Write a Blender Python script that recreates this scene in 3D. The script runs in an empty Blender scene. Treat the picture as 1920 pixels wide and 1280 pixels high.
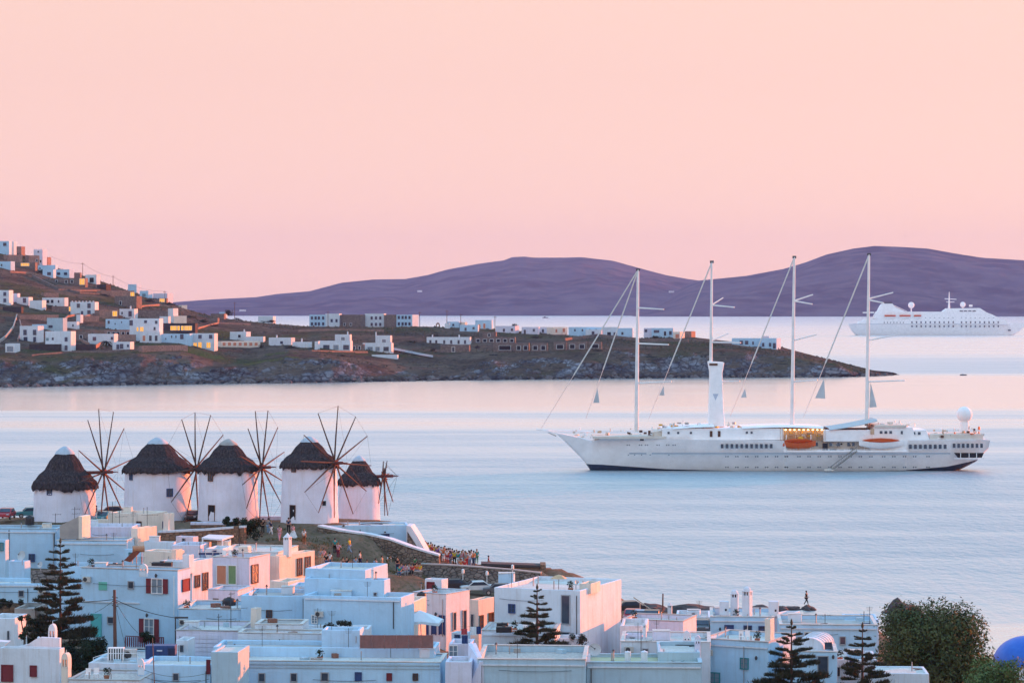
import bpy, bmesh, math, random
from mathutils import Vector, Matrix, noise
R = math.radians
rnd = random.Random(7)
scn = bpy.context.scene
COL = scn.collection
F, H, HZ = 5000.0, 40.0, 574.0          # focal length in photo pixels, eye height in metres, horizon row

# ---------------------------------------------------------------- camera, sky, sun, exposure
cam_d = bpy.data.cameras.new('camera'); cam = bpy.data.objects.new('camera', cam_d); COL.objects.link(cam)
cam.location = (0, 0, H); cam.rotation_euler = (R(90), 0, 0)
cam_d.sensor_width = 36; cam_d.lens = 36 * F / 1920; cam_d.shift_y = -(640 - HZ) / 1920
cam_d.clip_start = 1; cam_d.clip_end = 80000
scn.camera = cam
SUN_AZ, SUN_EL = 50.0, 5.5              # degrees right of the view direction, degrees above the horizon
world = bpy.data.worlds.new('World'); scn.world = world; world.use_nodes = True
wn = world.node_tree.nodes; wl = world.node_tree.links; wn.clear()
def wnode(t, **k):
    n = wn.new(t)
    for a, v in k.items(): setattr(n, a, v)
    return n
wo = wnode('ShaderNodeOutputWorld'); wadd = wnode('ShaderNodeAddShader')
b1 = wnode('ShaderNodeBackground'); b2 = wnode('ShaderNodeBackground')
sky = wnode('ShaderNodeTexSky', sky_type='NISHITA', sun_disc=False, sun_elevation=R(SUN_EL), sun_rotation=R(SUN_AZ))
b1.inputs['Strength'].default_value = 0.01
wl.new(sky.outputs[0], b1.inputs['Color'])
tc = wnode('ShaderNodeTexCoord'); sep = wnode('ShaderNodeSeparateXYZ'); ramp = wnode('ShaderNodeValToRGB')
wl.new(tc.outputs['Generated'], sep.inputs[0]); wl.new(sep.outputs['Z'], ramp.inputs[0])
def ramp_set(node, stops):
    cr = node.color_ramp
    while len(cr.elements) > 1: cr.elements.remove(cr.elements[-1])
    for i, (p, c) in enumerate(stops):
        e = cr.elements[0] if i == 0 else cr.elements.new(p)
        e.position = p; e.color = (c[0], c[1], c[2], 1)
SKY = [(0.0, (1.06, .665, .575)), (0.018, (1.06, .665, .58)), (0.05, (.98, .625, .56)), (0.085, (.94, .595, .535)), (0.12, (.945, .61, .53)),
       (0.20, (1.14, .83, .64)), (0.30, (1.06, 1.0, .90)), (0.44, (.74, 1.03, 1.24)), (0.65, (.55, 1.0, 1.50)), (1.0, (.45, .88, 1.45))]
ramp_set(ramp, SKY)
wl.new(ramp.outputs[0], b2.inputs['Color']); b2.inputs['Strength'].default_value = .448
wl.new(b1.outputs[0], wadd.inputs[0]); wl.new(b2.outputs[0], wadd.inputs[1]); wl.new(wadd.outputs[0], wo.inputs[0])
sun_d = bpy.data.lights.new('sun', 'SUN'); sun = bpy.data.objects.new('sun', sun_d); COL.objects.link(sun)
sun_d.energy = 5.0; sun_d.angle = R(0.6); sun_d.color = (1.0, .185, .02)
sd = Vector((math.sin(R(SUN_AZ)) * math.cos(R(SUN_EL)), math.cos(R(SUN_AZ)) * math.cos(R(SUN_EL)), math.sin(R(SUN_EL))))
sun.rotation_euler = sd.to_track_quat('Z', 'Y').to_euler()
vs = scn.view_settings
scn.display_settings.display_device = 'sRGB'
vs.view_transform = 'Standard'; vs.look = 'None'; vs.gamma = 1; vs.exposure = 1.22; vs.use_curve_mapping = False
scn.cycles.use_denoising = True
scn.cycles.max_bounces = 6; scn.cycles.diffuse_bounces = 3; scn.cycles.glossy_bounces = 3
scn.cycles.volume_bounces = 0; scn.cycles.sample_clamp_indirect = 8

# ---------------------------------------------------------------- photo pixel <-> place
def P(px, py, Y): return Vector(((px - 960) * Y / F, Y, H - (py - HZ) * Y / F))
def PX(px, Y): return (px - 960) * Y / F
def PZ(py, Y): return H - (py - HZ) * Y / F
def lerp(a, b, t): return a + (b - a) * t
def interp(pts, x):
    if x <= pts[0][0]: return pts[0][1]
    for (x0, y0), (x1, y1) in zip(pts, pts[1:]):
        if x <= x1: return lerp(y0, y1, (x - x0) / (x1 - x0))
    return pts[-1][1]
def sstep(a, b, x):
    t = max(0., min(1., (x - a) / (b - a))); return t * t * (3 - 2 * t)

# ---------------------------------------------------------------- materials
MATS = {}
def newmat(name):
    m = bpy.data.materials.new(name); m.use_nodes = True
    nt = m.node_tree
    return m, nt, nt.nodes, nt.links, nt.nodes['Principled BSDF']
def _n(nodes, t, **k):
    n = nodes.new(t)
    for a, v in k.items():
        if a == 'inp':
            for kk, vv in v.items(): n.inputs[kk].default_value = vv
        else: setattr(n, a, v)
    return n
def mat(name, c, c2=None, scale=1.0, rough=.85, stretch=(1, 1, 1), lo=.35, hi=.65, bump=0., bscale=8., metal=0., emit=None, spec=.3, fine=None):
    """colour c broken by a noise towards c2, with optional finer speckle and relief"""
    if name in MATS: return MATS[name]
    m, nt, N, L, b = newmat(name)
    b.inputs['Roughness'].default_value = rough; b.inputs['Metallic'].default_value = metal
    b.inputs['Specular IOR Level'].default_value = spec
    tcn = _n(N, 'ShaderNodeTexCoord'); mp = _n(N, 'ShaderNodeMapping'); mp.inputs['Scale'].default_value = stretch
    L.new(tcn.outputs['Object'], mp.inputs['Vector'])
    if c2 is None: c2 = tuple(x * .86 for x in c)
    nz = _n(N, 'ShaderNodeTexNoise', inp={'Scale': scale, 'Detail': 5., 'Roughness': .6})
    L.new(mp.outputs[0], nz.inputs['Vector'])
    mr = _n(N, 'ShaderNodeMapRange', inp={'From Min': lo, 'From Max': hi}); L.new(nz.outputs['Fac'], mr.inputs['Value'])
    mx = _n(N, 'ShaderNodeMix', data_type='RGBA'); mx.inputs['A'].default_value = (*c, 1); mx.inputs['B'].default_value = (*c2, 1)
    L.new(mr.outputs[0], mx.inputs['Factor'])
    out = mx.outputs['Result']
    if fine:
        nf = _n(N, 'ShaderNodeTexNoise', inp={'Scale': fine[0], 'Detail': 3.}); L.new(mp.outputs[0], nf.inputs['Vector'])
        r2 = _n(N, 'ShaderNodeMapRange', inp={'From Min': .42, 'From Max': .7}); L.new(nf.outputs['Fac'], r2.inputs['Value'])
        m2 = _n(N, 'ShaderNodeMix', data_type='RGBA'); L.new(out, m2.inputs['A']); m2.inputs['B'].default_value = (*fine[1], 1)
        L.new(r2.outputs[0], m2.inputs['Factor']); out = m2.outputs['Result']
    L.new(out, b.inputs['Base Color'])
    if bump:
        nb = _n(N, 'ShaderNodeTexNoise', inp={'Scale': bscale, 'Detail': 4.}); L.new(mp.outputs[0], nb.inputs['Vector'])
        bp = _n(N, 'ShaderNodeBump', inp={'Strength': bump, 'Distance': .1}); L.new(nb.outputs['Fac'], bp.inputs['Height']); L.new(bp.outputs[0], b.inputs['Normal'])
    if emit:
        b.inputs['Emission Color'].default_value = (*emit[0], 1); b.inputs['Emission Strength'].default_value = emit[1]
    MATS[name] = m; return m
def wallmat(name, c, dirt=(.42, .40, .38), amt=.5):
    """limewash: patchy coats, grey rain streaks from the top edge, trowel relief"""
    if name in MATS: return MATS[name]
    m, nt, N, L, b = newmat(name)
    b.inputs['Roughness'].default_value = .92; b.inputs['Specular IOR Level'].default_value = .15
    g = _n(N, 'ShaderNodeTexCoord'); o = g.outputs['Object']
    n1 = _n(N, 'ShaderNodeTexNoise', inp={'Scale': .30, 'Detail': 8., 'Roughness': .72}); L.new(o, n1.inputs['Vector'])
    r1 = _n(N, 'ShaderNodeMapRange', inp={'From Min': .35, 'From Max': .7}); L.new(n1.outputs['Fac'], r1.inputs['Value'])
    mx = _n(N, 'ShaderNodeMix', data_type='RGBA'); mx.inputs['A'].default_value = (*c, 1); mx.inputs['B'].default_value = (*[x * .82 for x in c], 1)
    L.new(r1.outputs[0], mx.inputs['Factor'])
    mp = _n(N, 'ShaderNodeMapping'); mp.inputs['Scale'].default_value = (2.4, 2.4, .16); L.new(o, mp.inputs['Vector'])
    n2 = _n(N, 'ShaderNodeTexNoise', inp={'Scale': 1., 'Detail': 5., 'Roughness': .7}); L.new(mp.outputs[0], n2.inputs['Vector'])
    r2 = _n(N, 'ShaderNodeMapRange', inp={'From Min': .50, 'From Max': .78, 'To Max': min(.9, amt * 1.35)}); L.new(n2.outputs['Fac'], r2.inputs['Value'])
    m2 = _n(N, 'ShaderNodeMix', data_type='RGBA'); L.new(mx.outputs['Result'], m2.inputs['A']); m2.inputs['B'].default_value = (*dirt, 1)
    L.new(r2.outputs[0], m2.inputs['Factor']); L.new(m2.outputs['Result'], b.inputs['Base Color'])
    n3 = _n(N, 'ShaderNodeTexNoise', inp={'Scale': 2.5, 'Detail': 6., 'Roughness': .6}); L.new(o, n3.inputs['Vector'])
    bp = _n(N, 'ShaderNodeBump', inp={'Strength': .35, 'Distance': .08}); L.new(n3.outputs['Fac'], bp.inputs['Height']); L.new(bp.outputs[0], b.inputs['Normal'])
    MATS[name] = m; return m
def stonemat(name, c1, c2, mortar, scale=1.6):
    if name in MATS: return MATS[name]
    m, nt, N, L, b = newmat(name); b.inputs['Roughness'].default_value = .95; b.inputs['Specular IOR Level'].default_value = .1
    g = _n(N, 'ShaderNodeTexCoord'); mp = _n(N, 'ShaderNodeMapping'); mp.inputs['Scale'].default_value = (1, 1, 1.5); L.new(g.outputs['Object'], mp.inputs['Vector'])
    v = _n(N, 'ShaderNodeTexVoronoi', feature='F1', inp={'Scale': scale}); L.new(mp.outputs[0], v.inputs['Vector'])
    e = _n(N, 'ShaderNodeTexVoronoi', feature='DISTANCE_TO_EDGE', inp={'Scale': scale}); L.new(mp.outputs[0], e.inputs['Vector'])
    sp = _n(N, 'ShaderNodeSeparateColor'); L.new(v.outputs['Color'], sp.inputs[0])
    mx = _n(N, 'ShaderNodeMix', data_type='RGBA'); mx.inputs['A'].default_value = (*c1, 1); mx.inputs['B'].default_value = (*c2, 1); L.new(sp.outputs[0], mx.inputs['Factor'])
    r = _n(N, 'ShaderNodeMapRange', inp={'From Min': .02, 'From Max': .09}); L.new(e.outputs['Distance'], r.inputs['Value'])
    m2 = _n(N, 'ShaderNodeMix', data_type='RGBA'); m2.inputs['A'].default_value = (*mortar, 1); L.new(mx.outputs['Result'], m2.inputs['B']); L.new(r.outputs[0], m2.inputs['Factor'])
    L.new(m2.outputs['Result'], b.inputs['Base Color'])
    bp = _n(N, 'ShaderNodeBump', inp={'Strength': .8, 'Distance': .15}); L.new(r.outputs[0], bp.inputs['Height']); L.new(bp.outputs[0], b.inputs['Normal'])
    MATS[name] = m; return m

# whitewash and town materials (base colours of the things themselves)
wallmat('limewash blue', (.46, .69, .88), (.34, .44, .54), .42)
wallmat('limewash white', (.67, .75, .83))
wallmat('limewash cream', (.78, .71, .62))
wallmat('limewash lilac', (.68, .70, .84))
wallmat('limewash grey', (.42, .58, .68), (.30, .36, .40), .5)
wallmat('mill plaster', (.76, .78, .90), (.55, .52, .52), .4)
mat('roof screed', (.50, .49, .48), (.36, .35, .35), .5, fine=(6., (.40, .37, .34)), bump=.2)
mat('roof lime', (.66, .68, .68), (.50, .50, .48), .5, fine=(5., (.50, .46, .40)), bump=.2)
mat('roof olive', (.42, .43, .24), (.50, .50, .38), .8)
mat('roof pink dirt', (.50, .40, .36), (.36, .33, .32), .4, fine=(4., (.62, .58, .52)))
mat('concrete', (.38, .36, .34), (.28, .27, .26), .6)
mat('red paint', (.20, .035, .045), (.15, .03, .04), 3.); mat('brown wood', (.13, .06, .035), (.09, .04, .025), 4.)
mat('blue paint', (.02, .055, .17), (.03, .07, .2), 3., rough=.5); mat('teal paint', (.02, .19, .22), (.03, .24, .27), 3., rough=.5)
mat('turquoise paint', (.10, .48, .48), (.12, .42, .46), 2.); mat('sea green paint', (.13, .50, .40), (.18, .45, .38), 2.)
mat('white paint', (.8, .8, .8), (.72, .72, .72), 2., rough=.5); mat('grey paint', (.35, .37, .4), rough=.5)
mat('dark glass', (.03, .045, .07), (.05, .07, .1), .8, rough=.12, spec=.6); mat('pale glass', (.22, .30, .36), (.15, .2, .26), .8, rough=.15, spec=.6)
mat('orange curtain', (.62, .25, .14), (.5, .2, .12), 3., stretch=(4, 4, .3)); mat('green curtain', (.22, .34, .16), (.16, .25, .12), 3., stretch=(4, 4, .3))
mat('dark hole', (.02, .02, .025), rough=.9)
mat('lit window', (.5, .26, .05), rough=.5, emit=((1., .40, .02), .46))
mat('weathered timber', (.13, .065, .05), (.075, .042, .035), 6., stretch=(1, 1, .3)); mat('red timber', (.19, .05, .04), (.10, .04, .035), 4.)
mat('black plastic', (.02, .021, .025), (.03, .03, .035), 3., rough=.45); mat('dark metal', (.06, .06, .065), (.04, .04, .045), 4., rough=.5)
mat('galvanised', (.42, .43, .44), (.3, .31, .32), 5., rough=.45, metal=.6); mat('rust metal', (.28, .13, .09), (.18, .09, .07), 5.)
mat('canvas', (.66, .76, .80), (.58, .68, .74), 1.5); mat('cable', (.03, .03, .035), rough=.6)
stonemat('rubble stone', (.16, .125, .10), (.26, .21, .17), (.10, .085, .075), 1.7)
stonemat('warm rubble', (.30, .19, .13), (.20, .13, .09), (.16, .12, .09), 1.9)
stonemat('grey rubble', (.17, .155, .15), (.27, .24, .22), (.09, .085, .08), 1.5)
wallmat('cap plaster', (.46, .53, .60), (.3, .32, .35), .5)
M = MATS

# ---------------------------------------------------------------- mesh building
BASE = {}
class MB:
    def __init__(s): s.v = []; s.f = []
    def add(s, vs, fs):
        o = len(s.v); s.v += [tuple(p) for p in vs]; s.f += [tuple(i + o for i in f) for f in fs]; return s
    def obox(s, c, e1, n, sz):
        """box centred on c, sz along e1, n and up"""
        c, e1, n = Vector(c), Vector(e1) * sz[0] / 2, Vector(n) * sz[1] / 2; z = Vector((0, 0, sz[2] / 2))
        vs = [c + a * e1 + b * n + d * z for d in (-1, 1) for a, b in ((-1, -1), (1, -1), (1, 1), (-1, 1))]
        return s.add(vs, [(3, 2, 1, 0), (4, 5, 6, 7), (0, 1, 5, 4), (1, 2, 6, 5), (2, 3, 7, 6), (3, 0, 4, 7)])
    def box(s, c, sz, yaw=0):
        return s.obox(c, (math.cos(yaw), math.sin(yaw), 0), (-math.sin(yaw), math.cos(yaw), 0), sz)
    def prism(s, poly, z0, z1):
        n = len(poly); vs = [(x, y, z0) for x, y in poly] + [(x, y, z1) for x, y in poly]
        return s.add(vs, [tuple(range(n))[::-1], tuple(range(n, 2 * n))] + [(i, (i + 1) % n, n + (i + 1) % n, n + i) for i in range(n)])
    def extr(s, poly, d):
        """flat polygon (3d points) pushed along d"""
        n = len(poly); d = Vector(d); vs = [Vector(p) for p in poly] + [Vector(p) + d for p in poly]
        return s.add(vs, [tuple(range(n))[::-1], tuple(range(n, 2 * n))] + [(i, (i + 1) % n, n + (i + 1) % n, n + i) for i in range(n)])
    def tube(s, a, b, r0, r1=None, n=6):
        a, b = Vector(a), Vector(b); r1 = r0 if r1 is None else r1; d = (b - a)
        if d.length < 1e-6: return s
        d.normalize(); u = d.orthogonal().normalized(); w = d.cross(u)
        vs = [a + (u * math.cos(2 * math.pi * i / n) + w * math.sin(2 * math.pi * i / n)) * r0 for i in range(n)]
        vs += [b + (u * math.cos(2 * math.pi * i / n) + w * math.sin(2 * math.pi * i / n)) * r1 for i in range(n)]
        return s.add(vs, [(i, (i + 1) % n, n + (i + 1) % n, n + i) for i in range(n)] + [tuple(range(n))[::-1], tuple(range(n, 2 * n))])
    def path(s, pts, r, n=5):
        for a, b in zip(pts, pts[1:]): s.tube(a, b, r, r, n)
        return s
    def lathe(s, prof, c=(0, 0, 0), n=16, jit=None):
        c = Vector(c); vs = []
        for k, (r, z) in enumerate(prof):
            for i in range(n):
                a = 2 * math.pi * i / n; dz = jit(k, i) if jit else 0
                vs.append(c + Vector((r * math.cos(a), r * math.sin(a), z + dz)))
        fs = [(k * n + i, k * n + (i + 1) % n, (k + 1) * n + (i + 1) % n, (k + 1) * n + i) for k in range(len(prof) - 1) for i in range(n)]
        if prof[-1][0] > 1e-4: fs.append(tuple(range((len(prof) - 1) * n, len(prof) * n)))
        return s.add(vs, fs)
    def ball(s, c, r, n=12, sq=(1, 1, 1), half=False):
        m = max(4, n // 2); prof = [(max(1e-4, math.cos(t)), math.sin(t)) for t in [(-math.pi / 2 * (0 if half else 1)) + (math.pi / 2 * (1 if half else 2)) * k / m for k in range(m + 1)]]
        vs = []; c = Vector(c)
        for rr, z in prof:
            for i in range(n):
                a = 2 * math.pi * i / n; vs.append(c + Vector((rr * math.cos(a) * r * sq[0], rr * math.sin(a) * r * sq[1], z * r * sq[2])))
        return s.add(vs, [(k * n + i, k * n + (i + 1) % n, (k + 1) * n + (i + 1) % n, (k + 1) * n + i) for k in range(m) for i in range(n)])
    def mesh(s, name, off=Vector((0, 0, 0)), smooth=False):
        me = bpy.data.meshes.new(name); me.from_pydata([(x - off.x, y - off.y, z - off.z) for x, y, z in s.v], [], s.f); me.update()
        if smooth: me.polygons.foreach_set('use_smooth', [True] * len(me.polygons))
        return me
    def build(s, name, m, parent=None, smooth=False, bevel=0.):
        off = BASE.get(parent.name, Vector((0, 0, 0))) if parent else Vector((0, 0, 0))
        me = s.mesh(name, off, smooth)
        if bevel:
            bm = bmesh.new(); bm.from_mesh(me); bmesh.ops.recalc_face_normals(bm, faces=bm.faces)
            bmesh.ops.bevel(bm, geom=[e for e in bm.edges if e.is_manifold and e.calc_face_angle(0) > .6], offset=bevel, segments=2, profile=.5, affect='EDGES', clamp_overlap=True)
            bm.to_mesh(me); bm.free()
        me.materials.append(m if not isinstance(m, str) else M[m])
        o = bpy.data.objects.new(name, me); COL.objects.link(o)
        if parent: o.parent = parent; BASE[o.name] = off
        else: BASE[o.name] = Vector((0, 0, 0))
        return o
def tag(o, label=None, cat=None, group=None, kind=None):
    if label: o['label'] = label
    if cat: o['category'] = cat
    if group: o['group'] = group
    if kind: o['kind'] = kind
    return o
def empty(name, loc, label=None, cat=None, group=None):
    o = bpy.data.objects.new(name, None); COL.objects.link(o); o.location = loc; o.empty_display_size = .5
    BASE[o.name] = Vector(loc); return tag(o, label, cat, group)
def copy_tree(o, parent=None):
    c = o.copy(); COL.objects.link(c)
    if parent: c.parent = parent
    for ch in list(o.children): copy_tree(ch, c)
    return c
# ---------------------------------------------------------------- sea
def sea():
    m, nt, N, L, b = newmat('sea water'); N.remove(b); out = N['Material Output']
    g = _n(N, 'ShaderNodeNewGeometry'); pos = g.outputs['Position']
    sx = _n(N, 'ShaderNodeSeparateXYZ'); L.new(pos, sx.inputs[0])
    # wind lanes: long streaks of calmer water across the bay
    mp = _n(N, 'ShaderNodeMapping'); mp.inputs['Scale'].default_value = (.0016, .012, 1); L.new(pos, mp.inputs['Vector'])
    ns = _n(N, 'ShaderNodeTexNoise', inp={'Scale': 1., 'Detail': 4., 'Roughness': .55}); L.new(mp.outputs[0], ns.inputs['Vector'])
    lg = _n(N, 'ShaderNodeMath', operation='LOGARITHM'); L.new(sx.outputs['Y'], lg.inputs[0]); lg.inputs[1].default_value = math.e
    ad = _n(N, 'ShaderNodeMath', operation='MULTIPLY_ADD'); L.new(ns.outputs['Fac'], ad.inputs[0]); ad.inputs[1].default_value = .16; 
    L.new(lg.outputs[0], ad.inputs[2])
    mr = _n(N, 'ShaderNodeMapRange', inp={'From Min': 5.6 + .08, 'From Max': 9.8 + .08}); L.new(ad.outputs[0], mr.inputs['Value'])
    rp = _n(N, 'ShaderNodeValToRGB'); L.new(mr.outputs[0], rp.inputs[0])
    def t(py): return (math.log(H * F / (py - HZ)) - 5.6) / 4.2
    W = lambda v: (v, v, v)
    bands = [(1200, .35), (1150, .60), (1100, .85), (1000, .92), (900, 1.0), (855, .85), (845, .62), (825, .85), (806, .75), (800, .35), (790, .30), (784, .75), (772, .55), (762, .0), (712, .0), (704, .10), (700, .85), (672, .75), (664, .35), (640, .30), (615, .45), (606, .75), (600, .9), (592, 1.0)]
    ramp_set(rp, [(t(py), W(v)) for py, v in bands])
    # finer streaks
    mp2 = _n(N, 'ShaderNodeMapping'); mp2.inputs['Scale'].default_value = (.004, .05, 1); L.new(pos, mp2.inputs['Vector'])
    n2 = _n(N, 'ShaderNodeTexNoise', inp={'Scale': 1., 'Detail': 5., 'Roughness': .6}); L.new(mp2.outputs[0], n2.inputs['Vector'])
    r2 = _n(N, 'ShaderNodeMapRange', inp={'From Min': .3, 'From Max': .7, 'To Min': -.22, 'To Max': .22}); L.new(n2.outputs['Fac'], r2.inputs['Value'])
    ruf = _n(N, 'ShaderNodeMath', operation='ADD', use_clamp=True); L.new(rp.outputs[0], ruf.inputs[0]); L.new(r2.outputs[0], ruf.inputs[1])
    # wind ripples of three lengths
    def wave(sx_, sy_, rot, det):
        q = _n(N, 'ShaderNodeMapping'); q.inputs['Scale'].default_value = (sx_, sy_, 1); q.inputs['Rotation'].default_value = (0, 0, R(rot)); L.new(pos, q.inputs['Vector'])
        w = _n(N, 'ShaderNodeTexNoise', inp={'Scale': 1., 'Detail': det, 'Roughness': .6}); L.new(q.outputs[0], w.inputs['Vector']); return w.outputs['Fac']
    w1, w2, w3 = wave(.55, .22, 6, 5.), wave(.10, .045, -5, 3.), wave(.03, .012, 3, 3.)
    c1 = _n(N, 'ShaderNodeMath', operation='MULTIPLY_ADD'); L.new(w2, c1.inputs[0]); c1.inputs[1].default_value = 1.1; L.new(w1, c1.inputs[2])
    c2 = _n(N, 'ShaderNodeMath', operation='MULTIPLY_ADD'); L.new(w3, c2.inputs[0]); c2.inputs[1].default_value = 1.6; L.new(c1.outputs[0], c2.inputs[2])
    st = _n(N, 'ShaderNodeMapRange', inp={'To Min': .04, 'To Max': .60}); L.new(ruf.outputs[0], st.inputs['Value'])
    bp = _n(N, 'ShaderNodeBump', inp={'Distance': 1.1}); L.new(st.outputs[0], bp.inputs['Strength']); L.new(c2.outputs[0], bp.inputs['Height'])
    ro = _n(N, 'ShaderNodeMapRange', inp={'To Min': .20, 'To Max': .39}); L.new(ruf.outputs[0], ro.inputs['Value'])
    gl = _n(N, 'ShaderNodeBsdfGlossy'); gl.inputs['Color'].default_value = (.98, .98, .98, 1)
    L.new(ro.outputs[0], gl.inputs['Roughness']); L.new(bp.outputs[0], gl.inputs['Normal'])
    df = _n(N, 'ShaderNodeBsdfDiffuse'); df.inputs['Color'].default_value = (.06, .20, .27, 1)
    fr = _n(N, 'ShaderNodeFresnel'); io = _n(N, 'ShaderNodeMapRange', inp={'To Min': 1.62, 'To Max': 1.62}); L.new(ruf.outputs[0], io.inputs['Value']); L.new(io.outputs[0], fr.inputs['IOR']); L.new(bp.outputs[0], fr.inputs['Normal'])
    am = _n(N, 'ShaderNodeMath', operation='MULTIPLY'); L.new(fr.outputs[0], am.inputs[0]); am.inputs[1].default_value = .70; fm = _n(N, 'ShaderNodeMix', data_type='FLOAT'); L.new(ruf.outputs[0], fm.inputs['Factor']); fm.inputs['A'].default_value = .96; L.new(am.outputs[0], fm.inputs['B'])
    mx = _n(N, 'ShaderNodeMixShader'); L.new(fm.outputs[0], mx.inputs[0]); L.new(df.outputs[0], mx.inputs[1]); L.new(gl.outputs[0], mx.inputs[2])
    L.new(mx.outputs[0], out.inputs['Surface'])
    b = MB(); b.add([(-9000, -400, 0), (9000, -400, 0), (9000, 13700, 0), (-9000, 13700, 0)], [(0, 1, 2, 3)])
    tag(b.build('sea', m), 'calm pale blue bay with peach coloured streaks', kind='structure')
sea()

# ---------------------------------------------------------------- islands on the horizon
def ridge_noise(x, y, s, seed): return noise.fractal(Vector((x * s + seed, y * s, seed * .7)), 1.0, 2.1, 5)
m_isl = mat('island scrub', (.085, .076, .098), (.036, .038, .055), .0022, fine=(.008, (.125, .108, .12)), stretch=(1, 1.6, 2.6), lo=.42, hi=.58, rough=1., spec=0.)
def island(name, prof, Ys, Yr, label, seed):
    x0, x1 = prof[0][0], prof[-1][0]; nx, ny = 420, 60; vs = []
    for j in range(ny):
        tt = j / (ny - 1)
        for i in range(nx):
            px = lerp(x0, x1, i / (nx - 1)); yr = interp(prof, px); zr = PZ(yr, Yr)
            if j <= ny - 8: s = j / (ny - 8); Y = lerp(Ys, Yr, s); h = s ** .85
            else: s = (j - ny + 8) / 7; Y = Yr + 900 * s; h = 1 - s * s
            X = PX(px, Yr) * lerp(Y / Yr, 1, .3)
            z = -2 + (zr + 2) * h
            if 0 < h < 1: z += (ridge_noise(X, Y, .0011, seed) + .5 * abs(ridge_noise(X, Y * .6, .004, seed + 5))) * min(zr * .26, 46) * math.sin(math.pi * min(1, h)) * (1 if j <= ny - 8 else .3)
            vs.append((X, Y, max(z, -2)))
    fs = [(j * nx + i, j * nx + i + 1, (j + 1) * nx + i + 1, (j + 1) * nx + i) for j in range(ny - 1) for i in range(nx - 1)]
    b = MB(); b.add(vs, fs); return tag(b.build(name, m_isl, smooth=True), label, kind='structure')
IS_A = [(180, 590), (260, 576), (330, 566), (400, 561), (480, 557), (520, 551), (580, 546), (640, 530), (700, 524), (760, 523), (800, 516), (840, 505), (900, 494), (945, 488), (960, 482), (985, 481), (1000, 483), (1060, 483), (1090, 482), (1150, 489), (1200, 503), (1250, 516), (1290, 523), (1340, 530), (1420, 548), (1520, 575), (1560, 590)]
IS_B = [(1180, 591), (1250, 556), (1290, 533), (1310, 526), (1330, 524), (1400, 517), (1470, 504), (1510, 492), (1550, 477), (1600, 466), (1640, 461), (1690, 463), (1740, 466), (1790, 475), (1840, 483), (1920, 488), (2040, 497), (2200, 520), (2400, 560), (2500, 588)]
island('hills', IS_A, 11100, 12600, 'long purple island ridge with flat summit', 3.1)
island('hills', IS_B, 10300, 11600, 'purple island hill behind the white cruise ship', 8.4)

# ---------------------------------------------------------------- the cape across the bay
CAPE_SHORE = [(-260, 729), (0, 726), (200, 722), (400, 719), (600, 717), (840, 713), (1100, 710), (1290, 708), (1500, 707), (1600, 706), (1640, 705), (1685, 703)]
CAPE_CLIFF = [(-260, 672), (0, 676), (60, 675), (200, 668), (340, 664), (400, 678), (470, 683), (540, 670), (600, 672), (680, 682), (760, 690), (840, 692), (900, 684), (1000, 672), (1080, 664), (1200, 660), (1300, 657), (1400, 660), (1480, 668), (1560, 683), (1610, 695), (1640, 700), (1685, 702)]
CAPE_RIDGE = [(-260, 420), (0, 462), (60, 482), (100, 500), (180, 524), (250, 548), (320, 568), (345, 578), (380, 588), (430, 598), (500, 606), (580, 612), (700, 613), (800, 612), (900, 616), (1000, 622), (1100, 631), (1200, 634), (1300, 632), (1370, 640), (1450, 646), (1530, 668), (1600, 686), (1640, 697), (1685, 702)]
CAPE_DEPTH = [(-260, 700), (0, 620), (180, 520), (330, 430), (430, 380), (600, 330), (800, 300), (1000, 270), (1200, 190), (1400, 140), (1530, 80), (1640, 35), (1685, 16)]
def cape_prof(px):
    Y0 = H * F / (interp(CAPE_SHORE, px) - HZ); D = interp(CAPE_DEPTH, px)
    Yc = Y0 + min(38, D * .3); Yr = Y0 + D
    return Y0, Yc, PZ(interp(CAPE_CLIFF, px), Yc), Yr, PZ(interp(CAPE_RIDGE, px), Yr)
def cape_z(px, Y):
    Y0, Yc, zc, Yr, zr = cape_prof(px)
    if Y < Y0: return -3 * min(1, (Y0 - Y) / 12)
    if Y < Yc: t = (Y - Y0) / (Yc - Y0); return zc * (1 - (1 - t) ** 1.8)
    if Y < Yr: t = (Y - Yc) / (Yr - Yc); return lerp(zc, zr, t * .75 + .25 * t * t * (3 - 2 * t))
    t = min(1, (Y - Yr) / 160); return lerp(zr, -3, t * t)
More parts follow.
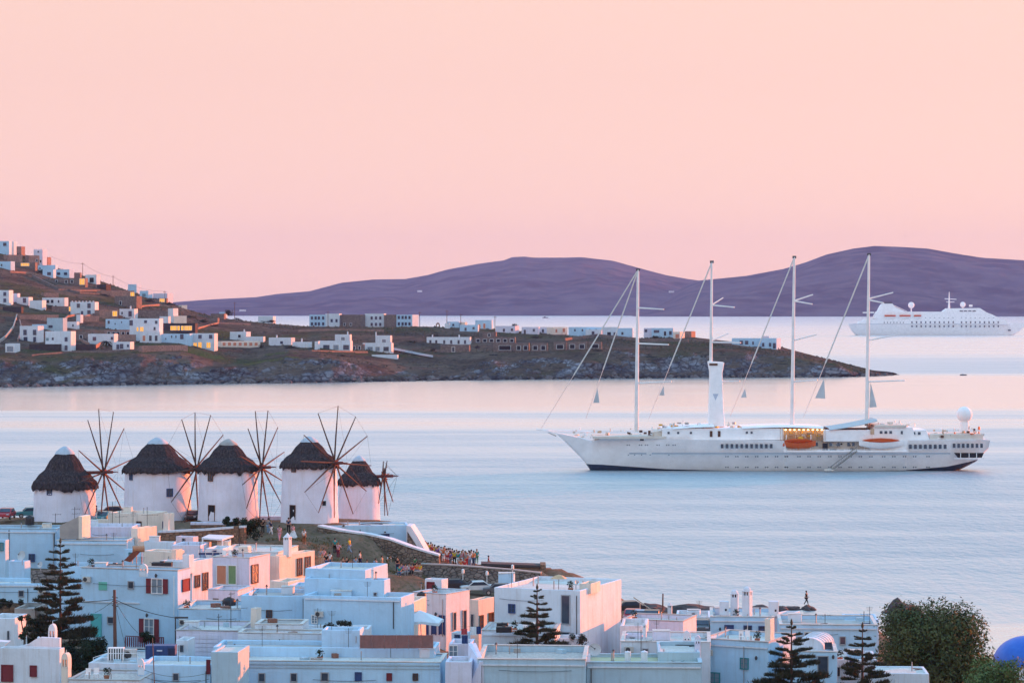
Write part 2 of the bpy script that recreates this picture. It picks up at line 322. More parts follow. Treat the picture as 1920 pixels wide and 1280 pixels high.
def cape():
    vs = []; nx = 560; xs = [lerp(-260, 1686, i / (nx - 1)) for i in range(nx)]
    rows = [('s', -1.), ('s', -.4)] + [('c', k / 15) for k in range(16)] + [('p', k / 52) for k in range(1, 53)] + [('b', k / 7) for k in range(1, 8)]
    for kind, t in rows:
        for px in xs:
            Y0, Yc, zc, Yr, zr = cape_prof(px)
            if kind == 's': Y = Y0 + t * 14
            elif kind == 'c': Y = lerp(Y0, Yc, t)
            elif kind == 'p': Y = lerp(Yc, Yr, t)
            else: Y = Yr + 170 * t
            z = cape_z(px, Y); X = PX(px, Y)
            rock = 1 if kind == 'c' else (max(0, 1 - t * 5) if kind == 'p' else 0)
            r = noise.hetero_terrain(Vector((X * .045, Y * .045, z * .09)), .8, 2.2, 5, .6)
            if kind == 'c': z += rock * (r - .8) * 2.4 * math.sin(math.pi * min(1, t * .9 + .05)); Y += (noise.noise(Vector((X * .03, z * .12, 4))) * 13 + noise.noise(Vector((X * .11, z * .3, 9))) * 5) * math.sin(math.pi * t)
            elif kind == 'p': z += noise.fractal(Vector((X * .02, Y * .02, 2)), 1, 2, 4) * 1.4 * math.sin(math.pi * t) + rock * (r - .8) * .6
            vs.append((X, Y, z))
    ny = len(rows); fs = [(j * nx + i, j * nx + i + 1, (j + 1) * nx + i + 1, (j + 1) * nx + i) for j in range(ny - 1) for i in range(nx - 1)]
    m, nt, N, L, b = newmat('cape ground'); b.inputs['Roughness'].default_value = 1; b.inputs['Specular IOR Level'].default_value = 0
    g = _n(N, 'ShaderNodeNewGeometry'); sp = _n(N, 'ShaderNodeSeparateXYZ'); L.new(g.outputs['True Normal'], sp.inputs[0])
    pz = _n(N, 'ShaderNodeSeparateXYZ'); L.new(g.outputs['Position'], pz.inputs[0])
    def nz(sc, det=6., ro=.6, st=(1, 1, 1)):
        q = _n(N, 'ShaderNodeMapping'); q.inputs['Scale'].default_value = st; L.new(g.outputs['Position'], q.inputs['Vector'])
        n = _n(N, 'ShaderNodeTexNoise', inp={'Scale': sc, 'Detail': det, 'Roughness': ro}); L.new(q.outputs[0], n.inputs['Vector']); return n.outputs['Fac']
    def rng(v, a, c, lo=0., hi=1.):
        r = _n(N, 'ShaderNodeMapRange', inp={'From Min': a, 'From Max': c, 'To Min': lo, 'To Max': hi}); L.new(v, r.inputs['Value']); return r.outputs[0]
    def mixc(f, A, B):
        x = _n(N, 'ShaderNodeMix', data_type='RGBA')
        for k, v in (('A', A), ('B', B)):
            if isinstance(v, tuple): x.inputs[k].default_value = (*v, 1)
            else: L.new(v, x.inputs[k])
        L.new(f, x.inputs['Factor']); return x.outputs['Result']
    scrub = mixc(rng(nz(.035), .38, .62), (.082, .062, .052), (.145, .112, .088))
    scrub = mixc(rng(nz(.012, 4.), .52, .62), scrub, (.07, .075, .035))
    scrub = mixc(rng(nz(.22, 4.), .52, .66), scrub, (.035, .035, .028))
    scrub = mixc(rng(nz(.5, 3.), .62, .7, 0, .7), scrub, (.27, .22, .18))
    rock = mixc(rng(nz(.05, 8., .7, (1, 1, 2)), .40, .62), (.085, .095, .12), (.28, .31, .36))
    rock = mixc(rng(nz(.16, 7., .75, (1, 1, 2.5)), .50, .64), rock, (.035, .036, .045))
    vo = _n(N, 'ShaderNodeTexVoronoi', feature='DISTANCE_TO_EDGE', inp={'Scale': .16}); vm = _n(N, 'ShaderNodeMapping'); vm.inputs['Scale'].default_value = (1, 1, 2.2)
    wv = _n(N, 'ShaderNodeTexNoise', inp={'Scale': .12, 'Detail': 4.}); L.new(g.outputs['Position'], wv.inputs['Vector']); va = _n(N, 'ShaderNodeVectorMath', operation='MULTIPLY_ADD'); va.inputs[1].default_value = (9, 9, 9); L.new(wv.outputs['Color'], va.inputs[0]); L.new(g.outputs['Position'], va.inputs[2]); L.new(va.outputs[0], vm.inputs['Vector']); L.new(vm.outputs[0], vo.inputs['Vector'])
    rock = mixc(rng(vo.outputs['Distance'], .0, .16, .85, 0), rock, (.035, .03, .033))
    steep = rng(sp.outputs['Z'], .80, .93, 1, 0)
    big = rng(nz(.011, 3.), .42, .56); 
    f = _n(N, 'ShaderNodeMath', operation='MULTIPLY'); L.new(steep, f.inputs[0]); L.new(rng(nz(.02, 5.), .33, .5, .35, 1), f.inputs[1])
    col = mixc(f.outputs[0], scrub, rock)
    col = mixc(rng(pz.outputs['Z'], 0.4, 2.2, 1, 0), col, (.028, .026, .028))
    L.new(col, b.inputs['Base Color'])
    bp = _n(N, 'ShaderNodeBump', inp={'Strength': 1., 'Distance': 3.5}); L.new(nz(.18, 8., .7), bp.inputs['Height']); L.new(bp.outputs[0], b.inputs['Normal'])
    mb = MB(); mb.add(vs, fs); tag(mb.build('headland', m, smooth=True), 'brown rocky headland with low cliffs across the bay', kind='structure')
cape()
def cape_Y(px, py):
    """distance at which the headland shows at this row"""
    Y0, Yc, zc, Yr, zr = cape_prof(px); Y = Y0
    while Y < Yr:
        z = cape_z(px, Y)
        if HZ + (H - z) * F / Y <= py: return Y
        Y += 2
    return Yr

# ---------------------------------------------------------------- town ground
GC = [(-100, 985, 358), (100, 976, 361), (300, 976, 357), (430, 976, 353), (580, 978, 349), (640, 976, 356), (700, 978, 353), (-100, 1060, 318), (100, 1075, 316), (300, 1065, 312), (450, 1040, 322), (500, 1020, 332), (560, 1012, 336),
      (600, 1020, 336), (640, 1050, 333), (700, 1072, 331), (650, 1000, 342), (760, 1075, 333), (780, 1058, 344), (850, 1060, 346), (900, 1060, 346), (1000, 1064, 346), (850, 1112, 334), (950, 1118, 332), (800, 1130, 322), (1050, 1130, 330), (1150, 1150, 330), (1210, 1162, 322), (1300, 1150, 342), (1400, 1152, 338), (1600, 1170, 322), (1750, 1235, 290), (1950, 1240, 286)]
GCW = [(PX(a, Y), Y, PZ(b, Y)) for a, b, Y in GC]
for X in range(-70, 71, 14):
    for Y in (120, 170, 215, 245, 272, 294): GCW.append((X, Y, (1.2 + max(0, Y - 215) * .045 if X < -4 else 1.0 + max(0, Y - 240) * .008)))
for X in (-75, -60, -45): GCW.append((X, 305, 6.0))
EDGE = [(-200, 374), (500, 370), (640, 366), (720, 362), (800, 357), (900, 353), (1020, 351), (1100, 346), (1340, 347), (1420, 345), (1600, 330), (1660, 318), (1720, 302), (1800, 296), (2000, 291)]
def ground(X, Y):
    sw = sz = 0
    for gx, gy, gz in GCW:
        d = (X - gx) ** 2 + (Y - gy) ** 2 + .5; w = 1 / d ** 2; sw += w; sz += w * gz
    z = sz / sw; px = 960 + X * F / max(Y, 60); e = interp(EDGE, px)
    return lerp(z, -3, sstep(e - 4, e + 2, Y)) if Y > e - 4 else z
def town_ground():
    nx, ny = 130, 120; vs = []
    for j in range(ny):
        Y = 118 + 262 * (j / (ny - 1)) ** .75
        for i in range(nx):
            X = lerp(-92, 92, i / (nx - 1)); z = ground(X, Y)
            if Y > 322: z += noise.noise(Vector((X * .5, Y * .5, 1))) * .22
            vs.append((X, Y, z))
    fs = [(j * nx + i, j * nx + i + 1, (j + 1) * nx + i + 1, (j + 1) * nx + i) for j in range(ny - 1) for i in range(nx - 1)]
    m = mat('dry earth', (.22, .15, .11), (.13, .095, .07), .35, fine=(2.2, (.10, .085, .05)), bump=.6, bscale=2.5, rough=1., spec=0.)
    b = MB(); b.add(vs, fs); tag(b.build('ground', m, smooth=True), 'brown earth slope and lanes under the white town', kind='structure')
town_ground()

# boulders along the waterline and scrub over the headland
def boulders():
    rr = random.Random(31); b = MB()
    for k in range(900):
        px = rr.uniform(-100, 1672); Y0 = cape_prof(px)[0]; Y = Y0 + rr.uniform(-7, 10) ; z = max(-.4, cape_z(px, Y) * .6); r = rr.uniform(.5, 1.6) * (1.7 if rr.random() < .12 else 1); c = Vector((PX(px, Y), Y, z))
        vs = [c + Vector((math.cos(t) * math.cos(e) * r * rr.uniform(.7, 1.5), math.sin(t) * math.cos(e) * r * rr.uniform(.6, 1.1), math.sin(e) * r * rr.uniform(.6, 1.1))) for e in (-.3, .55) for t in [i * 1.2566 for i in range(5)]] + [c + Vector((0, 0, r * .9))]
        b.add(vs, [(i, (i + 1) % 5, 5 + (i + 1) % 5, 5 + i) for i in range(5)] + [(5 + i, 5 + (i + 1) % 5, 10) for i in range(5)])
    mat('wet boulder', (.06, .052, .055), (.15, .135, .135), .12, rough=.95, spec=.1)
    tag(b.build('boulders', 'wet boulder'), 'broken dark boulders along the headland waterline', 'rocks', kind='stuff')
boulders()
def scrub():
    rr = random.Random(32); b = MB()
    for k in range(15000):
        px = rr.uniform(-60, 1640); Y0, Yc, zc, Yr, zr = cape_prof(px); Y = lerp(Yc - 8, Yr + 4, rr.random() ** .8); X = PX(px, Y)
        if noise.noise(Vector((X * .02, Y * .02, 7))) + rr.uniform(-.35, .35) < -.02: continue
        c = Vector((X, Y, cape_z(px, Y) - .1)); r = rr.uniform(.35, 1.0); a = rr.uniform(0, 6.28)
        vs = [c + Vector((math.cos(a + i * 1.57) * r * rr.uniform(.7, 1.3), math.sin(a + i * 1.57) * r, 0)) for i in range(4)] + [c + Vector((rr.uniform(-.3, .3), 0, r * rr.uniform(.7, 1.2)))]
        b.add(vs, [(0, 1, 4), (1, 2, 4), (2, 3, 4), (3, 0, 4)])
    mat('headland scrub', (.075, .060, .045), (.13, .10, .075), .03, fine=(.3, (.035, .04, .022)), rough=1., spec=0.)
    tag(b.build('undergrowth', 'headland scrub'), 'low dry scrub scattered over the headland', 'scrub', kind='stuff')
scrub()

def bank_grass():
    rr = random.Random(33); b = MB()
    for k in range(5000):
        px = rr.choice((rr.uniform(380, 560), rr.uniform(340, 450))); Y0, Yc, zc, Yr, zr = cape_prof(px); Y = Yc + rr.uniform(-6, 60); X = PX(px, Y)
        if noise.noise(Vector((X * .03, Y * .03, 17))) < -.05: continue
        c = Vector((X, Y, cape_z(px, Y) - .05)); a = rr.uniform(0, 6.28); r = rr.uniform(.4, .9)
        b.add([c + Vector((math.cos(a + i * 1.57) * r, math.sin(a + i * 1.57) * r, 0)) for i in range(4)] + [c + Vector((0, 0, r * .8))], [(0, 1, 4), (1, 2, 4), (2, 3, 4), (3, 0, 4)])
    mat('bank grass', (.075, .092, .035), (.10, .10, .045), .03, rough=1., spec=0.)
    tag(b.build('grass', 'bank grass'), 'green grass bank along the cliff top', 'grass', kind='stuff')
bank_grass()
# ---------------------------------------------------------------- windmills
def straw_mat():
    m, nt, N, L, b = newmat('thatch'); b.inputs['Roughness'].default_value = 1; b.inputs['Specular IOR Level'].default_value = 0
    g = _n(N, 'ShaderNodeTexCoord'); mp = _n(N, 'ShaderNodeMapping'); mp.inputs['Scale'].default_value = (1, 1, .12); L.new(g.outputs['Object'], mp.inputs['Vector'])
    n = _n(N, 'ShaderNodeTexNoise', inp={'Scale': 5., 'Detail': 6., 'Roughness': .7}); L.new(mp.outputs[0], n.inputs['Vector'])
    cr = _n(N, 'ShaderNodeValToRGB'); ramp_set(cr, [(.3, (.022, .019, .022)), (.52, (.050, .042, .046)), (.72, (.115, .092, .09))]); L.new(n.outputs['Fac'], cr.inputs[0])
    L.new(cr.outputs[0], b.inputs['Base Color'])
    bp = _n(N, 'ShaderNodeBump', inp={'Strength': .9, 'Distance': .12}); L.new(n.outputs['Fac'], bp.inputs['Height']); L.new(bp.outputs[0], b.inputs['Normal'])
    MATS['thatch'] = m
straw_mat()
def framed(mb_parent, name, c, e1, n, w, h, style, deep=.12):
    """window or door set in a wall: frame proud of the wall, pane behind it, leaves at the sides. c centre on the wall plane"""
    c = Vector(c); e1 = Vector(e1); n = Vector(n); up = Vector((0, 0, 1))
    st = STY[style]; fw = min(.09, w * .16)
    door = st.get('door')
    fr = MB()
    for s in (-1, 1): fr.obox(c + e1 * s * (w / 2 + fw / 2) + n * .03, e1, n, (fw, .10, h + 2 * fw))
    fr.obox(c + up * (h / 2 + fw / 2) + n * .03, e1, n, (w, .10, fw))
    if not door: fr.obox(c - up * (h / 2 + fw / 2) + n * .05, e1, n, (w, .16, fw))
    if st.get('mull'):
        fr.obox(c + n * .03, e1, n, (fw * .8, .05, h - .004))
        k = 3 if h > 1.3 * w else 2
        for q in range(1, k): fr.obox(c + up * (h * (q / k - .5)) + n * .032, e1, n, (w - .004, .04, fw * .5))
    f = fr.build(name, st['frame'], mb_parent)
    MB().obox(c + n * .012, e1, n, (w - .002, .02, h - .002)).build('door_leaf' if door else 'pane', st['pane'], f)
    if st.get('shut'):
        sw = w * st.get('sw', .48)
        for s in (-1, 1):
            MB().obox(c + e1 * s * (w / 2 + fw + sw / 2 + .02) + n * .05, e1, n, (sw, .05, h + fw)).build('shutter', st['shut'], f)
    return f
STY = {
    'red': dict(frame='white paint', pane='pale glass', mull=True, shut='red paint'),
    'redfull': dict(frame='red paint', pane='red paint'),
    'blue': dict(frame='blue paint', pane='dark glass', mull=True), 'bluefull': dict(frame='blue paint', pane='blue paint'),
    'teal': dict(frame='teal paint', pane='pale glass', mull=True), 'dark': dict(frame='grey paint', pane='dark glass'),
    'hole': dict(frame='limewash white', pane='dark hole'), 'white': dict(frame='white paint', pane='dark glass', mull=True),
    'brown': dict(frame='brown wood', pane='brown wood'), 'browng': dict(frame='brown wood', pane='dark glass', mull=True),
    'orange': dict(frame='white paint', pane='orange curtain'), 'green': dict(frame='white paint', pane='green curtain'),
    'lit': dict(frame='white paint', pane='lit window'), 'bdoor': dict(frame='blue paint', pane='blue paint', door=True),
    'rdoor': dict(frame='white paint', pane='pale glass', mull=True, shut='red paint', sw=.55, door=True), 'ddoor': dict(frame='brown wood', pane='dark hole', door=True),
    'turq': dict(frame='turquoise paint', pane='turquoise paint'), 'pale': dict(frame='white paint', pane='pale glass', mull=True),
}
def windmill(label, x0, x1, ytop, yeave, ybase, Y, hub, rad, tilt, phase, capc, wins, seed, broken=False):
    rr = random.Random(seed); cx = (x0 + x1) / 2; r = (x1 - x0) / 2 * Y / F; Yc = Y + r
    X = PX(cx, Yc); r = (x1 - x0) / 2 * Yc / F; zb = PZ(ybase, Y) - .4; ze = PZ(yeave, Yc); zt = PZ(ytop, Yc)
    base = Vector((X, Yc, zb)); root = empty('windmill', base, label, 'windmill', 'thatched windmills on the ridge above the bay')
    b = MB(); hh = ze - zb + .25
    N0 = len(b.v); b.lathe([(r * lerp(1.02, .957, k / 14), hh * k / 14) for k in range(15)], base, 64)
    b.v = [tuple(Vector(p) + Vector((Vector(p).x - X, Vector(p).y - Yc, 0)).normalized() * (noise.noise(Vector(p) * .55) * .09 + noise.noise(Vector(p) * 1.7) * .03)) for p in b.v]
    b.build('tower', 'mill plaster', root, smooth=True)
    # thatch: three overlapping skirts with ragged straw ends
    th = MB(); H0 = zt - ze
    def skirt(ra, za, rb, zb_, rag, n=72):
        vs = []; prev = 0
        for i in range(n):
            a = 2 * math.pi * i / n; ca, sa = math.cos(a), math.sin(a); d = rr.uniform(-rag, rag * .5) + (rr.random() < .12) * rag * -.9; k = rr.uniform(.985, 1.03)
            rm, zm = lerp(ra, rb, .55) * 1.04, lerp(za, zb_, .5)
            vs += [(ra * ca, ra * sa, za), (rm * ca * k, rm * sa * k, zm), (rb * ca * k, rb * sa * k, zb_ + d * .4), (rb * ca * k * .995, rb * sa * k * .995, zb_ - .22 + d), (rb * .90 * ca, rb * .90 * sa, zb_ - .1)]
        th.add([base + Vector((x, y, z - zb)) for x, y, z in vs], [(i * 5 + k, i * 5 + k + 1, ((i + 1) % n) * 5 + k + 1, ((i + 1) % n) * 5 + k) for i in range(n) for k in range(4)])
    re = r * 1.03
    skirt(re * .22, zt - H0 * .10, re * .62, ze + H0 * .42, .10)
    skirt(re * .55, ze + H0 * .48, re * .92, ze + H0 * .16, .14)
    skirt(re * .80, ze + H0 * .27, re * 1.02, ze + .12, .26, 84)
    th.build('thatch_roof', 'thatch', root, smooth=False)
    cp = MB(); cp.lathe([(re * .31, -H0 * .17), (re * .28, -H0 * .12), (re * .17, -.12 * H0 * .3), (re * .06, H0 * .015), (.01, H0 * .02)], Vector((X, Yc, zt)), 20, lambda k, i: rr.uniform(-.04, .04))
    cp.build('cap', capc, root, smooth=True)
    for (px, py, w, h, sty, nm) in wins:
        # point on the cylinder the camera sees there
        kx = (px - 960) / F; A = kx * kx + 1; B = -2 * (kx * X + Yc); C = X * X + Yc * Yc - (r * .985) ** 2
        t = (-B - math.sqrt(max(0, B * B - 4 * A * C))) / (2 * A); p = Vector((kx * t, t, PZ(py, t))); fr_ = min(1, max(0, (p.z - zb) / hh)); rz = r * lerp(1.02, .957, fr_); C = X * X + Yc * Yc - rz * rz; t = (-B - math.sqrt(max(0, B * B - 4 * A * C))) / (2 * A); p = Vector((kx * t, t, PZ(py, t)))
        n = Vector((p.x - X, p.y - Yc, 0)).normalized(); e1 = Vector((-n.y, n.x, 0)); fac = max(.35, abs(e1.x))
        framed(root, nm, p + n * .03, e1, n, w * t / F / fac, h * t / F, sty)
    # wheel: shaft through the roof, twelve poles, rope ring
    hp = Vector((PX(hub[0], Yc), Yc, PZ(hub[1], Yc))); ax = Vector((math.cos(R(tilt)), -math.sin(R(tilt)), .04)).normalized()
    hp = hp - Vector((0, 1, 0)) * (math.sin(R(tilt)) * r * .9)
    sh = MB(); sh.tube(hp - ax * (r * .75), hp + ax * 1.3, .23, .20, 8); sh.tube(hp + ax * 1.3, hp + ax * 2.1, .10, .05, 6); sh.build('shaft', 'red timber', root)
    hb = MB(); hb.tube(hp - ax * .3, hp + ax * .3, .42, .42, 10); hb.build('hub', 'red timber', root)
    e1 = Vector((0, 0, 1)); e1 = (e1 - ax * e1.dot(ax)).normalized(); e2 = ax.cross(e1)
    R0 = rad * Yc / F; tips = []
    ks = range(12)
    for k in ks:
        a = R(phase + 30 * k + rr.uniform(-3, 3)); d = e1 * math.cos(a) + e2 * math.sin(a); L = R0 * rr.uniform(.95, 1.03)
        if broken: L = R0 * (rr.uniform(.85, 1.0) if d.z < -.35 else rr.uniform(.25, .42))
        off = ax * (.12 if k % 2 else -.12); tip = hp + off + d * L + ax * .25
        s_ = MB(); s_.tube(hp + off - d * .3, hp + off + d * L * .5 + ax * .10, .13, .105, 5); s_.tube(hp + off + d * L * .45 + ax * .09, tip, .105, .06, 5)
        s_.build('sail_pole', 'weathered timber', root); tips.append(tip)
    rp = MB()
    if not broken:
        for a, c in zip(tips, tips[1:] + tips[:1]):
            if rr.random() < .6: rp.tube(a, c, .014, n=4)
        nose = hp + ax * 2.1
        for t_ in tips[::2]: rp.tube(nose, t_, .011, n=3)
        rp.build('rope', 'cable', root)
    else:
        for t_ in tips[::2]: rp.tube(hp + ax * 1.9, t_, .02, n=3)
        rp.build('rope', 'cable', root)
windmill('westernmost windmill with plain wall, small blue window and low shaggy thatch', 63, 180, 838, 913, 978, 359, (197, 884), 121, 16, 8, 'cap plaster',
         [(93, 921, 8, 11, 'blue', 'window')], 1)
windmill('tallest windmill with blue window and bluish wall behind the small lit house', 233, 358, 821, 882, 990, 355, (371, 876), 108, 26, 2, 'cap plaster',
         [(246, 893, 5, 11, 'blue', 'window'), (318, 923, 9, 13, 'blue', 'window')], 2)
windmill('windmill with black tipped cap and brown door, beside the dark bushes', 372, 484, 824, 881, 980, 351.5, (492, 875), 106, 18, 14, 'concrete',
         [(395, 893, 8, 15, 'browng', 'window'), (397, 961, 11, 27, 'ddoor', 'door')], 3)
windmill('windmill with dark doorway and clean conical thatch nearest the white ramp', 527, 633, 819, 873, 984, 347, (630, 866), 104, 36, -4, 'cap plaster',
         [(551, 879, 7, 9, 'browng', 'window'), (549, 960, 9, 25, 'ddoor', 'door'), (607, 943, 7, 9, 'hole', 'window')], 4)
windmill('smallest windmill with broken stub sails at the end of the row', 634, 712, 855, 906, 978, 368, (720, 892), 82, 10, 10, 'cap plaster', [], 5, True)
# ---------------------------------------------------------------- town houses
class House: pass
def slab_shell(b, x, y, zt, par, thick): pass
HN = []
def house(label, x0, x1, yt, Y, x2=None, dep=7., yaw=12., zb=None, mat_='limewash white', roofm='roof lime', par=.38, wins=(), name='white_house', cat='house', group='flat roofed houses of the white town', bevel=.10, maxd=16, parent=None, yl=None):
    """x0..x1 front face in photo pixels (x1 = right corner, at distance Y), x2 far end of the right face"""
    a = R(yaw); ca, sa = math.cos(a), math.sin(a)
    X = PX(x1, Y); k0 = (x0 - 960) / F
    w = (X - k0 * Y) / (ca + k0 * sa)
    if x2 is not None:
        k2 = (x2 - 960) / F; den = sa - k2 * ca
        dep = (k2 * Y - X) / den if den > .02 else maxd
        dep = max(1.0, min(maxd, dep))
    zt = PZ(yt, Y); u = Vector((-ca, sa, 0)); v = Vector((sa, ca, 0)); o = Vector((X, Y, 0))
    if zb is None: zb = min(ground(X, Y), ground(*(o + u * w).xy), ground(*(o + v * dep).xy)) - .4
    zb = min(zb, zt - 1.)
    h = House(); h.o, h.u, h.v, h.w, h.d, h.zt, h.zb, h.Y = o, u, v, w, dep, zt, zb, Y
    ctr = o + u * w / 2 + v * dep / 2; ctr.z = zb
    if parent is None:
        h.root = empty(name, ctr, label, cat, group)
    else: h.root = parent
    t = min(.28, w * .12, dep * .12); q = lambda s, r, z: o + u * s + v * r + Vector((0, 0, z))
    ring = lambda i, z: [q(i, i, z), q(w - i, i, z), q(w - i, dep - i, z), q(i, dep - i, z)]
    bm = bmesh.new()
    off = BASE[h.root.name]
    vs = [bm.verts.new(p - off) for p in ring(0, zb) + ring(0, zt) + ring(t, zt) + ring(t, zt - par - .25)]
    for k in range(3):
        for i in range(4):
            j = (i + 1) % 4; bm.faces.new((vs[k * 4 + i], vs[k * 4 + j], vs[k * 4 + 4 + j], vs[k * 4 + 4 + i]))
    bmesh.ops.recalc_face_normals(bm, faces=bm.faces)
    if bevel:
        bmesh.ops.subdivide_edges(bm, edges=bm.edges[:], cuts=5, use_grid_fill=True)
        for v_ in bm.verts:
            p = v_.co + off; v_.co += Vector((noise.noise(p * .5), noise.noise(p * .5 + Vector((9, 0, 0))), noise.noise(p * .45 + Vector((0, 9, 0))) * .8)) * .055 + Vector((noise.noise(p * 1.7), noise.noise(p * 1.7 + Vector((9, 0, 0))), noise.noise(p * 1.7 + Vector((0, 9, 0))))) * .018
        ed = [e for e in bm.edges if len(e.link_faces) == 2 and e.calc_face_angle(0) > .9 and min(p.co.z for p in e.verts) > zb - off.z + .3]
        bmesh.ops.bevel(bm, geom=ed, offset=min(bevel, t * .42), segments=2, profile=.5, affect='EDGES', clamp_overlap=True)
        for f_ in bm.faces: f_.smooth = False
    me = bpy.data.meshes.new('walls'); bm.to_mesh(me); bm.free(); me.materials.append(M[mat_])
    wo_ = bpy.data.objects.new('walls', me); COL.objects.link(wo_); wo_.parent = h.root; BASE[wo_.name] = off; h.walls = wo_
    rf = MB(); rf.add(ring(t - .01, zt - par), [(0, 3, 2, 1)] if False else [(0, 1, 2, 3)])
    h.roof = rf.build('roof', roofm, h.root); h.zr = zt - par
    for wn_ in wins: win(h, *wn_)
    if bevel and w > 2.5 and dep > 2 and name != 'church':
        if rnd.random() < .55:
            cb = MB(); ro, ri = ring(-.05, zt + .03), ring(t + .04, zt + .03)
            ro2, ri2 = ring(-.05, zt + .10), ring(t + .04, zt + .10); wob = lambda P_: [p + Vector((0, 0, noise.noise(p * .4) * .05)) for p in P_]
            cb.add(wob(ro) + wob(ri) + wob(ro2) + wob(ri2), [(8 + i, 8 + (i + 1) % 4, 12 + (i + 1) % 4, 12 + i) for i in range(4)] + [(i, (i + 1) % 4, 8 + (i + 1) % 4, 8 + i) for i in range(4)] + [(4 + (i + 1) % 4, 4 + i, 12 + i, 12 + (i + 1) % 4) for i in range(4)] + [((i + 1) % 4, i, 4 + i, 4 + (i + 1) % 4) for i in range(4)])
            cb.build('coping', rnd.choice(['roof screed', 'roof lime', 'limewash grey']), h.root)
        if rnd.random() < .7:
            s_ = rnd.choice([.35, w - .4, w * rnd.uniform(.3, .7)]); p_ = q(s_, 0, zt - .5) - v * .13; MB().tube(p_, p_ - Vector((0, 0, min(zt - zb - 1, 4))), .045, n=6).build('drain_pipe', rnd.choice(['galvanised', 'dark metal', 'white paint']), h.root)
        if rnd.random() < .5:
            zc_ = zt - rnd.uniform(.7, 1.6); a_, b__ = sorted((rnd.uniform(.1, .5) * w, rnd.uniform(.5, .95) * w)); MB().path([q(lerp(a_, b__, k_ / 5), 0, zc_ - .12 * math.sin(math.pi * k_ / 5)) - v * .14 for k_ in range(6)], .022, 4).build('wall_cable', 'cable', h.root)
        for k_ in range(int(w / 2.3)):
            s_, r_ = rnd.uniform(.6, w - .6), rnd.uniform(.8, max(.9, dep - .8)); p_ = q(s_, r_, h.zr); kd = rnd.random()
            if kd < .35: MB().tube(p_, p_ + Vector((0, 0, rnd.uniform(.4, .9))), .06, n=6).build('roof_pipe', 'galvanised', h.root)
            elif kd < .6: MB().box(p_ + Vector((0, 0, .2)), (rnd.uniform(.4, .9), rnd.uniform(.3, .7), .4), rnd.uniform(0, 1)).build('roof_vent', rnd.choice(['limewash grey', 'concrete', 'rust metal']), h.root)
            elif kd < .8: MB().path([p_ + Vector((0, 0, .05)), p_ + Vector((rnd.uniform(-1, 1), .5, .06)), p_ + Vector((rnd.uniform(-1.5, 1.5), 1, .05))], .04, 5).build('roof_hose', rnd.choice(['black plastic', 'blue paint', 'rust metal']), h.root)
            else:
                m_ = MB(); m_.tube(p_, p_ + Vector((0, 0, rnd.uniform(1.2, 2.2))), .025, n=5); hh_ = m_.v[-1][2]
                for e_ in range(4): c_ = Vector((p_.x, p_.y, hh_ - .1 - .12 * e_)); m_.tube(c_ - Vector((.4 - e_ * .05, 0, 0)), c_ + Vector((.4 - e_ * .05, .1, 0)), .014, n=4)
                m_.build('roof_aerial', 'dark metal', h.root)
    HN.append(h); return h
def face_pt(h, face, px, py):
    k = (px - 960) / F; o, d = h.o, (h.u if face == 'F' else h.v)
    s = (o.x - k * o.y) / (k * d.y - d.x)
    p = o + d * s; return Vector((p.x, p.y, PZ(py, p.y))), p.y
def win(h, face, px, py, w, hh, sty, nm=None):
    p, Y = face_pt(h, face, px, py)
    n, e1 = (-h.v, -h.u) if face == 'F' else (-h.u, h.v); p = p + n * .05
    k = (px - 960) / F; fac = abs(e1.x - k * e1.y)         # foreshortening of the wall seen from the camera
    ww = w * Y / F / max(fac, .12); h_ = hh * Y / F
    nm = nm or ('door' if STY[sty].get('door') else 'window')
    return framed(h.root, nm, p, e1, n, ww, h_, sty)
def on_roof(h, px, back=1.0):
    """a point on the roof of h, back metres behind its front face, at photo column px"""
    k = (px - 960) / F; o = h.o + h.v * back
    s = (o.x - k * o.y) / (k * h.u.y - h.u.x); p = o + h.u * s; return Vector((p.x, p.y, h.zr))
W, B_, C_, LI, G_ = 'limewash white', 'limewash blue', 'limewash cream', 'limewash lilac', 'limewash grey'
# --- nearest rows, left to right
h_church = house('white church at the lower left corner with two red shutters and bell towers', 0, 112, 1216, 238, x2=121, yaw=10, mat_=W, dep=9, name='church', cat='church', group=None, bevel=.16,
    wins=[('F', 14, 1261, 19, 28, 'redfull'), ('F', 63, 1257, 10, 18, 'redfull')])
h_terr = house('low house with brown stained flat roof beside the pink bell tower', 128, 262, 1276, 232, dep=6.5, yaw=6, mat_=W, roofm='roof pink dirt', par=.2)
h_vault = house('low whitewashed block with rounded end under the dark pine', 166, 262, 1243, 240, dep=4, yaw=6, mat_=W, roofm='roof lime', bevel=.22)
h_ac = house('white yard house with the fan unit and white slatted box on its roof', 176, 330, 1240, 246, dep=7, yaw=6, mat_=W, zb=0.)
h_low = house('long low white house with sagging cables across its wall', 258, 394, 1247, 236, dep=6, yaw=6, mat_=B_, wins=[('F', 391, 1249, 6, 25, 'redfull')])
h_flat = house('grey topped blank white block beside the red shutter', 396, 446, 1222, 234, dep=5, yaw=6, mat_=G_, roofm='roof lime', par=.12)
h_clap = house('small house with pale lilac banded wall and two dark windows above', 330, 448, 1183, 256, dep=8, yaw=5, mat_=LI, wins=())
h_clap2 = house('white house with two dark square windows behind the lilac wall', 334, 470, 1143, 268, dep=8, yaw=5, mat_=B_, wins=[('F', 378, 1173, 17, 15, 'dark'), ('F', 409, 1175, 18, 10, 'browng')])
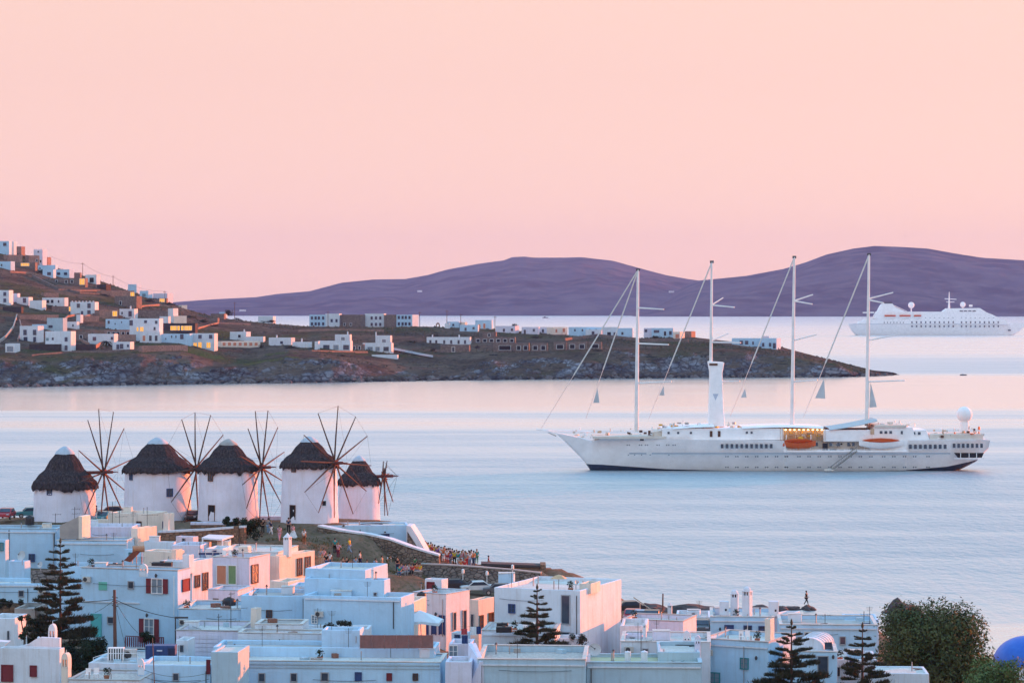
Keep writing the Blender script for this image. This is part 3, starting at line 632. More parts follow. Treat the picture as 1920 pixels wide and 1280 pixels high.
h_long = house('long white house with a row of six small windows along the bottom edge', 392, 826, 1242, 240, x2=838, dep=10, yaw=4, mat_=B_, roofm='roof lime', par=.15,
    wins=[('F', 491, 1269, 10, 14, 'dark'), ('F', 551, 1269, 10, 14, 'dark'), ('F', 609, 1268, 12, 14, 'dark'), ('F', 672, 1267, 10, 13, 'bluefull'), ('F', 730, 1268, 8, 12, 'redfull'), ('F', 779, 1268, 8, 11, 'browng')])
h_long2 = house('set back upper storey of the long white house, with stepped parapet', 400, 815, 1215, 244.5, dep=5, yaw=4, mat_=B_, zb=PZ(1246, 240), roofm='roof screed', group=None, name='upper_storey')
h_step = house('raised white parapet block in the middle of the long roof', 603, 675, 1181, 248, dep=3, yaw=4, mat_=B_, zb=PZ(1225, 244), group=None, name='parapet_block')
h_stepl = house('white roof room behind the long house, left of the parapet block', 446, 604, 1188, 252, dep=3, yaw=4, mat_=W, zb=2, roofm='roof screed')
h_stair = house('small white stair house with grey flat lid and planks above the long roof', 478, 567, 1171, 255, dep=4, yaw=4, mat_=W, par=.05, roofm='concrete')
h_bowl = house('low garden house behind the planted roof edge', 566, 690, 1178, 257, dep=3, yaw=4, mat_=W, roofm='roof pink dirt')
h_big = house('big blank grey white block in front with dusty walled roof', 895, 1098, 1237, 238, x2=1103, dep=13.5, yaw=3, mat_=G_, roofm='roof pink dirt', par=.55, wins=())
h_bigr = house('wide plain white block with an olive stained roof strip', 1100, 1316, 1243, 240, dep=6, yaw=2, mat_=G_, roofm='roof olive', par=.22, wins=[])
h_bigr2 = house('plain white corner block with a small diamond shaped opening', 1234, 1313, 1222, 243, dep=8, yaw=2, mat_=G_, zb=PZ(1260, 240))
h_mid = house('low white terrace house with black water tank on its roof', 903, 1040, 1184, 258, dep=7, yaw=6, mat_=W, roofm='roof lime')
h_alley = house('narrow white house at the end of the alley', 842, 884, 1206, 252, dep=4, yaw=4, mat_=LI, wins=[('F', 850, 1225, 14, 30, 'pale')])
h_alley2 = house('pink white alley wall house below the red and blue cloth', 835, 884, 1240, 238, dep=4, yaw=3, mat_=LI)
# --- middle row
h_red = house('two storey white house with dark red shutters and small bell gable', 152, 333, 1070, 272, x2=357, yaw=18, mat_=B_, bevel=.16, roofm='roof screed', dep=8,
    wins=[('F', 295, 1098, 19, 26, 'red'), ('F', 246, 1096, 9, 12, 'dark'), ('F', 208, 1162, 10, 11, 'dark'), ('F', 280, 1181, 16, 42, 'rdoor'), ('F', 181, 1171, 17, 40, 'turq', 'door'),
          ('R', 348, 1096, 12, 20, 'redfull')])
h_red2 = house('white wing with brown shuttered windows on its sunlit side, beside red shuttered house', 336, 360, 1052, 285, x2=398, yaw=24, mat_=W, bevel=.2, roofm='roof lime',
    wins=[('R', 369, 1089, 8, 20, 'browng'), ('R', 384, 1089, 9, 30, 'browng')])
h_fin = house('tall white stepped chimney wall on the red shuttered house', 342, 355, 1040, 284, x2=361, yaw=20, mat_=W, par=.05, zb=PZ(1075, 284), group=None, name='chimney_wall', cat='wall', bevel=.05)
h_glass = house('house with orange and green curtained glass veranda', 398, 468, 1046, 292, x2=506, yaw=20, mat_=LI, roofm='roof lime', bevel=.12,
    wins=[('F', 416, 1077, 17, 34, 'orange'), ('F', 436, 1077, 14, 34, 'green'), ('R', 477, 1075, 11, 32, 'browng')])
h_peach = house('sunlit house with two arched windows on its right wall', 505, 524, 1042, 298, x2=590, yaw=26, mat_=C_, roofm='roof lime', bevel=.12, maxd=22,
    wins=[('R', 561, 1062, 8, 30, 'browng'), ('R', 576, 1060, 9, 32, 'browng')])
h_teal = house('long low house with pale green roof behind the veranda house', 400, 522, 1036, 306, dep=9, yaw=10, mat_=W, roofm='roof lime', par=.12)
h_lilac = house('pale lilac house with dome and black tank below the veranda', 390, 446, 1107, 280, x2=472, yaw=14, mat_=LI, roofm='roof lime')
h_lit4 = house('sunlit white house with dark blue door under the veranda', 468, 484, 1120, 284, x2=520, yaw=26, mat_=C_, wins=[('R', 492, 1128, 6, 26, 'bdoor')])
h_lit5 = house('small sunlit house with pipes between veranda house and large blue block', 505, 540, 1090, 288, x2=572, yaw=24, mat_=C_)
h_cb = house('wide blue white block with cream lit end in the middle of town', 571, 720, 1087, 266, x2=732, yaw=16, mat_=B_, roofm='roof lime', bevel=.05, zb=4, maxd=12)
h_cbt = house('taller blank block with chimney on the wide blue white house', 572, 685, 1068, 268, x2=727, yaw=16, mat_=B_, zb=PZ(1100, 266), bevel=.05, group=None, name='upper_storey', roofm='roof lime')
h_cl = house('wide lower house front with plain blue white wall in the centre', 569, 752, 1120, 262, x2=777, yaw=14, mat_=B_, bevel=.05, roofm='roof lime')
h_cll = house('blue white house with a sunlit corner post left of the wide front', 452, 571, 1117, 267, dep=7, yaw=6, mat_=B_, roofm='roof screed', bevel=.05, wins=())
h_post = house('narrow white stair house with one edge in pink light', 470, 481, 1140, 260, x2=487, yaw=22, mat_=C_, par=.05, bevel=.04, dep=1.5)
h_21 = house('white house with two tall dark windows beside dark blue doors', 775, 836, 1114, 286, x2=881, yaw=30, mat_=W, roofm='roof lime', bevel=.12, maxd=14,
    wins=[('R', 851, 1164, 5, 32, 'dark'), ('R', 870, 1162, 6, 36, 'dark'), ('F', 800, 1172, 6, 34, 'bdoor'), ('F', 814, 1172, 7, 32, 'bdoor'), ('F', 829, 1171, 9, 34, 'bdoor')])
h_21t = house('small roof room with brown window and sunlit flank', 797, 828, 1086, 292, x2=840, yaw=26, mat_=W, zb=PZ(1118, 288), bevel=.06, wins=[('F', 808, 1097, 12, 11, 'redfull')])
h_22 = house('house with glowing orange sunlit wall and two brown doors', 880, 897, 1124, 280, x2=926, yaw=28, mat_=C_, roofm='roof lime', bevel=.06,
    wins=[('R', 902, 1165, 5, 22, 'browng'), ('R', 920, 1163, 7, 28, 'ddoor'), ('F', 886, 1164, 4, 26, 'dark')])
h_22l = house('low white lean to with dark opening left of the umbrella', 735, 777, 1127, 276, dep=5, yaw=12, mat_=C_, wins=[('F', 765, 1142, 8, 24, 'dark')])
h_23 = house('large white two storey house with tall window and pink lit gable side', 927, 1088, 1107, 266, x2=1165, yaw=22, mat_=W, roofm='roof lime', bevel=.05, maxd=18,
    wins=[('F', 1061, 1142, 14, 52, 'dark'), ('F', 1061, 1192, 13, 14, 'dark')])
h_23t = house('small pink lit roof box on the large white house', 1086, 1108, 1094, 268, x2=1126, yaw=22, mat_=C_, zb=PZ(1112, 266), bevel=.04, group=None, name='roof_room')
h_25 = house('lilac white house with orange sunlit end and round roof edges', 1166, 1281, 1165, 276, x2=1306, yaw=18, mat_=LI, roofm='roof lime', bevel=.2, wins=[('F', 1226, 1194, 12, 4, 'dark')])
h_25b = house('low white house with lamp posts in front of the lilac house', 1163, 1212, 1172, 268, dep=6, yaw=5, mat_=W)
h_25c = house('low white terrace wall house behind the twin belfries', 1164, 1332, 1204, 256, dep=8, yaw=4, mat_=W, roofm='roof lime')
h_26 = house('white seaside house with blue door and two blue windows', 1332, 1452, 1157, 300, dep=9, yaw=4, mat_=B_, roofm='roof lime', bevel=.12,
    wins=[('F', 1367, 1186, 15, 28, 'bdoor'), ('F', 1402, 1181, 13, 16, 'blue'), ('F', 1429, 1182, 11, 16, 'blue')])
h_26l = house('low white seaside house in front of the dark shore rocks', 1268, 1332, 1156, 322, dep=7, yaw=4, mat_=W, roofm='roof lime', bevel=.12)
h_26p = house('white house with small pink sunlit wall behind the tallest right hand pine', 1440, 1466, 1153, 302, x2=1500, yaw=30, mat_=W, roofm='roof lime', bevel=.15)
h_27 = house('broad white house with flat grey roof to the left of the leafy tree', 1462, 1645, 1172, 288, dep=9, yaw=4, mat_=B_, roofm='roof screed', bevel=.1, wins=[('F', 1620, 1250, 9, 24, 'blue')])
h_27r = house('white upper block touching the leafy tree', 1584, 1648, 1162, 296, dep=6, yaw=4, mat_=B_)
h_28 = house('blue white house with teal framed windows near the bottom edge', 1312, 1441, 1204, 258, x2=1492, yaw=26, mat_=B_, roofm='roof lime', bevel=.1, maxd=14,
    wins=[('F', 1396, 1243, 13, 18, 'teal'), ('F', 1340, 1274, 18, 26, 'teal')])
h_28c = house('slim pink lit tower post on the corner of the teal window house', 1434, 1445, 1160, 259, x2=1450, yaw=26, mat_=C_, par=.05, bevel=.05, zb=PZ(1212, 258), dep=1.5, group=None, name='corner_tower')
h_29 = house('white house with a tall barred window right of the pink lit wall', 1486, 1570, 1222, 256, dep=6, yaw=5, mat_=B_, bevel=.12, wins=[('F', 1543, 1247, 18, 34, 'dark'), ('F', 1520, 1310, 10, 20, 'dark')])
h_30 = house('white terraced house with tall blue window between two pines', 1560, 1645, 1236, 262, dep=7, yaw=4, mat_=W, wins=[('F', 1598, 1250, 8, 22, 'blue')])
h_31 = house('low white vaulted house under the leafy tree', 1640, 1742, 1262, 244, dep=5, yaw=3, mat_=W, roofm='roof lime', bevel=.3, par=.1)
# --- upper rows towards the mills
h_1 = house('long blank blue white wall house at the left under the first windmill', -60, 106, 992, 322, dep=5, yaw=4, mat_=B_, roofm='roof screed', bevel=.05)
h_2 = house('long lower blue white wall house behind the tall pine', 106, 238, 1014, 318, dep=4.5, yaw=4, mat_=B_, roofm='roof screed', bevel=.05)
h_4 = house('low lilac white house below the first windmill', 152, 248, 987, 326, dep=5, yaw=4, mat_=LI, roofm='roof lime', bevel=.06)
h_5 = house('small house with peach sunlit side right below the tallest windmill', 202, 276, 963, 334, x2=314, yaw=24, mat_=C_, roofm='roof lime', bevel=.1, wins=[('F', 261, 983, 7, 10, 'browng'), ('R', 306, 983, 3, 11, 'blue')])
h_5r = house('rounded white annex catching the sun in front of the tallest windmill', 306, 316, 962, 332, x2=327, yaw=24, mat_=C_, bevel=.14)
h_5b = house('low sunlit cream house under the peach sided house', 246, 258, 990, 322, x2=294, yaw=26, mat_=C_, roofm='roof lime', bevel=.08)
h_8 = house('long narrow house with grey roof edge amid the roof clutter', 270, 322, 1016, 312, x2=330, yaw=16, mat_=W, roofm='roof screed', bevel=.06)
h_8b = house('white house with dark roof gutter below the pergola', 322, 376, 1022, 308, dep=5, yaw=8, mat_=LI, roofm='roof lime')
h_8c = house('grey roofed house with sunlit side behind the black tanks', 268, 322, 1034, 302, x2=346, yaw=26, mat_=C_, roofm='roof screed', bevel=.05)
h_9 = house('small sunlit cream block behind the bell gable house', 322, 330, 1030, 298, x2=342, yaw=26, mat_=C_, bevel=.05)
h_20 = house('white house at the left edge with teal window', -60, 10, 1012, 308, x2=17, yaw=14, mat_=B_, bevel=.1, wins=[('F', 2, 1024, 8, 13, 'teal')])
h_20b = house('white roof box carrying the large satellite dish', 16, 46, 1052, 298, x2=57, yaw=16, mat_=B_, bevel=.05)
h_20c = house('wide blue white wall house on the left behind the pine', -60, 152, 1094, 288, dep=6, yaw=3, mat_=B_, roofm='roof lime', bevel=.06)
h_20d = house('beige plastered wall house behind the pine and church', 27, 66, 1140, 262, dep=5, yaw=4, mat_='concrete', roofm='roof screed')
h_20e = house('white chapel with narrow slit window at the left edge', -20, 28, 1158, 252, dep=4, yaw=6, mat_=W, bevel=.3, wins=[('F', 16, 1190, 3, 16, 'dark')], name='chapel', cat='chapel')
h_20f = house('flat reed shaded roof house behind the pine', 118, 200, 1062, 292, dep=5, yaw=5, mat_=B_, roofm='roof screed', bevel=.05)
# terrace buildings by the smallest mill
h_40 = house('long low white terrace building with blue door below the smallest windmill', 598, 765, 984, 347, dep=5, yaw=-4, mat_='limewash blue', roofm='roof lime', bevel=.12, par=.15, zb=6.5, wins=[('F', 722, 1007, 14, 11, 'bluefull', 'door'), ('F', 722, 997, 3, 3, 'hole'), ('F', 644, 985, 4, 3, 'hole')])
# ---------------------------------------------------------------- chimneys, belfries, roof things
def root_px(name, px, pyb, Y, label, cat, group=None, z=None):
    p = P(px, pyb, Y)
    if z is not None: p.z = z
    return empty(name, p, label, cat, group)
def chimney_pot(label, px, pyt, pyb, Y, wpx, yaw=12, dome=False, m=W, group='whitewashed chimneys'):
    """square stack, belfry like pierced lantern, pyramid or dome cap"""
    p = P(px, pyb, Y); r = empty('chimney', p, label, 'chimney', group); s = Y / F; h = (pyb - pyt) * s; w = wpx * s; y = R(yaw)
    MB().box(p + Vector((0, 0, h * .3)), (w, w, h * .6 + .4), -y).build('stack', m, r, bevel=.03)
    b = MB(); c, q = math.cos(-y), math.sin(-y)
    for a in (-1, 0, 1):
        for e in (-1, 0, 1):
            if a == 0 and e == 0: continue
            if (a == 0 or e == 0): b.box(p + Vector(((a * c - e * q) * w * .36, (a * q + e * c) * w * .36, h * .69)), (w * .14, w * .14, h * .18), -y)
            else: b.box(p + Vector(((a * c - e * q) * w * .38, (a * q + e * c) * w * .38, h * .69)), (w * .22, w * .22, h * .18), -y)
    b.build('lantern', m, r)
    MB().box(p + Vector((0, 0, h * .69)), (w * .5, w * .5, h * .17), -y).build('flue', 'dark hole', r)
    t = MB(); t.box(p + Vector((0, 0, h * .795)), (w * 1.08, w * 1.08, h * .03), -y)
    if dome: t.ball(p + Vector((0, 0, h * .81)), w * .48, 14, (1, 1, 1.1), True); t.tube(p + Vector((0, 0, h * .9)), p + Vector((0, 0, h)), .05, .03, 6)
    else: t.lathe([(w * .62, 0), (w * .3, h * .1), (.02, h * .19)], p + Vector((0, 0, h * .81)), 4)
    t.build('cap', m, r); return r
def bell_gable(label, px, pyt, pyb, Y, wpx, yaw=8, m=W, tower=False, group='small whitewashed bell gables'):
    """flat belfry with two arched openings and a rounded pediment"""
    p = P(px, pyb, Y); r = empty('bell_gable', p, label, 'bell gable', group); s = Y / F; h = (pyb - pyt) * s; w = wpx * s; a = -R(yaw); d = w * (.8 if tower else .35)
    e1 = Vector((math.cos(a), math.sin(a), 0)); n = Vector((-math.sin(a), math.cos(a), 0)); z = Vector((0, 0, 1))
    hb = .55 if tower else .30
    MB().obox(p + z * h * hb / 2 + n * d / 2, e1, n, (w, d, h * hb + .3)).build('base', m, r, bevel=.03)
    ho = h * .25
    for k in (-1, 0, 1): MB().obox(p + e1 * k * w * .42 + z * (h * hb + ho / 2) + n * d / 2, e1, n, (w * .17, d, ho)).build('pier', m, r)
    top = [p + z * (h * hb + ho) + e1 * q * w * .5 for q in (-1, 1)]
    arc = [p + e1 * math.cos(t) * w * .5 + z * (h * hb + ho + math.sin(t) * (h - h * hb - ho) * .92) for t in [math.pi * k / 8 for k in range(9)]]
    b = MB(); b.extr(arc, n * d); b.tube(p + n * d / 2 + z * h * .95, p + n * d / 2 + z * (h * 1.06), .04, .03, 5); b.build('pediment', m, r)
    for k in (-.5, .5): MB().lathe([(.02, h * .12), (w * .07, h * .1), (w * .1, 0)], p + e1 * k * w * .42 + n * d / 2 + z * (h * hb + h * .05), 8).build('bell', 'dark metal', r)
    return r
bell_gable('tall pale bell tower on the lower left church', 97, 1168, 1240, 243, 14, 10, W, True, None)
bell_gable('pink lit bell tower at the corner of the lower left church', 121, 1222, 1290, 234, 15, 24, C_, True, None)
bell_gable('little bell gable on the red shuttered house roof', 268, 1056, 1078, 271, 16, 14)
bell_gable('little white bell gable by the sagging cables and blue tank', 264, 1233, 1262, 235, 12, 6)
bell_gable('larger of the twin belfries beside the olive roof strip', 1288, 1180, 1212, 252, 14, 6)
bell_gable('narrow tall belfry right of its larger twin', 1308, 1190, 1232, 245, 11, 4, LI, True, None)
chimney_pot('domed chimney with dark slots on the seaside roof', 1377, 1102, 1152, 305, 14, 8, True)
chimney_pot('taller seaside chimney with pink sunlit side', 1401, 1096, 1152, 303, 15, 26, True)
chimney_pot('white lantern chimney on the peach house roof', 539, 998, 1040, 300, 12, 22)
chimney_pot('slender chimney on the upper blank block in mid town', 699, 1062, 1090, 268, 5, 16)
chimney_pot('tiny chimney with dark hole left of its twin above the olive roof', 1177, 1219, 1234, 243, 11, 4)
chimney_pot('tiny chimney with dark hole above the olive roof, by the mast', 1208, 1218, 1235, 243, 12, 4)
chimney_pot('white pointed chimney by the shore rocks', 1256, 1128, 1160, 318, 8, 10)
chimney_pot('slim white chimney above the lilac end house', 1209, 1162, 1206, 262, 6, 20)
def plain_box(name, label, px0, px1, pyt, pyb, Y, d, m, cat, group=None, yaw=6, bevel=.04):
    s = Y / F; a = R(yaw); c = P((px0 + px1) / 2, pyb, Y); r = empty(name, c, label, cat, group); w = (px1 - px0) * s; h = (pyb - pyt) * s
    MB().box(c + Vector((math.sin(a) * d / 2, math.cos(a) * d / 2, h / 2)), (w, d, h), -a).build('body', m, r, bevel=bevel)
    return r, c, w, h
for lb, a, b_, t, bt, Y in (('square white chimney box left of the domed chimney', 1349, 1366, 1127, 1153, 304), ('square white chimney box right of the domed chimneys', 1441, 1460, 1127, 1155, 302)):
    r, c, w, h = plain_box('chimney', lb, a, b_, t, bt, Y, 1.1, W, 'chimney', 'whitewashed chimneys')
    MB().box(c + Vector((w * .2, -.01, h * .4)), (.22, .05, .25)).build('vent', 'dark hole', r)
# church gable wall
def church_gable():
    Y = 241.5; pts = [(-40, 1222), (20, 1214), (52, 1207), (66, 1198), (76, 1194), (94, 1195), (112, 1196), (112, 1230), (-40, 1230)]
    b = MB(); b.extr([P(x, y, Y) for x, y in pts], (0.05, .5, 0)); o = b.build('gable', W, h_church.root); 
    MB().ball(P(72, 1196, Y) + Vector((0, .2, 0)), .16, 8).build('finial', W, h_church.root)
    bb = MB(); bb.extr([P(4, 1214, 240.5), P(16, 1203, 240.5), P(-30, 1200, 240.5), P(-40, 1216, 240.5)], (0, 1.2, 0)); bb.build('buttress', W, h_church.root)
church_gable()
# cornices on the long house, panel fence
def trims():
    h = h_long
    for py, hh, pr in ((1244, 3, .12), (1251, 2, .06)):
        p0, Y0 = face_pt(h, 'F', 393, py); p1, Y1 = face_pt(h, 'F', 825, py)
        MB().obox((p0 + p1) / 2 - h.v * (pr / 2 + .003), -h.u, -h.v, ((p1 - p0).length, pr, hh * .048)).build('cornice', G_, h.root)
    r = empty('panel_fence', P(743, 1216, 243.4), 'fence of rusty red brown panels on the long house roof', 'fence')
    for k in range(6):
        x0, x1 = lerp(675, 812, k / 6), lerp(675, 812, (k + 1) / 6); a, b = P(x0 + .6, 1215, 243.4), P(x1 - .6, 1215, 243.4 - .0); c = (a + b) / 2
        MB().box(c + Vector((0, 0, .62)), ((b - a).length, .06, 1.2)).build('panel', 'rust panel', r)
    for k in range(7): MB().tube(P(lerp(675, 812, k / 6), 1216, 243.48), P(lerp(675, 812, k / 6), 1189, 243.48), .035, n=5).build('post', 'galvanised', r)
mat('rust panel', (.26, .12, .11), (.17, .10, .10), 1.2, fine=(5., (.20, .09, .08)))
trims()
# planted roof edge, reed roof
def water_tank(label, px, pyb, Y, wpx, hpx, m='black plastic', group='black roof water tanks', flat=False):
    s = Y / F; c = P(px, pyb, Y); r = empty('water_tank', c, label, 'water tank', group); w = wpx * s; h = hpx * s
    b = MB()
    if flat: b.box(c + Vector((0, w * .2, h / 2)), (w, w * .5, h * .9)); b.build('tank', m, r, bevel=.08); MB().lathe([(w * .12, 0), (w * .12, h * .12), (.01, h * .14)], c + Vector((0, w * .2, h * .94)), 10).build('lid', m, r)
    else:
        prof = [(w * .46, 0)] + [(w * (.5 if k % 2 else .475), h * .75 * k / 8) for k in range(1, 9)] + [(w * .36, h * .9), (w * .14, h * .95), (w * .14, h), (.01, h)]
        b.lathe(prof, c + Vector((0, w * .5, 0)), 20); b.build('tank', m, r, smooth=True); MB().tube(c + Vector((w * .5, w * .5, h * .1)), c + Vector((w * .8, w * .5, h * .1)), .04, n=6).build('outlet', 'galvanised', r)
    return r
water_tank('round black water tank with pale dome behind it in mid town', 428, 1143, 275, 26, 23)
water_tank('flat black roof tank left of the orange water heater', 214, 1071, 290, 30, 15, flat=True)
water_tank('black roof tank on the right behind the small bell gable', 303, 1068, 288, 38, 15, flat=True)
water_tank('small black roof tank next to the small bell gable', 256, 1069, 287, 16, 7, flat=True)
water_tank('black water tank on the low terrace house by the slim pine', 945, 1186, 257, 30, 12, flat=True)
water_tank('smaller black tank standing behind the other on the terrace house', 942, 1174, 259, 22, 7, flat=True)
water_tank('dark round tank at the alley above the umbrella', 790, 1128, 282, 18, 19)
water_tank('dark round tank half hidden by the first windmill', 54, 984, 326, 18, 18)
def dish(label, px, py, Y, dpx, face=(-.5, -.8, .35), stand=1.0):
    s = Y / F; c = P(px, py, Y); r = empty('satellite_dish', c - Vector((0, 0, stand)), label, 'satellite dish', 'roof satellite dishes'); R0 = dpx * s / 2
    n = Vector(face).normalized(); u = n.orthogonal().normalized(); w = n.cross(u); b = MB(); vs = []; K = 5; N_ = 20
    for k in range(K + 1):
        q = k / K * R0
        for i in range(N_):
            a = 2 * math.pi * i / N_; vs.append(c + (u * math.cos(a) + w * math.sin(a)) * q - n * (R0 * .28 * (1 - (k / K) ** 2)))
    b.add(vs, [(k * N_ + i, k * N_ + (i + 1) % N_, (k + 1) * N_ + (i + 1) % N_, (k + 1) * N_ + i) for k in range(K) for i in range(N_)])
    b.build('reflector', 'dish grey', r, smooth=True)
    f = MB(); f.tube(c - w * R0 * .9, c + n * R0 * .8, .025, n=5); f.tube(c + n * R0 * .75, c + n * R0 * .95, .07, n=6); f.build('feed_arm', 'dark metal', r)
    MB().tube(c - n * R0 * .3, c - n * R0 * .3 - Vector((0, 0, stand)), .04, n=6).build('mast', 'galvanised', r); return r
mat('dish grey', (.50, .54, .56), (.40, .44, .46), 2., rough=.5)
dish('large grey satellite dish on the white roof box at the left', 40, 1041, 296, 19)
dish('grey satellite dish half hidden by the tall pine', 75, 1058, 296, 12)
dish('large pale satellite dish on the olive strip roof', 1115, 1217, 241, 24, (0, -1, .3), .5)
dish('small dish glowing pink on the large white house roof', 1081, 1091, 269, 9, (.8, -.6, .2), .7)
dish('pink lit dish on a short stand by the seaside blue windows', 1400, 1185, 290, 13, (.7, -.7, .2), .8)
dish('dark leaning dish at the wall of the wide block', 562, 1110, 276, 20, (-.9, -.4, .2), .8)
def heater(label, px, py, Y):
    s = Y / F; a = P(px, py, Y); r = empty('solar_heater', a - Vector((0, 0, 1)), label, 'solar heater', None)
    t = P(250, 1029, Y); b = MB(); b.tube(t + Vector((-.1, .2, 0)), t + Vector((1.15, .5, 0)), .36, n=14); b.build('tank', 'copper', r, smooth=False)
    e = Vector((.6, .5, 0)); p = [P(232, 1050, Y), P(243, 1053, Y), P(262, 1033, Y) , P(252, 1031, Y)]
    b = MB(); b.extr(p, (0.1, .25, -.02)); b.build('collector', 'collector red', r)
    f = MB()
    for q in (248, 256, 266): f.tube(P(q, 1034, Y + .3), P(q, 1056, Y + .3), .035, n=5)
    f.build('frame', 'galvanised', r)
mat('copper', (.50, .25, .13), (.40, .18, .10), 3., rough=.45); mat('collector red', (.24, .07, .04), (.12, .04, .03), 2., stretch=(1, 1, 6), rough=.4)
heater('orange solar water heater with red sloping panel behind the bell gable', 250, 1040, 294)
def antenna(label, px, pyt, pyb, Y, arms=((.1, 10),), m='dark metal'):
    r = root_px('antenna', px, pyb, Y, label, 'antenna', 'thin roof antennas'); s = Y / F
    MB().tube(P(px, pyb, Y), P(px, pyt, Y), .035, n=5).build('mast', m, r); b = MB()
    for t, L in arms:
        c = P(px, lerp(pyt, pyb, t), Y); L = L * s; b.tube(c + Vector((-L * .5, 0, 0)), c + Vector((L, .2, .05)), .022, n=4)
        for k in range(4): q = c + Vector((lerp(-L * .5, L, k / 3), 0, 0)); b.tube(q - Vector((0, .35, 0)), q + Vector((0, .35, .1)), .018, n=4)
    b.build('rods', m, r)
for lb, x, t, b_, Y, ar in (('dark antenna rods between first and second windmills', 224, 955, 1000, 332, ((.3, 14), (.6, 10))), ('thin antenna on the lilac shed left of the first mill base', 211, 940, 990, 334, ((.45, 12),)), ('antenna in front of the peach sided house', 276, 950, 1012, 326, ((.25, 20), (.6, 8))), ('tall antenna by the yellow lit post under the pergola', 375, 1010, 1100, 296, ((.5, 24),)),
                            ('antenna mast right of the black round tank', 433, 1110, 1178, 262, ((.05, 6), (.45, 30), (.8, 16))), ('thin mast on the lilac wall house', 410, 1150, 1215, 258, ((.1, 5),)), ('bent wire antenna on the centre house corner', 737, 1122, 1175, 263, ((.05, 8), (.4, 5), (.7, 4))), ('short antenna near the stair house', 476, 1100, 1150, 268, ((.1, 8), (.3, 5))),
                            ('double rod antenna on the roof above the olive strip', 1202, 1180, 1235, 250, ((.4, 20),)), ('thin antenna on the wide block beside the pines', 1547, 1150, 1170, 290, ((.2, 10),)), ('low roof antenna left of the leafy tree', 1620, 1145, 1168, 292, ((.3, 12),)), ('bent antenna on the shed below the first windmill', 140, 950, 972, 324, ((.2, 10), (.6, 9))), ('thin antenna in front of the first windmill', 104, 962, 986, 330, ((.1, 10),)), ('tall wire antenna on the teal roof of the veranda row', 449, 1006, 1030, 314, ((.5, 18),))):
    antenna(lb, x, t, b_, Y, ar)
# shed, pergola, umbrella, blue tank, fan unit, slatted box, railing
def shed():
    r = root_px('shed', 132, 1006, 320, 'grey brown wedge shaped shed with plants before it', 'shed'); Y = 319
    b = MB(); b.extr([P(112, 1010, Y), P(112, 985, Y), P(147, 968, Y), P(147, 1010, Y)], (.8, 3., 0)); b.build('walls', 'concrete', r)
    b = MB(); b.extr([P(147.3, 1010, Y), P(147.3, 967, Y), P(154, 968, Y), P(154, 1010, Y)], (.6, 2.4, 0)); b.build('end_wall', C_, r)
shed()
def pergola():
    r = root_px('pergola', 410, 1040, 312, 'white flat roofed pergola on slim posts left of the dark bushes', 'pergola'); Y = 311
    b = MB(); b.extr([P(378, 1010, Y), P(417, 1013, Y), P(438, 1006, Y + 5), P(392, 1004, Y + 5)], (0, 0, .18)); b.build('roof_slab', W, r)
    for x, yb, d in ((417, 1038, 0), (431, 1036, 3.4), (380, 1038, .2)):
        MB().tube(P(x, yb, Y + d + .2), P(x, 1010, Y + d + .2), .10, n=6).build('post', 'white paint', r)
    rr = root_px('roof_railing', 430, 1036, 303, 'white roof railing with blue cloth above the veranda house', 'railing'); b = MB()
    for k in range(9): x = 372 + k * 13.5; b.tube(P(x, 1041, 302), P(x, 1030, 302), .035, n=4)
    for y in (1030.5, 1035): b.tube(P(372, y, 302), P(480, y, 302), .03, n=4)
    b.build('rails', 'white paint', rr); MB().box(P(424, 1037.5, 302.1), (6.2, .03, .25)).build('cloth', 'blue paint', rr)
    c = root_px('water_tank', 458, 1038, 305, 'cream white roof cube on the terrace beside the pergola', 'water tank'); MB().box(P(459, 1030, 306), (1.25, 1.1, .95), -.3).build('tank', C_, c, bevel=.15)
pergola()
def umbrella():
    Y = 268; r = root_px('parasol', 793, 1190, Y, 'wide pale blue square parasol over the alley terrace', 'parasol'); t = P(787, 1143, Y); cs = []
    for x, y, d in ((755, 1166, -1), (823, 1168, -1.4), (832, 1160, 1.6), (766, 1158, 2)): cs.append(P(x, y, Y + d))
    b = MB(); vs = [t] ; fs = []
    for i in range(4):
        a, c = cs[i], cs[(i + 1) % 4]; m1 = (a + c) / 2 + Vector((0, 0, .12)); o = len(b.v)
        b.add([t, a, m1, c, a - Vector((0, 0, .28)), m1 - Vector((0, 0, .26)), c - Vector((0, 0, .28))], [(0, 1, 2), (0, 2, 3), (1, 4, 5, 2), (2, 5, 6, 3)])
    b.build('canopy', 'canvas', r); MB().tube(P(790, 1195, Y + .3), t, .05, n=6).build('pole', 'white paint', r); b = MB()
    for c in cs: b.tube(t - Vector((0, 0, .1)), c - Vector((0, 0, .05)), .025, n=4)
    b.build('ribs', 'white paint', r)
    Y = 262; r = root_px('parasol', 1047, 1112, Y + 8, 'tilted parasol in orange sunlight on the large white house roof', 'parasol'); t = P(1048, 1081, 270)
    b = MB(); b.lathe([(.02, .25), (.45, .12), (.85, -.15)], t, 8); b.build('canopy', 'peach canvas', r); MB().tube(P(1047, 1110, 270), t, .03, n=5).build('pole', 'weathered timber', r)
mat('peach canvas', (.62, .42, .26), (.5, .34, .2), 2.)
umbrella()
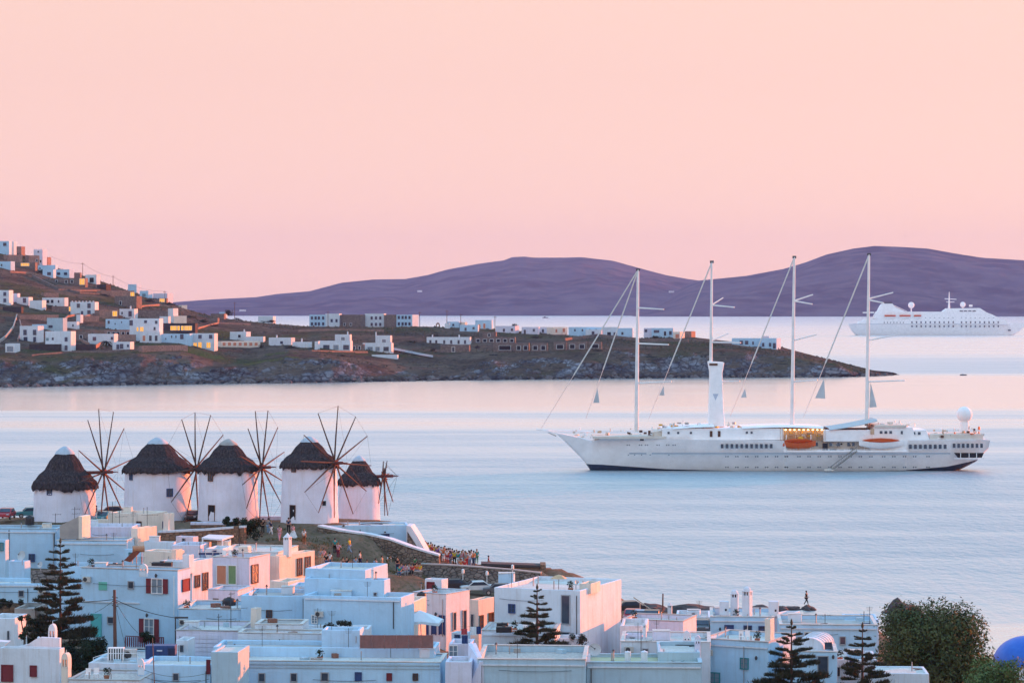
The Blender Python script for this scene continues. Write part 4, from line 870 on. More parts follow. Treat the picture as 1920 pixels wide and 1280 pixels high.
def yard():
    Y = 243; r = root_px('container', 300, 1241, Y, 'dark blue equipment box with tiny pale label on the white roof', 'container')
    b = MB(); b.box(P(300, 1225, Y) + Vector((0, .8, 0)), (2.7, 1.5, 1.45)); b.build('body', 'blue paint', r, bevel=.03); MB().box(P(322, 1226, Y - .02), (.62, .04, 1.1)).build('door', 'navy paint', r)
    MB().box(P(299, 1219, Y - .02), (.5, .03, .12)).build('label', 'pale plate', r)
    for k in range(7): MB().box(P(275 + k * 8, 1219, Y - .015) , (.02, .03, .9)).build('rib', 'navy paint', r)
    r = root_px('fan_unit', 243, 1238, 244, 'grey air conditioning unit with round fan beside the white slatted box', 'air conditioner')
    MB().box(P(243, 1226, 244) + Vector((0, .25, 0)), (1.25, .5, .95)).build('body', 'roof lime', r, bevel=.03); MB().tube(P(240, 1227, 244.01), P(240, 1227, 243.95), .33, n=16).build('fan', 'dark metal', r)
    r = root_px('slatted_box', 216, 1238, 243, 'white slatted plastic box on the rounded roof', 'crate')
    MB().box(P(217, 1226, 243.3) + Vector((0, .3, 0)), (1.35, .6, 1.05)).build('body', 'dark metal', r)
    for k in range(7): MB().box(P(203 + k * 4.7, 1226, 243.24), (.1, .06, 1.12)).build('slat', 'white paint', r)
    MB().box(P(217, 1214.5, 243.3) + Vector((0, .3, 0)), (1.45, .7, .08)).build('lid', 'white paint', r)
    r = root_px('railing', 205, 1243, 241, 'white pipe railing at the edge of the rounded roof', 'railing'); b = MB()
    for a, c in (((175, 1232), (200, 1224)), ((175, 1240), (258, 1240)), ((200, 1224), (258, 1224))): b.tube(P(*a, 241.5), P(*c, 241.5), .03, n=5)
    for x in (175, 202, 230, 258): b.tube(P(x, 1246, 241.5), P(x, 1226 if x > 180 else 1232, 241.5), .03, n=5)
    b.build('rails', 'white paint', r)
    r = root_px('balcony', 278, 1214, 269, 'dark red wooden balcony with plants below the red shuttered door', 'balcony')
    p0, _ = face_pt(h_red, 'F', 243, 1212); p1, _ = face_pt(h_red, 'F', 314, 1212); c = (p0 + p1) / 2
    MB().obox(c - h_red.v * .5, -h_red.u, -h_red.v, ((p1 - p0).length, 1.0, .15)).build('floor', W, r)
    for k in range(19):
        q = p0.lerp(p1, k / 18) - h_red.v * .97; MB().obox(q + Vector((0, 0, .6)), -h_red.u, -h_red.v, (.12, .05, 1.05)).build('slat', 'red paint', r)
    b = MB(); b.obox(c - h_red.v * .97 + Vector((0, 0, 1.15)), -h_red.u, -h_red.v, ((p1 - p0).length, .08, .08)); b.build('handrail', 'red paint', r)
    # green plaque on the wall and drain pipe
    p, _ = face_pt(h_red, 'F', 193, 1098); MB().obox(p - h_red.v * .02, -h_red.u, -h_red.v, (.95, .04, .85)).build('plaque', 'sea green paint', h_red.root)
    for h, px, a, c in ((h_1, 17, 993, 1070), (h_1, 102, 996, 1025), (h_cl, 738, 1125, 1178), (h_cll, 569, 1121, 1180)):
        p, _ = face_pt(h, 'F', px, a); q, _ = face_pt(h, 'F', px, c); MB().tube(p - h.v * .06, q - h.v * .06, .05, n=6).build('drain_pipe', 'dark metal', h.root)
    # lilac boards on the banded wall
    for k in range(7):
        p0, _ = face_pt(h_clap, 'F', 349, 1193 + k * 8); p1, _ = face_pt(h_clap, 'F', 409, 1193 + k * 8); MB().obox((p0 + p1) / 2 - h_clap.v * .03, -h_clap.u, -h_clap.v, ((p1 - p0).length, .06, .36)).build('board', LI, h_clap.root)
    d, _ = face_pt(h_bigr2, 'F', 1281, 1256); b = MB(); b.extr([d + Vector((x * .2, -.02, z * .2)) for x, z in ((-1, 0), (0, -1), (1, 0), (0, 1))], (0, .02, 0)); b.build('vent', 'dark hole', h_bigr2.root)
mat('navy paint', (.012, .025, .07), rough=.5); mat('pale plate', (.5, .55, .65))
yard()
# curved left parapet of the dusty walled block
def curved():
    b = MB(); b.extr([P(878, 1290, 238.6), P(878, 1206, 243), P(885, 1205, 243), P(900, 1240, 238.2), P(900, 1290, 238.2)], (.35, .3, 0)); b.build('side_parapet', LI, h_big.root)
    for x, t in ((1160, 1109), (1153, 1120)):
        p, _ = face_pt(h_23, 'R', x, t); MB().box(p + Vector((-.2, .2, -.2)), (.45, .6, 1.0), -.38).build('parapet_step', C_, h_23.root, bevel=.05)
curved()
# vaulted house roof
def vault():
    b = MB(); Y = 258; r = empty('vaulted_house', P(1512, 1222, Y), 'white barrel vaulted house with ribbed roof catching pink light', 'house', 'flat roofed houses of the white town'); pts = [P(1486, 1224, Y)] + [P(1516 - 29 * math.cos(t), 1216 - 21 * math.sin(t), Y) for t in [math.pi * k / 12 for k in range(13)]] + [P(1546, 1224, Y)]
    b.extr(pts, (1.6, 5, 0)); b.build('vault', W, r); b = MB()
    for k in range(5): q = [P(1516 - 29.6 * math.cos(t), 1216 - 21.5 * math.sin(t), Y) + Vector((.3 + .28 * k, .9 + .9 * k, 0)) for t in [math.pi * j / 12 for j in range(13)]]; b = MB(); b.path(q, .06, 4); b.build('rib', W, r)
    MB().box(P(1553, 1210, 257.6) , (.7, .1, .7)).build('window', 'dark glass', r)
vault()
# blue domed church
def dome():
    Y = 280; c = P(1928, 1250, Y); r = empty('domed_church', c, 'bright blue church dome at the right edge', 'church'); R0 = 66 * Y / F
    prof = [(R0 * math.cos(t), R0 * .80 * math.sin(t)) for t in [math.pi / 2 * k / 14 for k in range(14)]] + [(.02, R0 * .80)]
    b = MB(); b.lathe(prof, c + Vector((0, 0, .35)), 40); b.build('dome', 'dome blue', r, smooth=True); b = MB(); b.lathe([(R0 * 1.06, -3), (R0 * 1.06, .28), (R0 * 1.0, .36), (R0 * .9, .36)], c, 40); b.build('drum', W, r, smooth=False)
    MB().tube(c + Vector((0, 0, R0 * .8)), c + Vector((0, 0, R0 * .8 + 1.2)), .06, n=6).build('cross', 'white paint', r)
mat('dome blue', (.012, .10, .50), (.02, .13, .55), 1.5, rough=.45, spec=.4)
dome()
# ---------------------------------------------------------------- stone walls, ramp, promenade
def wall_line(name, label, pts, thick, hpx, m, cap=None, caph=.12, cat='wall', down=1.5):
    """pts: (px, py of the top, Y); wall of height hpx pixels below each top point"""
    r = empty(name, P(*pts[0]), label, cat); b = MB(); c = MB()
    hp = hpx if isinstance(hpx, (list, tuple)) else [hpx] * len(pts)
    for (p, hh), (q, hh2) in zip(zip(pts, hp), list(zip(pts, hp))[1:]):
        A, B = P(*p), P(*q); n = Vector((-(B - A).y, (B - A).x, 0)).normalized() * thick
        a0, b0 = A - Vector((0, 0, hh * p[2] / F + down)), B - Vector((0, 0, hh2 * q[2] / F + down)); zc = Vector((0, 0, caph if cap else 0))
        b.add([a0, b0, B - zc, A - zc, a0 + n, b0 + n, B + n - zc, A + n - zc], [(0, 1, 2, 3), (5, 4, 7, 6), (3, 2, 6, 7), (4, 0, 3, 7), (1, 5, 6, 2)])
        if cap:
            e = n.normalized() * .08; c.add([A - zc * .99 - e, B - zc * .99 - e, B - e, A - e, A - zc * .99 + n + e, B - zc * .99 + n + e, B + n + e, A + n + e], [(0, 1, 2, 3), (5, 4, 7, 6), (3, 2, 6, 7), (0, 4, 5, 1), (4, 0, 3, 7), (1, 5, 6, 2)])
    b.build('masonry', m, r)
    if cap: c.build('coping', cap, r)
    return r
wall_line('ramp_wall', 'curving rubble wall with broad white coping ramping down beside the slope', [(596, 984, 344), (640, 993, 342.6), (690, 1000, 341.6), (730, 1009, 340.8), (766, 1022, 340), (795, 1031, 339.6), (823, 1039, 339.4)], 1.3, [6, 12, 17, 20, 22, 20, 16], 'rubble stone', 'limewash white', .22)
wall_line('stone_wall', 'long dark rubble retaining wall below the seated crowd', [(788, 1056, 338.0), (840, 1058, 337.5), (900, 1062, 337), (960, 1067, 336.6), (1014, 1073, 336.2)], 1.0, [44, 46, 46, 44, 40], 'grey rubble', 'concrete', .14)
wall_line('stone_wall', 'short rubble retaining wall left of the long one, below people in bright shirts', [(722, 1082, 331), (760, 1071, 331), (792, 1069, 332)], 1.0, 34, 'grey rubble', 'concrete', .12)
wall_line('stone_wall', 'low warm stone wall with white coping behind the pergola', [(296, 995, 332), (380, 991, 331), (458, 985, 329)], .6, [10, 16, 26], 'warm rubble', 'limewash white', .25, down=.6)
wall_line('stone_wall', 'short red brown stone wall between the second and third windmills', [(357, 979, 342), (420, 979, 342)], .6, 14, 'warm rubble', 'limewash lilac', .3, down=.4)
wall_line('stone_wall', 'sunlit end of the warm stone wall by the dark bushes', [(446, 986, 328.9), (459, 985, 330.5)], .6, 28, 'warm rubble', None, down=.5)
wall_line('stone_wall', 'brown dry stone wall behind the tall pine', [(58, 1070, 290), (116, 1069, 290)], .6, 20, 'grey rubble', None)
wall_line('garden_wall', 'brown plant topped wall at the left edge', [(-20, 1134, 272), (30, 1131, 272), (66, 1133, 272)], .5, 12, 'warm rubble', None)
wall_line('kerb_wall', 'white kerb along the mill terrace edge', [(455, 967, 356), (540, 968, 356), (600, 973, 355)], .5, 5, 'limewash lilac', None, down=.4)
def promenade():
    r = empty('pavilion', P(960, 1072, 342), 'dark flat roofed stone shelter at the end of the promenade', 'shelter'); Y = 341
    b = MB(); b.extr([P(902, 1056, Y + 4), P(1022, 1060, Y + 4), P(1022, 1064, Y), P(902, 1060, Y)], (0, 0, .3)); b.build('roof', 'dark roof', r)
    b = MB(); b.box(P(962, 1070, Y + 2.2), (8., 3.2, 1.2)); b.build('walls', 'concrete', r)
    MB().box(P(1018, 1066, Y + 1.8), (.7, 3.9, 1.4)).build('end_pier', 'warm rubble', r)
    b = MB()
    wall_line('stone_wall', 'sunlit stump of stone wall below the promenade shelter', [(1006, 1070, 337.6), (1018, 1080, 336.5), (1028, 1078, 337.4)], .8, 30, 'warm rubble', None)
    for lb, x, t, bt in (('pale lamp post in front of the long stone wall', 868, 1072, 1100), ('second pale lamp post, right of the white van', 913, 1076, 1108), ('white topped lamp post near the shelter', 961, 1064, 1104)):
        q = root_px('lamp_post', x, bt, 334, lb, 'lamp post', 'lamp posts along the lower road'); MB().tube(P(x, bt + 8, 334), P(x, t, 334), .05, n=6).build('post', 'white paint', q)
        MB().lathe([(.10, 0), (.18, .1), (.18, .5), (.05, .62)], P(x, t + 3, 334), 8).build('lamp_head', 'white paint', q)
    # sloping buttress of the terrace building
    b = MB(); b.extr([P(762, 1040, 345), P(762, 985, 345), P(770, 986, 345), P(782, 1004, 345), P(800, 1036, 345)], (.3, 4, 0)); b.build('buttress', 'limewash white', h_40.root)
    b = MB(); b.extr([P(763, 1034, 344.9), P(764, 996, 344.9), P(786, 1030, 344.9)], (0, .08, 0)); b.build('stone_patch', 'rubble stone', h_40.root)
mat('dark roof', (.045, .045, .055), (.07, .065, .07), 1.)
promenade()
# utility pole and cables near
def cable(label, a, c, sag, r=.02, n=12, group='overhead cables', cat='cable'):
    a, c = Vector(a), Vector(c); pts = [a.lerp(c, t) - Vector((0, 0, sag * 4 * t * (1 - t))) for t in [k / n for k in range(n + 1)]]
    b = MB(); b.path(pts, r, 4); return tag(b.build('cable', 'cable'), label, cat, group)
def pole():
    Y = 258; r = root_px('utility_pole', 216, 1212, Y, 'brown wooden utility pole in front of the red shuttered house', 'utility pole')
    MB().tube(P(216, 1225, Y), P(214.5, 1105, Y), .19, .13, 8).build('post', 'pole wood', r); b = MB()
    for y in (1118, 1126, 1134): b.tube(P(210, y, Y), P(221, y + 2, Y), .05, n=5)
    b.build('brackets', 'dark metal', r); t = P(215, 1123, Y)
    for lb, e, sg in (('thick black cable from the utility pole down to the lamp bracket', P(326, 1157, 262), .25), ('black cable from the utility pole to the pine and beyond left', P(-30, 1127, 270), .3), ('thin cable from the pole to the red shuttered doorway', P(258, 1185, 266), .3), ('thin cable from the pole falling beside the balcony', P(236, 1212, 250), .25), ('thin cable from the pole to the small turquoise door lamp', P(178, 1148, 268), .1),
                      ('long cable from lamp bracket across the square windows', P(452, 1190, 258), .5)):
        cable(lb, t if 'bracket across' not in lb else P(330, 1158, 262), e, sg, .045 if 'thick' in lb or 'beyond' in lb else .02)
    for k, (y0, y1) in enumerate(((1255, 1260), (1268, 1272))): cable(('upper' if k == 0 else 'lower') + ' sagging cable over the long low white wall', P(270, y0, 233), P(392, y1, 233), .5)
    q = root_px('lamp_bracket', 340, 1200, 262, 'dark lamp bracket post at the corner of red shuttered house', 'lamp post'); b = MB(); b.tube(P(329, 1206, 262), P(329, 1158, 262), .07, n=6); b.build('post', 'dark metal', q); MB().box(P(340, 1157, 262), (1.35, .2, .17)).build('lamp_head', 'dark metal', q)
    r = root_px('mast', 287, 1290, 230, 'thin pink brown mast in front of the blue container', 'mast'); MB().tube(P(290, 1290, 230), P(286, 1195, 230), .045, n=6).build('post', 'rust metal', r)
    r = root_px('pole', 1243, 1166, 320, 'thin wooden pole by the shore rocks above the parked cars', 'pole'); MB().tube(P(1242, 1170, 320), P(1243, 1112, 320), .12, .08, 6).build('post', 'pole wood', r)
    r = root_px('hand_rail', 1200, 1130, 322, 'pale sloping hand rail behind the parked cars', 'railing'); b = MB(); b.path([P(1188, 1119, 318), P(1215, 1138, 318), P(1242, 1158, 318), P(1268, 1164, 318)], .07, 5)
    for x, y in ((1200, 1128), (1228, 1148), (1255, 1161)): b.tube(P(x, y, 318), P(x, y + 14, 318), .05, n=5)
    b.build('rail', 'pale rail', r)
mat('pole wood', (.16, .08, .06), (.10, .05, .04), 3., stretch=(2, 2, .3)); mat('pale rail', (.52, .47, .40))
pole()
# washing, umbrellas, furniture in the alley
def alley():
    for lb, x0, x1, t, b_, m, Y in (('red cloth hanging in the alley', 865, 876, 1178, 1189, 'red cloth', 250), ('dark blue cloth hanging under the red one', 866, 877, 1190, 1206, 'blue paint', 250.3), ('pale blue shirt on the washing line by the terrace house', 882, 893, 1174, 1190, 'canvas', 251), ('blue towel at the right end of the washing line', 893, 902, 1174, 1188, 'blue paint', 251)):
        r = root_px('hanging_cloth', (x0 + x1) / 2, b_, Y, lb, 'laundry', 'laundry hung in the alley'); b = MB(); n = 6; vs = []
        for j in range(2):
            for i in range(n + 1): q = P(lerp(x0, x1, i / n), t if j else b_, Y); vs.append(q + Vector((0, math.sin(i * 1.9) * .06, 0)))
        b.add(vs, [(i, i + 1, n + 2 + i, n + 1 + i) for i in range(n)]); bo = b.build('cloth', m, r); s_ = bo.modifiers.new('t', 'SOLIDIFY'); s_.thickness = .02
    cable('washing line above the alley', P(862, 1174, 251.05), P(906, 1173, 251.05), .02, .012)
mat('red cloth', (.42, .07, .08), (.34, .06, .07), 3.)
alley()
# ---------------------------------------------------------------- cars
def car_proto():
    r = empty('parked_car', (0, 0, 0)); L, Wd = 4.1, 1.72
    side = [(-2.05, .35), (-2.05, .78), (-1.9, .86), (-1.15, .93), (-.55, 1.42), (.85, 1.45), (1.55, .98), (2.0, .92), (2.07, .6), (2.05, .35)]
    b = MB(); b.extr([Vector((x, -Wd / 2, z)) for x, z in side], (0, Wd, 0)); b.build('body', 'car grey', r, bevel=.07)
    for s in (-1, 1): MB().extr([Vector((x, s * (Wd / 2 + .004) - (.015 if s > 0 else 0), z)) for x, z in ((-1.0, .95), (-.5, 1.36), (.8, 1.38), (1.35, .98))], (0, .015, 0)).build('side_window', 'dark glass', r)
    for nm, x0, z0, x1, z1 in (('windscreen', -1.12, .97, -.62, 1.39), ('rear_window', 1.5, 1.02, .92, 1.40)):
        q = MB(); d = Vector((z1 - z0, 0, -(x1 - x0))).normalized() * (.03 if x0 > 0 else -.03); q.extr([Vector((x0, -.72, z0)) + d * .5, Vector((x0, .72, z0)) + d * .5, Vector((x1, .64, z1)) + d * .5, Vector((x1, -.64, z1)) + d * .5], d); q.build(nm, 'dark glass', r)
    for x in (-1.3, 1.28):
        for s in (-1, 1):
            w = MB(); w.tube((x, s * .70, .32), (x, s * .88, .32), .32, n=16); wo2 = w.build('wheel', 'black plastic', r); k = MB(); k.tube((x, s * .80, .32), (x, s * .89, .32), .19, n=10); k.build('rim', 'galvanised', wo2)
    for x, m in ((-2.06, 'pale plate'), (2.07, 'red paint')):
        for s in (-1, 1): MB().box((x, s * .62, .74), (.05, .34, .13)).build('headlight' if x < 0 else 'tail_light', m, r)
    return r
for nm, c in (('car grey', (.10, .12, .14)), ('car blue', (.04, .12, .28)), ('car red', (.40, .03, .05)), ('car teal', (.05, .22, .25)), ('car dark', (.025, .028, .035)), ('car white', (.65, .68, .7)), ('car sky', (.12, .30, .48))): mat(nm, c, rough=.3, spec=.5)
car0 = car_proto(); first_car = [True]
def car(label, px, pyb, Y, yaw, m, sc=1.0):
    c = car0 if first_car[0] else copy_tree(car0); first_car[0] = False
    p = P(px, pyb, Y); c.location = p; c.rotation_euler = (0, 0, R(yaw)); c.scale = (sc, sc, sc); tag(c, label, 'car', 'parked cars')
    for o in c.children:
        if o.name.startswith('body'): o.material_slots[0].link = 'OBJECT'; o.material_slots[0].material = M[m]
for a in (('red car parked by the shore, left of the pale blue van', 1186, 1164, 312, 78, 'car red'), ('pale blue car parked in front of the red car', 1203, 1166, 309, 80, 'car sky'), ('dark car with white roof rack at the right of the shore car park', 1222, 1166, 308, 84, 'car dark'), ('dark parked car under the long stone wall', 850, 1106, 333, 4, 'car dark'), ('pale van like car under the long stone wall', 894, 1110, 332, 8, 'car white'), ('dark car half hidden left of the large white house', 936, 1114, 331, 0, 'car grey'),
          ('teal car parked between the first and second windmills', 196, 978, 361, 75, 'car teal'), ('dark teal car parked at the far left of the mill terrace', 58, 970, 364, 10, 'car teal'), ('dark red car at the left edge of mill terrace', 12, 972, 360, 88, 'car red'), ('dark car parked between the second and third windmills', 365, 976, 358, 80, 'car dark'), ('black car behind the poles of the first mill wheel', 210, 968, 366, 4, 'car dark'), ('dark car behind the shore wall beside the pink gable', 1178, 1148, 322, 10, 'car dark'), ('grey car in the gap left of the seaside house', 1316, 1184, 304, 85, 'car grey')):
    car(*a)
# ---------------------------------------------------------------- rocks at the shore
m_rock = mat('dark rock', (.045, .036, .038), (.09, .07, .07), .6, bump=.8, bscale=2., rough=1.)
def rock(label, px, pyb, Y, wpx, hpx, dm, seed, spike=None, group='dark rocks at the shore'):
    s = Y / F; c = P(px, pyb, Y); bm = bmesh.new(); bmesh.ops.create_icosphere(bm, subdivisions=3, radius=1.0)
    for v in bm.verts:
        d = 1 + .30 * noise.noise(v.co * 1.6 + Vector((seed, 0, 0))) + .22 * noise.noise(v.co * 4. + Vector((0, seed, 0)))
        x, y, z = v.co * d
        if spike: z += spike * max(0, 1 - abs(x + .25) * 2.2) ** 1.5 * max(0, z)
        v.co = (x * wpx * s / 2, y * dm / 2, max(-.4, z) * hpx * s)
    me = bpy.data.meshes.new('rock'); bm.to_mesh(me); bm.free(); me.materials.append(m_rock); o = bpy.data.objects.new('rock', me); COL.objects.link(o); o.location = c; BASE[o.name] = c
    return tag(o, label, 'rock', group)
for a in (('tall pointed sea rock behind the leafy tree', 1690, 1150, 348, 66, 20, 5, 2.2, 1.0), ('low brown rock right of the pointed sea rock', 1712, 1148, 348, 34, 12, 3, 5.1), ('rounded flat topped rock carrying the standing figure', 1516, 1143, 352, 28, 9, 3, 1.4), ('flat rock strip left of the standing figure', 1482, 1141, 352, 46, 5, 2, 6.6),
          ('flat dark rock in the water under the standing figure', 1545, 1160, 341, 34, 7, 2, 9.1), ('small dark rock awash left of the pine top', 1508, 1157, 343, 18, 4, 2, 3.3), ('long dark shore rock behind the domed chimneys', 1300, 1146, 346, 100, 12, 6, 4.4), ('dark bush topped rock above the parked cars', 1216, 1142, 345, 70, 10, 6, 7.2), ('dark rock between the two tall chimneys and the box', 1425, 1143, 346, 60, 8, 4, 8.3), ('dark rock sliver right of the large seaside box chimney', 1466, 1142, 349, 24, 6, 3, 5.9)):
    rock(*a)
# ---------------------------------------------------------------- houses on the headland
GF = 'houses on the headland'
mat('pink stone', (.36, .23, .19), (.24, .16, .14), .25, fine=(1.2, (.18, .12, .10))); mat('brown stone', (.17, .13, .12), (.11, .09, .085), .25, fine=(1.0, (.24, .19, .17)))
mat('dark timber', (.05, .042, .045), (.03, .028, .03), 1.)
def far(label, x0, x1, yt, yb, x2=None, m=W, wins=(), yaw=None, dep=8, Y=None, name='headland_house', roofm='roof lime'):
    """wins: (face, px, py, w, h, style)"""
    Y = Y or cape_Y((x0 + x1) / 2, yb); yaw = yaw if yaw is not None else (22 if x2 else 7)
    if m in ('pink stone', 'brown stone', 'dark timber'): roofm = 'roof screed'
    h = house(label, x0, x1, yt, Y, x2=x2, dep=dep, yaw=yaw, zb=PZ(yb + 6, Y), mat_=m, roofm=roofm, par=.5, name=name, group=GF, bevel=0, maxd=22)
    for f, px, py, w, hh, s in wins:
        p, Yp = face_pt(h, f, px, py); n, e1 = (-h.v, -h.u) if f == 'F' else (-h.u, h.v); k = (px - 960) / F; fac = max(.15, abs(e1.x - k * e1.y)); ww, h_ = w * Yp / F / fac, hh * Yp / F
        fr = MB()
        for s_ in (-1, 1): fr.obox(p + e1 * s_ * (ww / 2 + .1) + n * .08, e1, n, (.2, .2, h_ + .3))
        fr.obox(p + Vector((0, 0, h_ / 2 + .08)) + n * .08, e1, n, (ww, .2, .16)); fr.obox(p - Vector((0, 0, h_ / 2 + .08)) + n * .08, e1, n, (ww, .24, .16))
        if s == 'lit' and w > 5:
            for q_ in range(1, int(w / 3)): fr.obox(p + e1 * ww * (q_ / int(w / 3) - .5) + n * .08, e1, n, (.22, .2, h_))
        f_ = fr.build('window', STY[s]['frame'] if s != 'dark' else m, h.root); MB().obox(p + n * .05, e1, n, (ww, .08, h_)).build('pane', STY[s]['pane'], f_)
    return h
def crenel(h, n=5):
    for k in range(n): MB().obox(h.o + h.u * (h.w * (k + .5) / n) + h.v * .3 + Vector((0, 0, h.zt + .3)), h.u, h.v, (.7, .5, .7)).build('parapet_tooth', h.walls.data.materials[0], h.root)
def fchim(h, px, hpx, back=1.5):
    p = on_roof(h, px, back); s = h.Y / F; MB().box(p + Vector((0, 0, hpx * s / 2)), (.8, .8, hpx * s + .8)).build('chimney', W, h.root)
k = far
k('white house with green window at the top left of the hill', -12, 17, 452, 476, m=B_, wins=[('F', 9, 458, 5, 5, 'blue')], dep=6)
k('narrow white house with sunlit edge on the hill top', 20, 26, 453, 478, 31, m=W)
k('ruined pink stone tower house beside hill top white house', 31, 40, 462, 478, 47, m='pink stone')
k('long pink roofed stone house below the ruined tower', 14, 42, 478, 490, m='pink stone', dep=5, yaw=-42)
h = k('tall grey tower house with battlements on the hill skyline', 63, 80, 468, 496, 88, m=LI, wins=[('F', 72, 472, 3, 3, 'dark')]); crenel(h, 4)
k('pink stone house leaning on the battlement tower', 54, 74, 479, 497, m='pink stone', dep=5, wins=[('F', 69, 488, 3, 5, 'hole'), ('F', 76, 490, 3, 5, 'hole')], yaw=-42)
k('small square pink stone house right of the tower', 87, 89, 482, 496, 96, m='pink stone')
k('white house with rounded sunlit corner at the left edge under the tower', -15, 20, 490, 504, 28, m=B_, wins=[('F', 3, 497, 3, 4, 'dark')])
k('low stone house with wide glowing yellow windows under the tower', 30, 66, 492, 502, m='brown stone', dep=5, wins=[('F', 47, 496, 15, 5, 'lit')])
k('white house stepping down the slope, upper block', 71, 104, 497, 510, m=B_, dep=5, wins=[('F', 75, 503, 3, 2, 'dark')])
k('white house stepping down the slope, lower block with blue window', 80, 100, 505, 521, m=B_, dep=6, wins=[('F', 92, 513, 6, 5, 'blue')])
k('white house with two blue windows and pink sunlit end', 102, 130, 505, 520, 139, m=B_, wins=[('F', 110, 513, 5, 4, 'blue'), ('F', 123, 513, 5, 4, 'blue')])
k('small pink lit cube house before the hill pole', 138, 141, 512, 521, 150, m=C_)
k('long brown stone house with one tall glowing window', 92, 160, 521, 534, m='brown stone', dep=6, wins=[('F', 154, 528, 9, 11, 'lit'), ('F', 106, 528, 4, 6, 'hole'), ('F', 124, 528, 4, 6, 'hole'), ('F', 135, 528, 4, 6, 'hole')])
k('white house with dark porch behind the tall glowing window', 160, 181, 515, 531, 188, m=W, wins=[('F', 172, 525, 8, 9, 'hole')])
k('dark timber house with orange sunlit side', 182, 199, 533, 543, 208, m='dark timber')
k('white cube house at the skyline with pink lit side', 240, 256, 533, 546, 264, m=B_)
k('white house with teal window below the skyline cube', 262, 278, 545, 557, 286, m=B_, wins=[('F', 270, 553, 5, 4, 'teal')])
k('pink red stone house row with a glowing yellow window at its end', 190, 252, 545, 557, m='pink stone', dep=5, wins=[('F', 248, 552, 7, 8, 'lit')], yaw=-42)
k('last white house on the ridge with sunlit orange end', 287, 314, 550, 562, 324, m=LI)
k('small dark house with yellow glowing window on the ridge end', 296, 312, 559, 568, m='brown stone', dep=4, wins=[('F', 304, 563, 9, 6, 'lit')])
k('large blank brown stone house under the ridge', 215, 256, 555, 575, 266, m='brown stone', wins=[('F', 226, 568, 4, 7, 'hole')])
k('tall white house with two dark windows at the left edge', -10, 17, 544, 571, m=W, wins=[('F', 9, 551, 4, 6, 'blue'), ('F', 9, 563, 4, 6, 'blue')])
k('cream low house behind the left white house', 19, 33, 550, 566, m=LI, dep=5)
k('white house with bright blue door on the left slope', 32, 54, 557, 571, m=W, wins=[('F', 46, 563, 5, 8, 'blue')])
k('white house with sloping terrace wall under blue door house', 55, 79, 563, 579, m=W)
k('white house with a colonnaded porch and pink end', 79, 121, 558, 574, 128, m=W, wins=[('F', 90, 565, 5, 6, 'hole'), ('F', 98, 565, 5, 6, 'hole'), ('F', 110, 565, 3, 5, 'dark')])
h = k('white house with battlements and three blue windows', 132, 178, 566, 590, m=W, wins=[('F', 147, 573, 6, 8, 'dark'), ('F', 167, 573, 5, 8, 'blue'), ('F', 167, 585, 5, 6, 'blue'), ('F', 154, 587, 3, 7, 'blue')]); crenel(h, 7)
k('lilac stone garden house with a thin glowing yellow slit', 97, 128, 574, 585, 133, m='brown stone', wins=[('R', 130.5, 579, 3, 8, 'lit')])
k('dark low timber shed at the left under the tall white house', 5, 40, 575, 586, m='dark timber', dep=4)
k('long pink terrace house with flat top above the white tower', 37, 110, 590, 597, m='pink stone', dep=3, yaw=-42)
k('white house with two blue balcony doors and sunlit side', 37, 71, 611, 641, 82, m=W, wins=[('F', 47, 623, 5, 9, 'blue'), ('F', 65, 623, 5, 9, 'blue'), ('F', 48, 636, 6, 8, 'blue'), ('F', 65, 636, 4, 8, 'blue')])
k('tall white tower block with sunlit right side', 88, 118, 596, 622, 126, m=G_, wins=[('F', 95, 612, 8, 5, 'dark')])
k('large white three storey house with blue balcony doors', 85, 133, 621, 658, m=W, wins=[('F', 99, 635, 4, 5, 'dark'), ('F', 124, 636, 4, 7, 'blue'), ('F', 124, 652, 4, 8, 'blue'), ('F', 89, 636, 3, 4, 'teal')], dep=9)
k('long low dark porch in front of the white tower block', 55, 112, 645, 658, m='dark timber', dep=4, roofm='roof lime')
k('white garage with pale door at the left edge', 10, 29, 644, 661, m=W, wins=[('F', 19, 654, 12, 10, 'pale')])
k('dark open shelter right of the large white house', 135, 176, 646, 657, m='dark timber', dep=4)
k('white house with single blue window behind the palm tree', 165, 214, 626, 646, m=W, wins=[('F', 177, 635, 5, 6, 'blue'), ('F', 210, 634, 3, 4, 'blue')])
k('lower white house with three blue doors beside the palm tree', 211, 244, 641, 657, m=W, wins=[('F', 221, 650, 4, 8, 'blue'), ('F', 228, 649, 5, 8, 'blue'), ('F', 240, 648, 2, 4, 'blue')])
k('orange pink stone block between palm house and glowing porch', 216, 255, 627, 640, m='pink stone', dep=4, yaw=-42)
k('pink stone house with a large round glowing yellow window', 187, 222, 581, 595, m='pink stone', dep=6, wins=[('F', 215, 588, 8, 9, 'lit')], yaw=-42)
h = k('white house with tall blue door right of the glowing pink house', 224, 252, 579, 596, m=W, wins=[('F', 229, 587, 3, 5, 'dark'), ('F', 244, 588, 5, 9, 'blue')]); fchim(h, 245, 6)
k('brown stone wall house behind blue door house', 252, 316, 582, 597, m='brown stone', dep=4)
k('long white house with scattered small windows above the lit porch', 198, 243, 598, 617, m=B_, wins=[('F', 204, 604, 4, 6, 'dark'), ('F', 216, 607, 2, 3, 'dark'), ('F', 228, 604, 2, 3, 'dark')])
k('white house with blue balcony and square windows above the lit porch', 243, 299, 597, 640, m=W, wins=[('F', 246, 605, 5, 9, 'blue'), ('F', 273, 603, 4, 4, 'blue'), ('F', 293, 604, 5, 6, 'dark'), ('F', 290, 616, 4, 6, 'dark'), ('F', 258, 617, 3, 7, 'lit'), ('F', 266, 617, 6, 8, 'lit')])
